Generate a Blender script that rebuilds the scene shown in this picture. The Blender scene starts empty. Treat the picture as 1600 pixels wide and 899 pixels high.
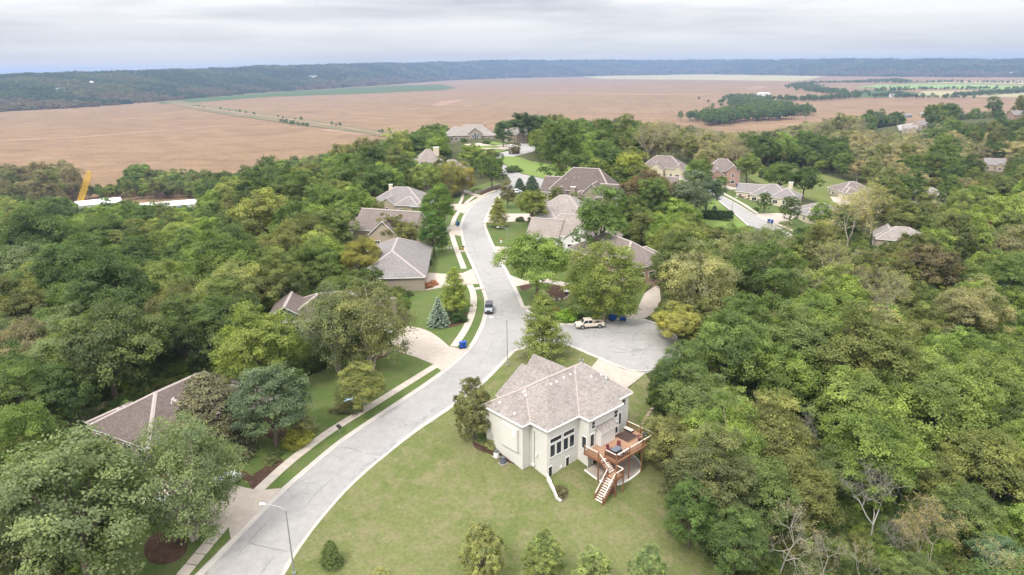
import bpy, bmesh, math, random
import numpy as np
from mathutils import Vector, Matrix, Euler
from mathutils.geometry import delaunay_2d_cdt
R_ = math.radians
C = bpy.context.scene.collection
SC = bpy.context.scene
# ------------------------------------------------------------------ camera
CAM_H, FPX, PITCH, ROLL = 50.0, 1067.0, R_(17.85), R_(0.75)
cam = bpy.data.cameras.new('camera'); camo = bpy.data.objects.new('camera', cam); C.objects.link(camo)
cam.sensor_width = 36.0; cam.lens = FPX * 36.0 / 1600.0; cam.clip_start = 0.5; cam.clip_end = 60000
_r = Vector((1, 0, 0)); _u = Vector((0, math.sin(PITCH), math.cos(PITCH))); _f = Vector((0, math.cos(PITCH), -math.sin(PITCH)))
_cr = _r * math.cos(ROLL) - _u * math.sin(ROLL); _cu = _r * math.sin(ROLL) + _u * math.cos(ROLL)
m = Matrix((_cr, _cu, -_f)).transposed().to_4x4(); m.translation = (0, 0, CAM_H)
camo.matrix_world = m
SC.camera = camo
# ------------------------------------------------------------------ world: overcast daylight
HAZE = 1.05e-4
SUN_EL, SUN_AZ = R_(52), R_(215)          # azimuth clockwise from +Y
W = bpy.data.worlds.new("World"); SC.world = W; W.use_nodes = True
nt = W.node_tree; nt.nodes.clear()
def N(tree, typ, **kw):
    n = tree.nodes.new(typ)
    for k, v in kw.items():
        if k.startswith('i_'):
            key = k[2:]; key = int(key) if key.isdigit() else key.replace('_', ' ')
            n.inputs[key].default_value = v
        else:
            setattr(n, k, v)
    return n
def Lk(tree, a, b): tree.links.new(a, b)
def math_(tree, op, a, b=None, c=None, clamp=False):
    n = tree.nodes.new('ShaderNodeMath'); n.operation = op; n.use_clamp = clamp
    for i, x in enumerate((a, b, c)):
        if x is None: continue
        if isinstance(x, (int, float)): n.inputs[i].default_value = x
        else: tree.links.new(x, n.inputs[i])
    return n.outputs[0]
def mix_(tree, fac, a, b, typ='MIX'):
    n = tree.nodes.new('ShaderNodeMix'); n.data_type = 'RGBA'; n.blend_type = typ
    for i, x in ((0, fac), (6, a), (7, b)):
        if isinstance(x, (int, float)): n.inputs[i].default_value = x
        elif isinstance(x, tuple): n.inputs[i].default_value = (*x[:3], 1)
        else: tree.links.new(x, n.inputs[i])
    return n.outputs[2]
def ramp_(tree, fac, stops):
    n = tree.nodes.new('ShaderNodeValToRGB'); e = n.color_ramp.elements
    while len(e) < len(stops): e.new(0.5)
    for k, (p, c) in enumerate(stops):
        e[k].position = p; e[k].color = (*c[:3], 1) if isinstance(c, tuple) else (c, c, c, 1)
    tree.links.new(fac, n.inputs[0]); return n.outputs[0]
sky = N(nt, 'ShaderNodeTexSky', sky_type='NISHITA', sun_disc=False, sun_elevation=SUN_EL, sun_rotation=SUN_AZ, altitude=200, air_density=1.2, dust_density=3.0)
tc = N(nt, 'ShaderNodeTexCoord'); sep = N(nt, 'ShaderNodeSeparateXYZ'); Lk(nt, tc.outputs['Generated'], sep.inputs[0])
zc = math_(nt, 'MAXIMUM', sep.outputs[2], 0.0)
den = math_(nt, 'ADD', zc, 0.045)
cx = math_(nt, 'DIVIDE', sep.outputs[0], den); cy = math_(nt, 'DIVIDE', sep.outputs[1], den)
cmb = N(nt, 'ShaderNodeCombineXYZ'); Lk(nt, cx, cmb.inputs[0]); Lk(nt, cy, cmb.inputs[1])
mp = N(nt, 'ShaderNodeMapping', i_Scale=(0.2, 0.4, 1), i_Location=(1.7, 3.1, 0)); Lk(nt, cmb.outputs[0], mp.inputs[0])
n1 = N(nt, 'ShaderNodeTexNoise', i_Scale=1.0, i_Detail=7.0, i_Roughness=0.55); Lk(nt, mp.outputs[0], n1.inputs['Vector'])
mp2 = N(nt, 'ShaderNodeMapping', i_Scale=(0.05, 0.09, 1), i_Location=(5.2, 0.4, 0)); Lk(nt, cmb.outputs[0], mp2.inputs[0])
n2 = N(nt, 'ShaderNodeTexNoise', i_Scale=1.0, i_Detail=3.0, i_Roughness=0.5); Lk(nt, mp2.outputs[0], n2.inputs['Vector'])
mp3 = N(nt, 'ShaderNodeMapping', i_Scale=(2.6, 2.6, 24), i_Location=(0.35, 0.2, 0.3)); Lk(nt, tc.outputs['Generated'], mp3.inputs[0])
n3 = N(nt, 'ShaderNodeTexNoise', i_Scale=1.0, i_Detail=6.0, i_Roughness=0.5, i_Distortion=0.3); Lk(nt, mp3.outputs[0], n3.inputs['Vector'])
cl = math_(nt, 'ADD', math_(nt, 'ADD', math_(nt, 'MULTIPLY', n1.outputs[0], 0.25), math_(nt, 'MULTIPLY', n2.outputs[0], 0.2)), math_(nt, 'MULTIPLY', n3.outputs[0], 0.55))
cloud = ramp_(nt, cl, [(0.38, (0.60, 0.62, 0.685)), (0.455, (0.79, 0.80, 0.845)), (0.52, (0.97, 0.975, 0.99)), (0.60, (1.1, 1.1, 1.1))])
hz = ramp_(nt, zc, [(0.0, (0.86, 0.89, 0.95)), (0.035, (0.9, 0.915, 0.955)), (0.09, (1, 1, 1)), (1.0, (1, 1, 1))])
hzf = ramp_(nt, zc, [(0.0, 0.85), (0.03, 0.55), (0.075, 0.0)])
col = mix_(nt, hzf, cloud, hz)
# luminance of an overcast sky (three times as bright overhead as at the horizon)
lum = math_(nt, 'MULTIPLY_ADD', zc, 1.4, 0.40)
lumc = N(nt, 'ShaderNodeVectorMath', operation='SCALE'); Lk(nt, col, lumc.inputs[0]); Lk(nt, lum, lumc.inputs['Scale'])
lum10 = N(nt, 'ShaderNodeVectorMath', operation='SCALE', i_Scale=10.0); Lk(nt, lumc.outputs[0], lum10.inputs[0])
skyc = mix_(nt, 0.93, sky.outputs[0], lum10.outputs[0])
bg = N(nt, 'ShaderNodeBackground', i_Strength=0.1); Lk(nt, skyc, bg.inputs[0])
wo = N(nt, 'ShaderNodeOutputWorld'); Lk(nt, bg.outputs[0], wo.inputs[0])
sun = bpy.data.lights.new('sun', 'SUN'); suno = bpy.data.objects.new('sun', sun); C.objects.link(suno)
sun.energy = 1.5; sun.angle = R_(10); sun.color = (1.0, 0.955, 0.88)
sd = Vector((math.sin(SUN_AZ) * math.cos(SUN_EL), math.cos(SUN_AZ) * math.cos(SUN_EL), math.sin(SUN_EL)))
suno.rotation_euler = sd.to_track_quat('Z', 'Y').to_euler()
SC.view_settings.view_transform = 'Standard'; SC.view_settings.look = 'None'; SC.view_settings.gamma = 1.0
SC.view_settings.exposure = 1.03
SC.cycles.volume_bounces = 0; SC.cycles.max_bounces = 6; SC.cycles.diffuse_bounces = 3; SC.cycles.transmission_bounces = 3
SC.cycles.use_denoising = True; SC.cycles.denoising_prefilter = 'ACCURATE'; SC.cycles.denoising_input_passes = 'RGB_ALBEDO_NORMAL'
# ------------------------------------------------------------------ pixel <-> place
def rays(uv):
    uv = np.atleast_2d(np.asarray(uv, float)); du = uv[:, 0] - 800; dv = 449.5 - uv[:, 1]
    x = (du * math.cos(ROLL) + dv * math.sin(ROLL)) / FPX; y = (-du * math.sin(ROLL) + dv * math.cos(ROLL)) / FPX
    return np.stack([x, math.cos(PITCH) + math.sin(PITCH) * y, -math.sin(PITCH) + math.cos(PITCH) * y], 1)
def at(u, v, z=0.0):
    d = rays((u, v))[0]; t = (z - CAM_H) / d[2]; return (d[0] * t, d[1] * t, z)
def proj(P):
    P = np.atleast_2d(np.asarray(P, float)); z = P[:, 2] - CAM_H
    Y = P[:, 1] * math.sin(PITCH) + z * math.cos(PITCH); D = P[:, 1] * math.cos(PITCH) - z * math.sin(PITCH)
    Ds = np.where(D > 1e-3, D, 1e-3); a = P[:, 0] / Ds * FPX; b = Y / Ds * FPX
    return np.stack([800 + a * math.cos(ROLL) - b * math.sin(ROLL), 449.5 - (a * math.sin(ROLL) + b * math.cos(ROLL)), D], 1)
# ------------------------------------------------------------------ terrain
HO = (4.36, 79.0); HT = R_(42)                        # the beige house: its rear left corner and its turn
def hw(X, Y): return (HO[0] + X * math.cos(HT) - Y * math.sin(HT), HO[1] + X * math.sin(HT) + Y * math.cos(HT))
CP = [(400, 880, -2.5), (330, 960, -3.2), (560, 690, -1.6), (680, 610, -0.9), (760, 540, -0.4), (785, 460, 0), (750, 380, 1), (745, 330, 2), (785, 290, 3), (765, 250, 4), (740, 215, 5), (800, 222, 5),
      (960, 530, 0), (1040, 540, -0.6), (900, 505, 0.2), (700, 560, 0.1), (640, 530, 0.3), (660, 440, 1.2), (690, 390, 1.5), (640, 345, 2), (480, 640, -1.8), (420, 700, -2.0), (300, 830, -2.4), (560, 600, -0.8),
      (820, 400, 0.8), (900, 440, 0.3), (960, 460, 0), (860, 340, 2), (900, 310, 2), (860, 270, 3),
      (640, 760, -3.0), (600, 880, -4.0), (760, 700, -1.9), (760, 780, -3.6), (900, 850, -5.0), (1000, 800, -5.0), (1040, 720, -4.2), (1020, 640, -2.6), (1130, 899, -7.5), (860, 960, -6),
      (1200, 600, -9), (1400, 800, -13), (1300, 500, -12), (1560, 720, -15), (1560, 520, -15), (1100, 450, -4), (1200, 430, -10), (1100, 700, -8), (1200, 880, -11), (1500, 940, -15),
      (250, 690, -3.3), (100, 780, -5.5), (100, 640, -6), (150, 560, -8), (0, 600, -12), (350, 520, -4), (0, 450, -24), (200, 400, -20), (400, 400, -10), (500, 440, -3), (560, 370, -1), (430, 320, -16), (560, 280, -8),
      (300, 335, -32), (0, 340, -40), (150, 325, -46), (0, 880, -8),
      (1120, 305, -3), (1185, 348, -5), (1260, 370, -7), (1205, 315, -4.5), (1325, 316, -9), (1045, 265, 0), (1135, 276, -2), (980, 230, -2), (1250, 270, -8), (1400, 380, -12), (1050, 350, -3),
      (1200, 215, -34), (1000, 198, -34), (1300, 240, -26), (1420, 195, -8), (1560, 185, -3), (1540, 255, -14), (1450, 310, -15), (1590, 310, -17), (1300, 200, -30), (1600, 420, -17), (900, 200, -20), (1380, 178, -30)]
CW = [(*at(u, v, z)[:2], z) for u, v, z in CP]
for X, Y, z in ((-1.2, 3.4, -1.9), (-1.2, 11, -1.0), (0, 0.2, -3.0), (3, -1, -3.3), (6, -2.5, -3.35), (13, -3, -3.35), (10, -8, -3.6), (3, -7, -3.5), (16.5, -1, -2.9), (17, 6, -1.2), (17, 12, -0.3), (5, 14, -0.1), (-2.5, -1, -2.6)): CW.append((*hw(X, Y), z))
for x, y, z in ((-300, 60, -30), (-200, 120, -30), (-420, 300, -46), (-700, 100, -46), (-330, 520, -46), (-150, 560, -46), (-60, 640, -46), (60, 700, -46), (200, 800, -46), (-260, 420, -44), (-500, 500, -46), (-100, 800, -46),
                (120, 560, -40), (330, 860, -46), (500, 950, -46), (640, 600, 0), (700, 800, -10), (600, 400, -10), (500, 250, -20), (400, 150, -18), (250, 60, -18), (120, 20, -14), (0, 10, -6), (-120, 20, -14), (700, 1000, -46), (900, 700, -5), (320, 640, -30), (-90, 470, -34), (20, 560, -32), (-20, 505, -8), (-62, 440, -2), (-85, 400, -9), (-75, 500, -18), (-120, 470, -34)): CW.append((x, y, z))
CW = np.array(CW)
def _phi(a, b): return np.sqrt(((a[:, None, :] - b[None, :, :]) ** 2).sum(2) + 12.0 ** 2)
_A = _phi(CW[:, :2], CW[:, :2]) + np.eye(len(CW)) * -1.5
_n = len(CW); _M = np.zeros((_n + 1, _n + 1)); _M[:_n, :_n] = _A; _M[_n, :_n] = 1; _M[:_n, _n] = 1
_w = np.linalg.solve(_M, np.concatenate([CW[:, 2], [0]]))
FIELD_Z = -45.0
_bf = [(-150, 292), (0, 288), (110, 287), (240, 276), (420, 256), (560, 230), (640, 218), (700, 210), (770, 207), (850, 205), (1000, 203), (1100, 203), (1200, 214), (1250, 211), (1290, 203), (1340, 194), (1385, 186)]
_bp = np.array([at(u, v, -45.0)[:2] for u, v in _bf]); _baz = np.arctan2(_bp[:, 0], _bp[:, 1]); _br = np.hypot(_bp[:, 0], _bp[:, 1])
_baz = np.concatenate([_baz, [_baz[-1] + .06, 1.6]]); _br = np.concatenate([_br, [1100, 1250]])
def T(x, y):
    x = np.atleast_1d(np.asarray(x, float)); y = np.atleast_1d(np.asarray(y, float)); sh = x.shape
    P = np.stack([x.ravel(), y.ravel()], 1); out = np.empty(len(P))
    for i in range(0, len(P), 20000):
        out[i:i + 20000] = _phi(P[i:i + 20000], CW[:, :2]) @ _w[:_n] + _w[_n]
    out = np.clip(out, -46.0, 12.0)
    rr = np.hypot(P[:, 0], P[:, 1]); lim = np.interp(np.arctan2(P[:, 0], P[:, 1]), _baz, _br, left=560, right=1250); f = np.clip((rr - lim * .86) / (lim * .17), 0, 1); f = f * f * (3 - 2 * f)
    return (out * (1 - f) - 46.0 * f).reshape(sh)
def T1(x, y): return float(T([x], [y])[0])
def G(uv):
    """points where the pixels' rays meet the terrain"""
    uv = np.atleast_2d(np.asarray(uv, float)); d = rays(uv); out = np.zeros((len(uv), 3))
    ts = np.concatenate([np.arange(40, 260, 2.0), np.geomspace(260, 3000, 160)])
    for k in range(len(uv)):
        P = d[k][None, :] * ts[:, None]; g = CAM_H + P[:, 2] - T(P[:, 0], P[:, 1])
        i = int(np.argmax(g < 0)) if (g < 0).any() else len(ts) - 1
        i = max(i, 1); a, b = ts[i - 1], ts[i]
        for _ in range(5):
            mid = np.linspace(a, b, 9); P = d[k][None, :] * mid[:, None]; g = CAM_H + P[:, 2] - T(P[:, 0], P[:, 1])
            j = int(np.argmax(g < 0)) if (g < 0).any() else 8
            j = max(j, 1); a, b = mid[j - 1], mid[j]
        t = (a + b) / 2; p = d[k] * t; out[k] = (p[0], p[1], CAM_H + p[2])
    return out
# ------------------------------------------------------------------ naming, meshes
def tag(o, label=None, cat=None, group=None, kind=None):
    if label: o['label'] = label
    if cat: o['category'] = cat
    if group: o['group'] = group
    if kind: o['kind'] = kind
    return o
def empty(name, loc=(0, 0, 0), rz=0.0, label=None, cat=None, group=None, kind=None):
    o = bpy.data.objects.new(name, None); C.objects.link(o); o.location = loc; o.rotation_euler = (0, 0, rz); o.empty_display_size = 0.3
    return tag(o, label, cat, group, kind)
def link(name, me, parent=None, loc=None, rot=None, scale=None):
    o = bpy.data.objects.new(name, me); C.objects.link(o)
    if parent is not None: o.parent = parent
    if loc is not None: o.location = loc
    if rot is not None: o.rotation_euler = rot
    if scale is not None: o.scale = scale
    return o
class MB:
    """collects shapes into one mesh"""
    def __init__(s): s.v = []; s.f = []; s.mi = []
    def add(s, vs, fs, mi=0):
        b = len(s.v); s.v += [tuple(map(float, p)) for p in vs]; s.f += [tuple(b + i for i in f) for f in fs]; s.mi += [mi] * len(fs); return s
    def box(s, c, d, rz=0.0, mi=0, top=1.0):
        x, y, z = d[0] / 2, d[1] / 2, d[2] / 2; co, si = math.cos(rz), math.sin(rz); P = []
        for k, q in ((-1, 1.0), (1, top)):
            for a, b in ((-1, -1), (1, -1), (1, 1), (-1, 1)):
                px, py = a * x * q, b * y * q; P.append((c[0] + px * co - py * si, c[1] + px * si + py * co, c[2] + k * z))
        return s.add(P, [(3, 2, 1, 0), (4, 5, 6, 7), (0, 1, 5, 4), (1, 2, 6, 5), (2, 3, 7, 6), (3, 0, 4, 7)], mi)
    def bar(s, a, b, w, h, mi=0):
        a, b = Vector(a), Vector(b); d = (b - a).normalized(); up = Vector((0, 0, 1)) if abs(d.z) < 0.95 else Vector((0, 1, 0))
        x = d.cross(up).normalized() * (w / 2); y = x.cross(d).normalized() * (h / 2); P = []
        for p in (a, b):
            for i, j in ((-1, -1), (1, -1), (1, 1), (-1, 1)): P.append(p + x * i + y * j)
        return s.add(P, [(3, 2, 1, 0), (4, 5, 6, 7), (0, 1, 5, 4), (1, 2, 6, 5), (2, 3, 7, 6), (3, 0, 4, 7)], mi)
    def tube(s, pts, rs, n=8, mi=0, cap=True):
        pts = [Vector(p) for p in pts]; b = len(s.v); rings = []
        for i, p in enumerate(pts):
            d = (pts[min(i + 1, len(pts) - 1)] - pts[max(i - 1, 0)]).normalized()
            up = Vector((0, 0, 1)) if abs(d.z) < 0.9 else Vector((1, 0, 0)); x = d.cross(up).normalized(); y = d.cross(x)
            r = rs[i] if hasattr(rs, '__len__') else rs
            rings.append([p + (x * math.cos(2 * math.pi * k / n) + y * math.sin(2 * math.pi * k / n)) * r for k in range(n)])
        P = [q for r in rings for q in r]; F = []
        for i in range(len(pts) - 1):
            for k in range(n): F.append((i * n + k, i * n + (k + 1) % n, (i + 1) * n + (k + 1) % n, (i + 1) * n + k))
        if cap: F += [tuple(range(n))[::-1], tuple((len(pts) - 1) * n + k for k in range(n))]
        return s.add(P, F, mi)
    def prism(s, poly, z0, z1, mi=0, bottom=True):
        n = len(poly); P = [(x, y, z0) for x, y in poly] + [(x, y, z1) for x, y in poly]
        F = [tuple(n + i for i in range(n))] + ([tuple(range(n))[::-1]] if bottom else []) + [(i, (i + 1) % n, n + (i + 1) % n, n + i) for i in range(n)]
        return s.add(P, F, mi)
    def extrude_y(s, prof, y0, y1, mi=0):
        n = len(prof); P = [(x, y0, z) for x, z in prof] + [(x, y1, z) for x, z in prof]
        return s.add(P, [tuple(range(n)), tuple(n + i for i in range(n))[::-1]] + [(i, n + i, n + (i + 1) % n, (i + 1) % n) for i in range(n)], mi)
    def dome(s, c, r, rz, n=12, k=5, mi=0):
        P = []; F = []
        for j in range(k + 1):
            a = math.pi / 2 * j / k
            for i in range(n): P.append((c[0] + r * math.cos(a) * math.cos(2 * math.pi * i / n), c[1] + r * math.cos(a) * math.sin(2 * math.pi * i / n), c[2] + rz * math.sin(a)))
        for j in range(k):
            for i in range(n): F.append((j * n + i, j * n + (i + 1) % n, (j + 1) * n + (i + 1) % n, (j + 1) * n + i))
        return s.add(P, F, mi)
    def mesh(s, name, mats, smooth=False):
        me = bpy.data.meshes.new(name); me.from_pydata(s.v, [], s.f)
        for mt in (mats if isinstance(mats, (list, tuple)) else [mats]): me.materials.append(mt)
        if any(s.mi): me.polygons.foreach_set('material_index', s.mi)
        if smooth: me.polygons.foreach_set('use_smooth', [True] * len(s.f))
        me.update(); return me
    def build(s, name, mats, parent=None, smooth=False, bevel=0.0, fix=True, **kw):
        me = s.mesh(name, mats, smooth)
        if fix or bevel:
            bm = bmesh.new(); bm.from_mesh(me); bmesh.ops.recalc_face_normals(bm, faces=bm.faces)
            if bevel: bmesh.ops.bevel(bm, geom=list(bm.edges), offset=bevel, segments=1, affect='EDGES')
            bm.to_mesh(me); bm.free()
        return link(name, me, parent, **kw)
def np_mesh(name, V, F, mat, lv=None, smooth=False):
    """V (n,3), F (m,k) of one size"""
    V = np.asarray(V, np.float32); F = np.asarray(F, np.int32); k = F.shape[1]
    me = bpy.data.meshes.new(name); me.vertices.add(len(V)); me.vertices.foreach_set('co', V.ravel())
    me.loops.add(F.size); me.loops.foreach_set('vertex_index', F.ravel()); me.polygons.add(len(F))
    me.polygons.foreach_set('loop_start', np.arange(0, F.size, k, dtype=np.int32))
    if smooth: me.polygons.foreach_set('use_smooth', np.ones(len(F), bool))
    for mt in (mat if isinstance(mat, (list, tuple)) else [mat]): me.materials.append(mt)
    if lv is not None:
        a = me.attributes.new('lv', 'FLOAT', 'POINT'); a.data.foreach_set('value', np.asarray(lv, np.float32))
    me.update(calc_edges=True); return me
def copy_tree(o, parent=None):
    c = o.copy(); C.objects.link(c)
    if parent is not None: c.parent = parent
    for ch in o.children: copy_tree(ch, c)
    return c
# ------------------------------------------------------------------ materials
def mat(name, col, rough=0.8, col2=None, scale=1.0, amt=1.0, detail=5.0, fine=0.0, bump=0.0, spec=0.3, metal=0.0, stretch=(1, 1, 1), world=False):
    mm = bpy.data.materials.new(name); mm.use_nodes = True; t = mm.node_tree; b = t.nodes['Principled BSDF']
    b.inputs['Roughness'].default_value = rough; b.inputs['Specular IOR Level'].default_value = spec; b.inputs['Metallic'].default_value = metal
    if world: co = N(t, 'ShaderNodeNewGeometry').outputs['Position']
    else: co = N(t, 'ShaderNodeTexCoord').outputs['Object']
    mpn = N(t, 'ShaderNodeMapping', i_Scale=stretch); Lk(t, co, mpn.inputs[0]); co = mpn.outputs[0]
    col2 = col2 or tuple(c * 0.8 for c in col)
    nz = N(t, 'ShaderNodeTexNoise', i_Scale=scale, i_Detail=detail, i_Roughness=0.6); Lk(t, co, nz.inputs['Vector'])
    f = ramp_(t, nz.outputs[0], [(0.5 - 0.22 / max(amt, .01) if amt > 1 else 0.3, 0.0), (0.5 + 0.22 / max(amt, .01) if amt > 1 else 0.7, 1.0)])
    c = mix_(t, f, tuple(col), tuple(col2))
    if fine:
        n3 = N(t, 'ShaderNodeTexNoise', i_Scale=scale * 14 + 3, i_Detail=3.0); Lk(t, co, n3.inputs['Vector'])
        c = mix_(t, 1.0, c, ramp_(t, n3.outputs[0], [(0.3, 1 - fine), (0.7, 1 + fine)]), 'MULTIPLY')
        if bump:
            bn = N(t, 'ShaderNodeBump', i_Strength=bump, i_Distance=0.05); Lk(t, n3.outputs[0], bn.inputs['Height']); Lk(t, bn.outputs[0], b.inputs['Normal'])
    Lk(t, c, b.inputs['Base Color']); mm['sock'] = 1
    return mm
MT = {}
def shingle(name, c1, c2):
    mm = bpy.data.materials.new(name); mm.use_nodes = True; t = mm.node_tree; b = t.nodes['Principled BSDF']; b.inputs['Roughness'].default_value = 0.92; b.inputs['Specular IOR Level'].default_value = 0.15
    co = N(t, 'ShaderNodeTexCoord').outputs['Object']; sp = N(t, 'ShaderNodeSeparateXYZ'); Lk(t, co, sp.inputs[0])
    zz = math_(t, 'MULTIPLY', sp.outputs[2], 9.0); fr = math_(t, 'FRACT', zz); row = math_(t, 'FLOOR', zz)
    hx = math_(t, 'FLOOR', math_(t, 'MULTIPLY', math_(t, 'ADD', math_(t, 'ADD', sp.outputs[0], sp.outputs[1]), math_(t, 'MULTIPLY', row, 0.37)), 2.6))
    hy = math_(t, 'FLOOR', math_(t, 'MULTIPLY', math_(t, 'SUBTRACT', sp.outputs[0], sp.outputs[1]), 2.6))
    cb = N(t, 'ShaderNodeCombineXYZ'); Lk(t, hx, cb.inputs[0]); Lk(t, row, cb.inputs[1]); Lk(t, hy, cb.inputs[2])
    wn = N(t, 'ShaderNodeTexWhiteNoise', noise_dimensions='3D'); Lk(t, cb.outputs[0], wn.inputs['Vector'])
    nz = N(t, 'ShaderNodeTexNoise', i_Scale=0.45, i_Detail=5.0); Lk(t, co, nz.inputs['Vector'])
    f = math_(t, 'ADD', math_(t, 'MULTIPLY', wn.outputs['Value'], 0.6), math_(t, 'MULTIPLY', nz.outputs[0], 0.7))
    c = mix_(t, ramp_(t, f, [(0.25, 0.0), (0.95, 1.0)]), c1, c2)
    c = mix_(t, 1.0, c, ramp_(t, fr, [(0.0, 0.72), (0.18, 1.0)]), 'MULTIPLY')
    st = N(t, 'ShaderNodeTexNoise', i_Scale=0.8, i_Detail=4.0); mpn = N(t, 'ShaderNodeMapping', i_Scale=(2.2, 2.2, 0.25)); Lk(t, co, mpn.inputs[0]); Lk(t, mpn.outputs[0], st.inputs['Vector'])
    c = mix_(t, ramp_(t, st.outputs[0], [(0.52, 0.0), (0.75, 0.35)]), c, tuple(x * 0.55 for x in c1))
    Lk(t, c, b.inputs['Base Color']); return mm
def brickm(name, c1, c2, mortar, s=4.0):
    mm = bpy.data.materials.new(name); mm.use_nodes = True; t = mm.node_tree; b = t.nodes['Principled BSDF']; b.inputs['Roughness'].default_value = 0.9
    co = N(t, 'ShaderNodeTexCoord').outputs['Object']; sp = N(t, 'ShaderNodeSeparateXYZ'); Lk(t, co, sp.inputs[0])
    cb = N(t, 'ShaderNodeCombineXYZ'); Lk(t, math_(t, 'ADD', sp.outputs[0], sp.outputs[1]), cb.inputs[0]); Lk(t, sp.outputs[2], cb.inputs[1])
    br = N(t, 'ShaderNodeTexBrick', i_Scale=s, i_Color1=(*c1, 1), i_Color2=(*c2, 1), i_Mortar=(*mortar, 1)); Lk(t, cb.outputs[0], br.inputs['Vector'])
    Lk(t, br.outputs[0], b.inputs['Base Color']); return mm
def leafm(name, default=(0.07, 0.1, 0.03), trans=0.43):
    mm = bpy.data.materials.new(name); mm.use_nodes = True; t = mm.node_tree; t.nodes.clear()
    at_ = N(t, 'ShaderNodeAttribute', attribute_type='INSTANCER', attribute_name='tint')
    lv = N(t, 'ShaderNodeAttribute', attribute_type='GEOMETRY', attribute_name='lv')
    # lv < 1: deep green, lv > 1: yellower and paler
    warm = mix_(t, 1.0, at_.outputs['Color'], (1.22, 1.08, 0.85), 'MULTIPLY')
    f = N(t, 'ShaderNodeMapRange', i_1=0.6, i_2=1.5); Lk(t, lv.outputs['Fac'], f.inputs[0])
    c = mix_(t, f.outputs[0], at_.outputs['Color'], warm)
    sc = N(t, 'ShaderNodeVectorMath', operation='SCALE'); Lk(t, c, sc.inputs[0]); Lk(t, lv.outputs['Fac'], sc.inputs['Scale'])
    d = N(t, 'ShaderNodeBsdfDiffuse'); Lk(t, sc.outputs[0], d.inputs[0])
    tr = N(t, 'ShaderNodeBsdfTranslucent'); tw = mix_(t, 1.0, sc.outputs[0], (1.1, 1.25, 0.6), 'MULTIPLY'); Lk(t, tw, tr.inputs[0])
    gl = N(t, 'ShaderNodeBsdfGlossy', i_Roughness=0.55, i_Color=(1, 1, 0.95, 1))
    m1 = N(t, 'ShaderNodeMixShader', i_0=trans); Lk(t, d.outputs[0], m1.inputs[1]); Lk(t, tr.outputs[0], m1.inputs[2])
    m2 = N(t, 'ShaderNodeMixShader', i_0=0.012); Lk(t, m1.outputs[0], m2.inputs[1]); Lk(t, gl.outputs[0], m2.inputs[2])
    o = N(t, 'ShaderNodeOutputMaterial'); Lk(t, m2.outputs[0], o.inputs[0]); return mm
def groundm(name, cols, s=(0.05, 0.4, 5.0), stripes=0.0, ang=0.0, per=1.2, bump=0.0):
    """three colours mixed by patches, tufts and blades"""
    mm = bpy.data.materials.new(name); mm.use_nodes = True; t = mm.node_tree; b = t.nodes['Principled BSDF']; b.inputs['Roughness'].default_value = 0.95; b.inputs['Specular IOR Level'].default_value = 0.1
    co = N(t, 'ShaderNodeNewGeometry').outputs['Position']
    ns = []
    for k, sc in enumerate(s):
        nz = N(t, 'ShaderNodeTexNoise', i_Scale=sc, i_Detail=6.0, i_Roughness=0.62, i_Distortion=0.4 if k < 2 else 0.0); Lk(t, co, nz.inputs['Vector']); ns.append(nz.outputs[0])
    c = mix_(t, ramp_(t, ns[0], [(0.35, 0.0), (0.62, 1.0)]), cols[0], cols[1])
    c = mix_(t, ramp_(t, ns[1], [(0.44, 0.0), (0.64, 0.85)]), c, cols[2])
    c = mix_(t, 1.0, c, ramp_(t, ns[2], [(0.25, 0.74), (0.75, 1.26)]), 'MULTIPLY')
    if stripes:
        mp_ = N(t, 'ShaderNodeMapping', i_Rotation=(0, 0, ang)); Lk(t, co, mp_.inputs[0])
        wv = N(t, 'ShaderNodeTexWave', i_Scale=1.0 / per, i_Distortion=1.2, i_Detail=2.0); wv.inputs['Detail Scale'].default_value = 0.4; Lk(t, mp_.outputs[0], wv.inputs['Vector'])
        c = mix_(t, 1.0, c, ramp_(t, wv.outputs[0], [(0.2, 1 - stripes), (0.8, 1 + stripes)]), 'MULTIPLY')
    if bump:
        bn = N(t, 'ShaderNodeBump', i_Strength=bump, i_Distance=0.15); Lk(t, ns[2], bn.inputs['Height']); Lk(t, bn.outputs[0], b.inputs['Normal'])
    Lk(t, c, b.inputs['Base Color']); return mm
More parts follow.
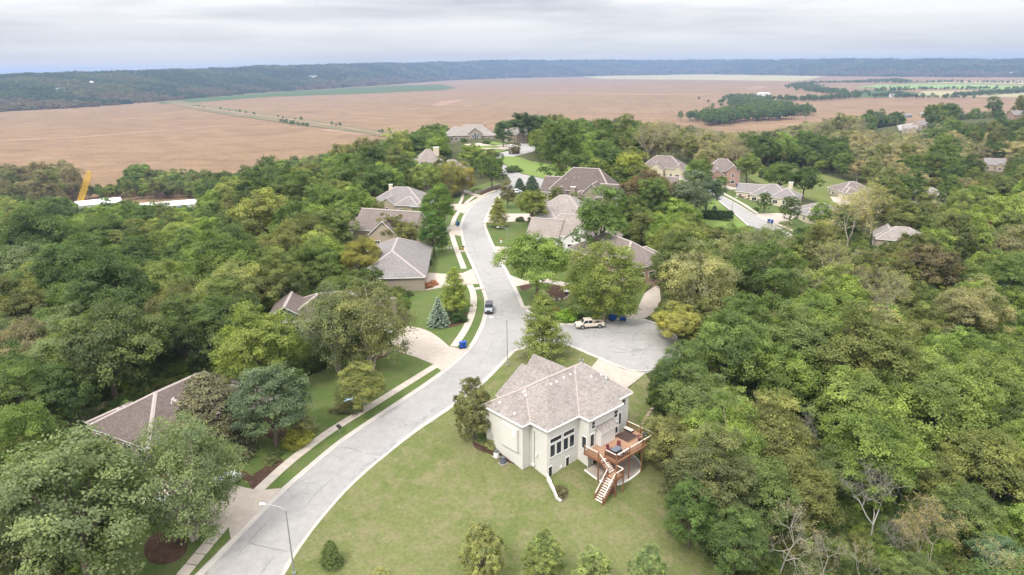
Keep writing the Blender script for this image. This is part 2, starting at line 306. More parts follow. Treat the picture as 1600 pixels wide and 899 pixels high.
def roadm(name, c1, c2, crack=1.0):
    mm = bpy.data.materials.new(name); mm.use_nodes = True; t = mm.node_tree; b = t.nodes['Principled BSDF']; b.inputs['Roughness'].default_value = 0.9; b.inputs['Specular IOR Level'].default_value = 0.2
    co = N(t, 'ShaderNodeNewGeometry').outputs['Position']
    n0 = N(t, 'ShaderNodeTexNoise', i_Scale=0.09, i_Detail=6.0, i_Roughness=0.65, i_Distortion=0.6); Lk(t, co, n0.inputs['Vector'])
    n1_ = N(t, 'ShaderNodeTexNoise', i_Scale=0.9, i_Detail=5.0, i_Roughness=0.7); Lk(t, co, n1_.inputs['Vector'])
    n2_ = N(t, 'ShaderNodeTexNoise', i_Scale=9.0, i_Detail=2.0); Lk(t, co, n2_.inputs['Vector'])
    c = mix_(t, ramp_(t, n0.outputs[0], [(0.38, 0.0), (0.66, 1.0)]), c1, c2)
    c = mix_(t, 1.0, c, ramp_(t, n1_.outputs[0], [(0.3, 0.9), (0.7, 1.1)]), 'MULTIPLY')
    c = mix_(t, 1.0, c, ramp_(t, n2_.outputs[0], [(0.3, 0.93), (0.7, 1.07)]), 'MULTIPLY')
    if crack:
        ad = N(t, 'ShaderNodeVectorMath', operation='MULTIPLY_ADD', i_1=(1.6, 1.6, 0)); Lk(t, n1_.outputs['Color'], ad.inputs[0]); Lk(t, co, ad.inputs[2])
        vo = N(t, 'ShaderNodeTexVoronoi', feature='DISTANCE_TO_EDGE', i_Scale=0.13); Lk(t, ad.outputs[0], vo.inputs['Vector'])
        k = ramp_(t, vo.outputs['Distance'], [(0.0, 1.0), (0.011, 0.0)])
        msk = N(t, 'ShaderNodeTexNoise', i_Scale=0.045, i_Detail=2.0); Lk(t, co, msk.inputs['Vector'])
        k2 = math_(t, 'MULTIPLY', k, ramp_(t, msk.outputs[0], [(0.5, 0.0), (0.6, 0.55 * crack)]))
        c = mix_(t, k2, c, (0.09, 0.09, 0.09))
    Lk(t, c, b.inputs['Base Color']); return mm
MT['ground'] = groundm('forest_floor', [(0.048, 0.06, 0.02), (0.068, 0.075, 0.028), (0.078, 0.07, 0.036)], (0.06, 0.5, 3.0))
MT['lot'] = groundm('lot_grass', [(0.1, 0.121, 0.038), (0.132, 0.142, 0.055), (0.165, 0.15, 0.078)], (0.08, 0.42, 2.2), 0.05, R_(-42), 0.9, 0.2)
MT['lawn'] = groundm('mown_lawn', [(0.066, 0.105, 0.026), (0.088, 0.12, 0.035), (0.108, 0.118, 0.046)], (0.09, 0.35, 4.0), 0.06, R_(25), 0.9, 0.2)
MT['meadow'] = groundm('meadow_grass', [(0.085, 0.12, 0.03), (0.125, 0.14, 0.04), (0.13, 0.12, 0.05)], (0.04, 0.3, 2.0))
MT['bright'] = groundm('bright_lawn', [(0.12, 0.185, 0.04), (0.145, 0.2, 0.05), (0.14, 0.17, 0.055)], (0.05, 0.3, 2.0))
MT['mulch'] = groundm('bark_mulch', [(0.055, 0.03, 0.022), (0.08, 0.045, 0.032), (0.1, 0.065, 0.045)], (0.4, 1.5, 9.0), bump=0.5)
MT['dirt'] = groundm('bare_dirt', [(0.13, 0.1, 0.07), (0.1, 0.085, 0.05), (0.09, 0.1, 0.04)], (0.1, 0.6, 4.0))
MT['road'] = roadm('worn_asphalt', (0.288, 0.275, 0.262), (0.25, 0.239, 0.229))
MT['conc'] = roadm('pale_concrete', (0.4, 0.34, 0.288), (0.35, 0.3, 0.258), 0.0)
MT['walk'] = mat('walk_concrete', (0.45, 0.39, 0.335), 0.9, (0.385, 0.335, 0.29), 0.7, fine=0.06)
MT['kerb'] = mat('kerb_concrete', (0.44, 0.4, 0.36), 0.9, (0.36, 0.33, 0.3), 0.5, fine=0.06, world=True)
MT['trim'] = mat('white_trim', (0.78, 0.76, 0.72), 0.6, (0.7, 0.68, 0.65), 2.0)
MT['glass'] = mat('window_glass', (0.02, 0.025, 0.03), 0.06, (0.035, 0.04, 0.045), 0.8, spec=0.5)
MT['dark'] = mat('dark_metal', (0.03, 0.03, 0.032), 0.5, (0.05, 0.05, 0.05), 3.0)
MT['steel'] = mat('galvanised_steel', (0.42, 0.44, 0.45), 0.45, (0.34, 0.36, 0.37), 4.0, metal=0.6)
MT['pvc'] = mat('white_plastic', (0.75, 0.75, 0.74), 0.5, (0.66, 0.66, 0.66), 4.0)
MT['beige'] = mat('beige_siding', (0.63, 0.602, 0.556), 0.85, (0.585, 0.56, 0.52), 0.35, fine=0.03, stretch=(1, 1, 0.35))
MT['tan'] = mat('tan_stucco', (0.4, 0.33, 0.25), 0.9, (0.34, 0.28, 0.21), 0.6, fine=0.04)
MT['taupe'] = mat('taupe_siding', (0.3, 0.26, 0.2), 0.85, (0.26, 0.22, 0.17), 0.6, fine=0.04, stretch=(1, 1, 4))
MT['slate'] = mat('blue_grey_siding', (0.12, 0.135, 0.16), 0.8, (0.1, 0.11, 0.135), 0.6, fine=0.04, stretch=(1, 1, 4))
MT['cream'] = mat('cream_siding', (0.6, 0.53, 0.39), 0.85, (0.53, 0.47, 0.35), 0.6, fine=0.03)
MT['white'] = mat('white_siding', (0.74, 0.72, 0.69), 0.8, (0.66, 0.64, 0.62), 0.6, fine=0.03)
MT['stone'] = brickm('field_stone', (0.34, 0.28, 0.22), (0.22, 0.18, 0.14), (0.3, 0.27, 0.22), 1.6)
MT['brick'] = brickm('red_brown_brick', (0.27, 0.15, 0.11), (0.34, 0.2, 0.15), (0.4, 0.36, 0.32), 3.0)
MT['rf_beige'] = shingle('weathered_shingle', (0.19, 0.165, 0.15), (0.295, 0.262, 0.24))
MT['rf_brown'] = shingle('brown_shingle', (0.098, 0.075, 0.067), (0.15, 0.118, 0.107))
MT['rf_grey'] = shingle('grey_shingle', (0.160, 0.144, 0.138), (0.232, 0.212, 0.204))
MT['rf_taupe'] = shingle('taupe_shingle', (0.136, 0.110, 0.100), (0.200, 0.164, 0.150))
MT['rf_pink'] = shingle('tan_shingle', (0.2, 0.168, 0.148), (0.285, 0.243, 0.216))
MT['rf_pale'] = shingle('pale_shingle', (0.270, 0.240, 0.221), (0.352, 0.323, 0.300))
MT['cap'] = mat('ridge_shingle', (0.36, 0.31, 0.285), 0.9, (0.3, 0.255, 0.235), 3.0, fine=0.08)
MT['cedar'] = mat('stained_cedar', (0.25, 0.115, 0.06), 0.7, (0.19, 0.088, 0.048), 1.2, fine=0.1, stretch=(1, 1, 1))
MT['board'] = mat('deck_board', (0.35, 0.21, 0.13), 0.75, (0.28, 0.165, 0.1), 0.8, fine=0.1)
MT['worn'] = mat('worn_pale_rail', (0.66, 0.56, 0.49), 0.8, (0.52, 0.42, 0.36), 2.5)
MT['bark'] = mat('bark', (0.16, 0.125, 0.095), 0.95, (0.09, 0.07, 0.055), 4.0, fine=0.2, stretch=(1, 1, 0.3))
MT['palebark'] = mat('pale_bark', (0.42, 0.37, 0.31), 0.95, (0.27, 0.22, 0.18), 2.5, fine=0.15, stretch=(1, 1, 0.4))
MT['deadbark'] = mat('dead_grey_wood', (0.38, 0.35, 0.32), 0.95, (0.27, 0.245, 0.22), 3.0, fine=0.1)
MT['twig'] = mat('whitish_twigs', (0.46, 0.42, 0.36), 0.95, (0.36, 0.32, 0.27), 2.5)
MT['step'] = mat('brown_step_stone', (0.3, 0.235, 0.185), 0.9, (0.2, 0.155, 0.12), 2.0)
MT['leaf'] = leafm('broad_leaves'); MT['needle'] = leafm('needles', trans=0.1)
MT['binblue'] = mat('blue_bin_plastic', (0.01, 0.07, 0.32), 0.45, (0.012, 0.06, 0.26), 3.0)
MT['rubber'] = mat('tyre_rubber', (0.018, 0.018, 0.018), 0.85, (0.03, 0.03, 0.03), 6.0)
MT['yellow'] = mat('crane_yellow', (0.72, 0.46, 0.02), 0.55, (0.6, 0.38, 0.02), 1.0)
MT['red'] = mat('red_paint', (0.42, 0.04, 0.03), 0.5, (0.35, 0.03, 0.025), 4.0)
MT['green'] = mat('utility_green', (0.16, 0.27, 0.19), 0.55, (0.13, 0.22, 0.16), 3.0)
MT['bluegrey'] = mat('blue_grey_paint', (0.36, 0.46, 0.52), 0.55, (0.3, 0.39, 0.45), 3.0)
MT['maroon'] = mat('maroon_cushion', (0.16, 0.035, 0.04), 0.85, (0.11, 0.025, 0.03), 5.0)
MT['rug'] = mat('brown_outdoor_rug', (0.075, 0.045, 0.035), 0.95, (0.05, 0.03, 0.025), 2.0)
MT['orange'] = mat('orange_paint', (0.55, 0.24, 0.03), 0.5, (0.45, 0.18, 0.02), 3.0)
def paint(name, c): return mat(name, c, 0.28, tuple(x * 0.9 for x in c), 1.0, spec=0.5)
MT['p_gold'] = paint('beige_car_paint', (0.62, 0.55, 0.46)); MT['p_silver'] = paint('silver_car_paint', (0.5, 0.52, 0.54)); MT['p_black'] = paint('black_car_paint', (0.015, 0.016, 0.018)); MT['p_white'] = paint('white_car_paint', (0.75, 0.76, 0.77)); MT['p_lgrey'] = paint('light_grey_car_paint', (0.3, 0.32, 0.36))
# ------------------------------------------------------------------ ground sheet
def axis(lo, hi, step, far):
    a = list(np.arange(lo, hi + .1, step)); s = step; x = hi
    while x < far: s *= 1.28; x += s; a.append(x)
    s = step; x = lo
    while x > -far: s *= 1.28; x -= s; a.insert(0, x)
    return np.clip(np.array(a), -10500, 10500)
gx = axis(-330, 460, 3.5, 10000); gy = axis(20, 620, 3.5, 10000)
XX, YY = np.meshgrid(gx, gy, indexing='ij'); ZZ = T(XX, YY)
nx, ny = len(gx), len(gy); idx = np.arange(nx * ny).reshape(nx, ny)
F = np.stack([idx[:-1, :-1], idx[1:, :-1], idx[1:, 1:], idx[:-1, 1:]], -1).reshape(-1, 4)
ground = link('ground', np_mesh('ground', np.stack([XX, YY, ZZ], -1).reshape(-1, 3), F, MT['ground'], smooth=True)); tag(ground, kind='structure')
def inside(poly, pts):
    poly = np.asarray(poly)[:, :2]; pts = np.asarray(pts); r = np.zeros(len(pts), bool); n = len(poly)
    for i in range(n):
        x1, y1 = poly[i]; x2, y2 = poly[(i + 1) % n]
        c = ((y1 > pts[:, 1]) != (y2 > pts[:, 1]))
        with np.errstate(divide='ignore', invalid='ignore'): xi = (x2 - x1) * (pts[:, 1] - y1) / (y2 - y1) + x1
        r ^= c & (pts[:, 0] < xi)
    return r
def dense(poly, step, closed=True):
    poly = np.asarray(poly, float)[:, :2]; out = []; n = len(poly)
    for i in range(n if closed else n - 1):
        a, b = poly[i], poly[(i + 1) % n]; k = max(1, int(np.hypot(*(b - a)) / step))
        out += [a + (b - a) * j / k for j in range(k)]
    if not closed: out.append(poly[-1])
    return np.array(out)
def smooth(poly, closed=True, it=2):
    p = np.asarray(poly, float)[:, :2]
    for _ in range(it):
        if closed:
            q = np.roll(p, -1, 0); p = np.stack([p * .75 + q * .25, p * .25 + q * .75], 1).reshape(-1, 2)
        else:
            a, q = p[:-1], p[1:]; p = np.concatenate([p[:1], np.stack([a * .75 + q * .25, a * .25 + q * .75], 1).reshape(-1, 2)[1:-1], p[-1:]])
    return p
CLEAR = []
def sheet(name, px, m_, off, clear=0.0, parent=None, sm=0, g=2.5, world=False, kind='structure'):
    """a sheet that follows the terrain, with a skirt down into it; px are corners as seen in the photograph, or world points"""
    w = np.asarray(px, float) if world else G(px)
    w = np.asarray(w)[:, :2]; w = w[np.hypot(*(w - np.roll(w, 1, 0)).T) > 0.05]
    if sm: w = smooth(w, True, sm)
    b = dense(w, g * 0.8); n = len(b)
    lo, hi = b.min(0), b.max(0)
    xs, ys = np.meshgrid(np.arange(lo[0] + .3, hi[0], g), np.arange(lo[1] + .3, hi[1], g)); I = np.stack([xs.ravel(), ys.ravel()], 1)
    if len(I): I = I[inside(b, I)]
    if len(I):
        keep = np.ones(len(I), bool)
        for i in range(0, len(I), 4000): keep[i:i + 4000] = (np.hypot(I[i:i + 4000, None, 0] - b[None, :, 0], I[i:i + 4000, None, 1] - b[None, :, 1]).min(1) > g * .35)
        I = I[keep]
    P = np.concatenate([b, I]) if len(I) else b
    vs, _, fs, *_ = delaunay_2d_cdt([Vector(p) for p in P], [], [list(range(n))], 1, 1e-4)
    V = np.array([(v.x, v.y) for v in vs]); Z = T(V[:, 0], V[:, 1]) + off
    mb = MB(); mb.add(np.column_stack([V, Z]), [tuple(f) for f in fs])
    zb = T(b[:, 0], b[:, 1]); k = len(mb.v)
    mb.v += [(x, y, z + off) for (x, y), z in zip(b, zb)] + [(x, y, z - .35) for (x, y), z in zip(b, zb)]
    mb.f += [(k + i, k + (i + 1) % n, k + n + (i + 1) % n, k + n + i) for i in range(n)]; mb.mi = [0] * len(mb.f)
    me = mb.mesh(name, m_); o = link(name, me, parent)
    # normals up on the top faces
    bm = bmesh.new(); bm.from_mesh(me)
    for f in bm.faces:
        f.normal_update()
        if f.normal.z < -0.2: f.normal_flip()
        f.smooth = f.normal.z > 0.5 or f.normal.z < -0.5
    bm.to_mesh(me); bm.free()
    if parent is None: tag(o, kind=kind)
    if clear is not None: CLEAR.append((b, clear))
    return o
def ribbon(name, px, prof, m_, world=False, sm=2, closed=False, parent=None):
    w = np.asarray(px, float)[:, :2] if world else G(px)[:, :2]
    w = smooth(w, closed, sm); w = dense(w, 2.0, closed); n = len(w)
    d = np.gradient(w, axis=0); d /= np.maximum(np.hypot(d[:, 0], d[:, 1])[:, None], 1e-6); nr = np.stack([d[:, 1], -d[:, 0]], 1)
    V = []; zc = T(w[:, 0], w[:, 1])
    for i in range(n):
        for o_, dz in prof: V.append((w[i, 0] + nr[i, 0] * o_, w[i, 1] + nr[i, 1] * o_, zc[i] + dz))
    k = len(prof); Fq = [(i * k + j, i * k + j + 1, (i + 1) * k + j + 1, (i + 1) * k + j) for i in range(n - 1) for j in range(k - 1)]
    mb = MB().add(V, Fq); o = mb.build(name, m_, parent, fix=False)
    if parent is None: tag(o, kind='structure')
    return o
# ------------------------------------------------------------------ roads
RL = [(150, 1060), (235, 970), (307, 899), (361, 845), (439, 765), (494, 718), (531, 687.5), (603, 640), (691, 582), (731, 547), (750, 512), (756.5, 491), (758, 469), (752, 452), (747, 439), (738, 419), (724, 388), (720.5, 371), (718, 358), (719, 351), (723, 339), (732, 326), (743, 316), (756, 308), (774, 300), (790, 291)]
RRlow = [(345, 1060), (400, 960), (445, 899), (459, 870), (505, 807), (560, 746.5), (640, 682), (700, 643), (756, 601.5), (787, 569), (805, 549.5)]
RRup = [(820, 481), (811.7, 460), (794, 424.6), (785, 410), (773.5, 387), (764, 366), (759, 353), (759.5, 345), (763.7, 335), (771, 321), (782, 309), (800, 299), (830, 293)]
culL = [(805, 549.5), (835, 541), (868, 537), (889.5, 541.5), (911, 551), (935, 561.5), (972, 577.5), (1009, 584)]
culR = [(1060, 566), (1066, 540), (1056, 523), (1026, 505), (1000, 498), (975, 497), (930, 504), (884, 508), (850, 503), (820, 481)]
sheet('road', RL[:-1] + [(800, 285), (838, 278), (855, 284), (845, 292), (830, 293)] + RRup[::-1][1:] + culR[::-1] + culL[::-1][:] + RRlow[::-1][1:], MT['road'], 0.05, 1.0)
sheet('far_street', [(800, 285), (789, 268), (776, 259), (757, 252), (751, 247.5), (754, 243), (775, 240), (797, 236), (815, 228), (812, 224), (835, 224), (850, 229), (838, 236), (800, 246), (778, 246.5), (790, 259), (815, 272), (855, 281), (880, 286), (850, 296), (830, 293), (838, 278)], MT['road'], 0.058, 1.0)
kerbp = [(-0.1, 0.13), (0.12, 0.19), (0.22, 0.18), (0.32, 0.085), (0.75, 0.07)]
kerbl = [(a, b) for a, b in kerbp]
kerbr = [(-a, b) for a, b in kerbp]
ribbon('kerb', RL, kerbl, MT['kerb'], sm=2)
ribbon('kerb', RRlow, kerbr, MT['kerb'], sm=2)
ribbon('kerb', RRup, kerbr, MT['kerb'], sm=2)
ribbon('kerb', (culL + culR[:1]), kerbr[:], MT['kerb'], sm=2)
ribbon('kerb', culR, kerbr, MT['kerb'], sm=2)
ST2L = [(1098, 297), (1106, 302), (1117, 310), (1135, 325), (1171, 356), (1195, 380), (1215, 410)]
ST2R = [(1112, 294), (1118, 300), (1127, 305.7), (1155, 320.5), (1182.4, 338), (1209, 351), (1232, 364), (1262, 385), (1290, 410)]
sheet('side_street', ST2L + ST2R[::-1], MT['road'], 0.05, 1.0)
ribbon('kerb', ST2L, kerbr, MT['kerb']); ribbon('kerb', ST2R, kerbl, MT['kerb'])
sheet('far_lane', [(1401, 197), (1425, 188), (1447, 184), (1452, 187), (1436, 196), (1418, 205), (1404, 204)], MT['road'], 0.3, 2.0)
sheet('far_lane', [(1535, 237), (1560, 235), (1585, 243), (1578, 249), (1560, 240), (1538, 241)], MT['conc'], 0.3, 2.0)
# dark repaired cracks and tar patches lie on the asphalt
def streak(px, wd):
    w = G(px)[:, :2]; w = dense(smooth(w, False, 1), 0.7, False); rr = random.Random(int(px[0][0]))
    d = np.gradient(w, axis=0); d /= np.hypot(d[:, 0], d[:, 1])[:, None]; mb = MB(); V = []
    for i, p in enumerate(w):
        h = wd * rr.uniform(.35, 1) * min(1, i / 2 + .2, (len(w) - 1 - i) / 2 + .2); q = p + rr.uniform(-.08, .08)
        z = T1(q[0], q[1]) + 0.066
        V += [(q[0] + d[i, 1] * h, q[1] - d[i, 0] * h, z), (q[0] - d[i, 1] * h, q[1] + d[i, 0] * h, z)]
    return mb.add(V, [(2 * i, 2 * i + 1, 2 * i + 3, 2 * i + 2) for i in range(len(w) - 1)])
MT['tar'] = mat('crack_sealer', (0.13, 0.128, 0.126), 0.85, (0.22, 0.22, 0.22), 1.2, world=True)
MT['dkstreak'] = mat('worn_dark_patch', (0.21, 0.208, 0.206), 0.9, (0.3, 0.297, 0.297), 1.5, amt=2.0, world=True)
for k, (px, wd, mk) in enumerate([([(572, 729), (590, 714), (610, 698), (628, 684)], .55, 'dkstreak'), ([(645, 668), (668, 648), (690, 632)], .5, 'dkstreak'), ([(548, 751), (560, 738), (575, 724)], .3, 'dkstreak'), ([(521, 705), (534, 700), (545, 701), (560, 704)], .07, 'tar'), ([(520, 711), (532, 716), (540, 715)], .06, 'tar'), ([(380, 846), (410, 855), (445, 862), (460, 863)], .05, 'tar'),
        ([(372, 869), (395, 840), (430, 803)], .04, 'tar'), ([(408, 898), (430, 868)], .05, 'tar'), ([(470, 800), (500, 765), (540, 730)], .035, 'tar'), ([(730, 372), (770, 366)], .05, 'tar'), ([(745, 441), (800, 440)], .05, 'tar'), ([(724, 396), (742, 395)], .05, 'tar'), ([(735, 370), (742, 395), (752, 415)], .05, 'tar'), ([(745, 575), (760, 555), (772, 530)], .04, 'tar'),
        ([(955, 528), (985, 533), (1015, 530)], .05, 'dkstreak'), ([(930, 523), (975, 520), (1020, 524)], .06, 'dkstreak'), ([(980, 560), (1010, 545), (1024, 535)], .05, 'dkstreak'), ([(940, 549), (970, 552), (1000, 549)], .06, 'dkstreak'), ([(775, 560), (785, 545), (790, 520)], .12, 'dkstreak'), ([(365, 846), (385, 822), (410, 795)], .05, 'tar')]):
    o = streak(px, wd).build('road_crack', MT[mk], fix=False); tag(o, kind='structure')
# ------------------------------------------------------------------ lawns
sheet('lot_lawn', RRlow[:] + culL[1:6] + [(924, 576), (955, 600), (980, 610), (1008, 584), (1016, 598), (1012, 625), (1024, 660), (1032, 700), (1038, 745), (1052, 790), (1080, 835), (1105, 870), (1140, 905), (1190, 1060)], MT['lot'], 0.14, 0.4)
sheet('lawn', [(30, 1060), (150, 1060), (235, 970), (307, 899), (361, 845), (439, 765), (494, 718), (531, 687.5), (603, 640), (691, 582), (731, 547), (750, 512), (756.5, 491), (758, 469), (752, 452), (747, 439), (738, 419), (724, 388), (720.5, 371), (718, 358), (719, 351), (723, 339), (732, 326), (743, 316), (756, 308), (776, 300), (786, 291), (770, 283), (735, 295), (712, 312), (700, 335), (688, 355), (672, 380), (655, 400), (640, 470), (640, 515), (600, 540), (545, 565), (480, 590), (440, 640), (395, 670), (365, 700), (340, 750), (215, 800), (190, 860), (130, 930)], MT['lawn'], 0.14, 0.0)
sheet('bare_slope', [(60, 672), (110, 650), (165, 628), (205, 620), (160, 655), (140, 685), (80, 690)], MT['dirt'], 0.1, 0.0, sm=2)
sheet('lawn', [(820, 481), (811.7, 460), (794, 424.6), (785, 410), (773.5, 387), (764, 366), (759, 353), (762, 336), (771, 321), (782, 309), (800, 299), (820, 296), (830, 303), (862, 350), (890, 388), (930, 400), (975, 420), (1015, 440), (1000, 480), (975, 497), (930, 504), (884, 508), (850, 503)], MT['lawn'], 0.14, -0.5)
sheet('far_lawn', [(779, 247), (790, 245), (812, 246), (828, 252), (860, 258), (890, 259), (900, 266), (885, 276), (853, 280), (815, 271), (790, 258)], MT['bright'], 0.14, 1.5)
sheet('island_lawn', [(743, 229), (770, 228), (785, 230), (775, 232), (748, 232)], MT['bright'], 0.17, 0.5)
sheet('island_lawn', [(752, 236.5), (778, 234.8), (792, 235.5), (780, 238), (755, 239.5)], MT['bright'], 0.17, 0.5)
sheet('island_lawn', [(757, 223), (772, 222), (790, 225), (786, 227.5), (765, 225.5)], MT['bright'], 0.17, 0.5)
sheet('lawn', [(1040, 250), (1065, 255), (1082, 262), (1075, 272), (1055, 268), (1040, 262)], MT['bright'], 0.14, 0.5)
sheet('lawn', [(1108, 280), (1127, 273), (1150, 278), (1168, 285), (1162, 290), (1175, 300), (1200, 315), (1225, 325), (1245, 335), (1262, 345), (1275, 352), (1262, 360), (1235, 362), (1209, 349), (1182, 337), (1155, 320), (1127, 305), (1112, 294)], MT['lawn'], 0.14, 0.8)
sheet('meadow', [(1160, 272), (1190, 262), (1240, 263), (1280, 272), (1320, 283), (1345, 300), (1335, 322), (1300, 325), (1262, 312), (1225, 300), (1180, 285)], MT['meadow'], 0.13, 1.0)
sheet('lawn', [(1117, 311), (1136, 328), (1171, 357), (1172, 361), (1150, 366), (1128, 372), (1105, 366), (1092, 340), (1098, 318)], MT['bright'], 0.14, 0.8)
# ------------------------------------------------------------------ drives: each slab is a piece of its drive
def drive(px, lines=(), name='driveway', off=0.19):
    """lines: joints across the drive, given as pairs of edge indices with fractions -> here simple strips between two edges"""
    return sheet(name, px, MT['conc'], off, 0.8)
drive([(371, 761), (397, 767), (416, 767), (439, 765), (404, 801), (361, 845), (357, 824), (283, 824), (235, 815), (215, 792), (250, 760), (310, 742)])
drive([(638, 511), (652, 513), (663, 516), (674, 521), (686, 529), (702, 543), (719, 546), (731, 547), (714, 563), (691, 582), (675.5, 570), (648, 559), (619, 550), (611, 535), (618, 518)])
drive([(662, 427), (692, 429), (723, 428), (738, 421), (748, 445), (735, 445), (700, 449), (664, 455), (660, 440)])
drive([(690, 366), (696, 355), (703, 353.4), (719, 353), (718.5, 360), (721, 370), (702, 367)])
drive([(700, 320), (728, 319.6), (745, 311), (752, 310), (733, 325.5), (725, 335), (714, 330), (704, 330)])
drive([(722, 298), (733, 299), (744, 304), (757, 307.5), (750, 312), (740, 306), (727, 303)])
drive([(773, 386), (799, 387), (794, 399), (790, 414), (783, 405)])
drive([(759, 337), (793, 334.7), (832, 335), (832, 346), (794, 347.7), (759.5, 349)])
drive([(797, 431), (820, 440), (855, 437), (892, 444), (900, 450), (886, 450), (855, 443), (830, 444), (806, 449)])
drive([(1023, 448), (1007, 460), (996, 483), (980, 485), (973, 497), (1007, 499), (1022, 490), (1033, 470), (1030, 449)])
drive([(924, 576), (935, 562), (972, 578), (1008, 585), (978, 609), (950, 600)])
drive([(1107, 277), (1118, 277), (1124, 281), (1134, 290.5), (1153, 294), (1160, 291), (1147, 286), (1138, 278), (1141, 277), (1152, 285), (1165, 292), (1162, 297), (1140, 297), (1122, 292), (1112, 287)])
drive([(1178, 336), (1193, 334), (1218, 334), (1244, 339), (1232, 346), (1216, 349), (1209, 351)])
drive([(1297, 308), (1329, 309), (1332, 317), (1318, 326), (1302, 316)])
drive([(725, 226), (750, 224), (772, 228), (786, 227), (800, 226), (812, 229), (790, 234), (770, 233), (752, 234.5), (740, 231)], off=0.15)
# sidewalks: concrete slabs laid one after the other
slab_me = MB().box((0, 0, 0), (1.46, 1.5, 0.2)).mesh('slab', MT['walk'])
slab_me2 = MB().box((0, 0, 0), (1.1, 1.5, 0.2)).mesh('slab', MT['walk'])
walk = empty('sidewalk', (0, 0, 0), kind='structure')
def paved(px, wide=True, off=0.1, step=1.53):
    w = G(px)[:, :2]; w = dense(smooth(w, False, 2), 0.25, False); s = np.concatenate([[0], np.cumsum(np.hypot(*np.diff(w, axis=0).T))])
    k = max(1, int(s[-1] / step)); ss = (np.arange(k) + .5) * s[-1] / k
    X = np.interp(ss, s, w[:, 0]); Y = np.interp(ss, s, w[:, 1])
    for i in range(k):
        a = np.interp(ss[i] - .6, s, w[:, 0]), np.interp(ss[i] - .6, s, w[:, 1]); b = np.interp(ss[i] + .6, s, w[:, 0]), np.interp(ss[i] + .6, s, w[:, 1])
        dx, dy = b[0] - a[0], b[1] - a[1]; z0, z1 = T1(*a), T1(*b)
        rx = math.atan2(z1 - z0, math.hypot(dx, dy))
        link('slab', slab_me if wide else slab_me2, walk, (X[i], Y[i], (z0 + z1) / 2 + off), Euler((rx, 0, math.atan2(dy, dx) - math.pi / 2)))
for px in ([(215, 980), (288, 899), (351, 822)], [(404, 768), (446, 728), (491, 693), (522, 671), (573, 640), (681, 573)], [(709, 543), (730, 512.6), (740, 484.6), (740.5, 461), (734, 446)], [(725, 421), (713, 390), (706, 367)], [(706.5, 353), (710.5, 341), (717.5, 331)], [(727, 319), (735, 312), (741, 307.5)], [(752, 308), (762, 303), (775, 298)]): paved(px)
for px in ([(1116, 295), (1140, 308), (1165, 322), (1183, 334.5)], [(1212, 350), (1226, 356), (1245, 364)]): paved(px)
for px in ([(1163, 311), (1172, 308), (1178, 304)], [(577, 559), (597, 553), (612, 548)], [(718, 320), (722, 312), (724, 303)], [(1330, 317), (1342, 322), (1352, 327)]): paved(px, False)
# planting beds
for px in ([(224, 862), (232, 838), (262, 826), (290, 838), (296, 858), (280, 878), (250, 886), (230, 878)], [(392, 765), (386, 750), (400, 740), (420, 728), (436, 716), (446, 722), (430, 738), (412, 752), (402, 766)], [(372, 745), (365, 735), (385, 738), (395, 748), (400, 752), (388, 755)],
           [(413, 684), (420, 668), (445, 668), (452, 680), (440, 692)], [(668, 508), (676, 500), (704, 497), (730, 488), (736, 498), (715, 512), (690, 514)], [(809, 449), (820, 440), (870, 438), (873, 442), (838, 444), (820, 458)], [(848, 452), (862, 447), (885, 447), (892, 458), (888, 468), (868, 471), (852, 464)],
           [(736, 688), (756, 700), (782, 704), (812, 724), (802, 728), (770, 712), (742, 704)], [(690, 325), (708, 322), (722, 317), (735, 312), (742, 314), (730, 320), (710, 327)], [(1148, 298), (1160, 301), (1180, 306), (1176, 312), (1155, 311)], [(934, 768), (950, 760), (966, 768), (950, 778), (938, 776)], [(748, 302), (776, 292), (790, 291), (770, 301), (752, 309)], [(545, 570), (580, 558), (605, 550), (610, 556), (570, 572), (548, 582)]):
    sheet('mulch_bed', px, MT['mulch'], 0.155, 0.0, sm=2, g=1.2)
sheet('worn_grass_patch', [(868, 772), (872, 764), (884, 764), (890, 775), (882, 786), (870, 786)], MT['dirt'], 0.152, None, sm=2, g=1.0)
# ------------------------------------------------------------------ flood plain: fields
def fieldm(name, cols, tracks=0.0, ang=0.0):
    mm = groundm(name, cols, (0.0035, 0.02, 0.25)); t = mm.node_tree; b = t.nodes['Principled BSDF']; src = b.inputs['Base Color'].links[0].from_socket
    if tracks:
        co = N(t, 'ShaderNodeNewGeometry').outputs['Position']; mp_ = N(t, 'ShaderNodeMapping', i_Rotation=(0, 0, ang)); Lk(t, co, mp_.inputs[0])
        for sc, dist, lo in ((0.0052, 1.2, 0.975), (0.0033, 4.0, 0.985)):
            wv = N(t, 'ShaderNodeTexWave', i_Scale=sc, i_Distortion=dist, i_Detail=2.0, wave_profile='SIN'); wv.inputs['Detail Scale'].default_value = 0.35; Lk(t, mp_.outputs[0], wv.inputs['Vector'])
            src = mix_(t, 1.0, src, ramp_(t, wv.outputs[0], [(lo, 1.0), (1.0, 1 - tracks)]), 'MULTIPLY')
        vr = N(t, 'ShaderNodeTexNoise', i_Scale=0.006, i_Detail=8.0, i_Roughness=0.7, i_Distortion=1.5); mp3 = N(t, 'ShaderNodeMapping', i_Scale=(1, 4, 1)); Lk(t, co, mp3.inputs[0]); Lk(t, mp3.outputs[0], vr.inputs['Vector'])
        src = mix_(t, 1.0, src, ramp_(t, vr.outputs[0], [(0.3, 0.72), (0.47, 0.98), (0.7, 1.1)]), 'MULTIPLY')
        Lk(t, src, b.inputs['Base Color'])
    return mm
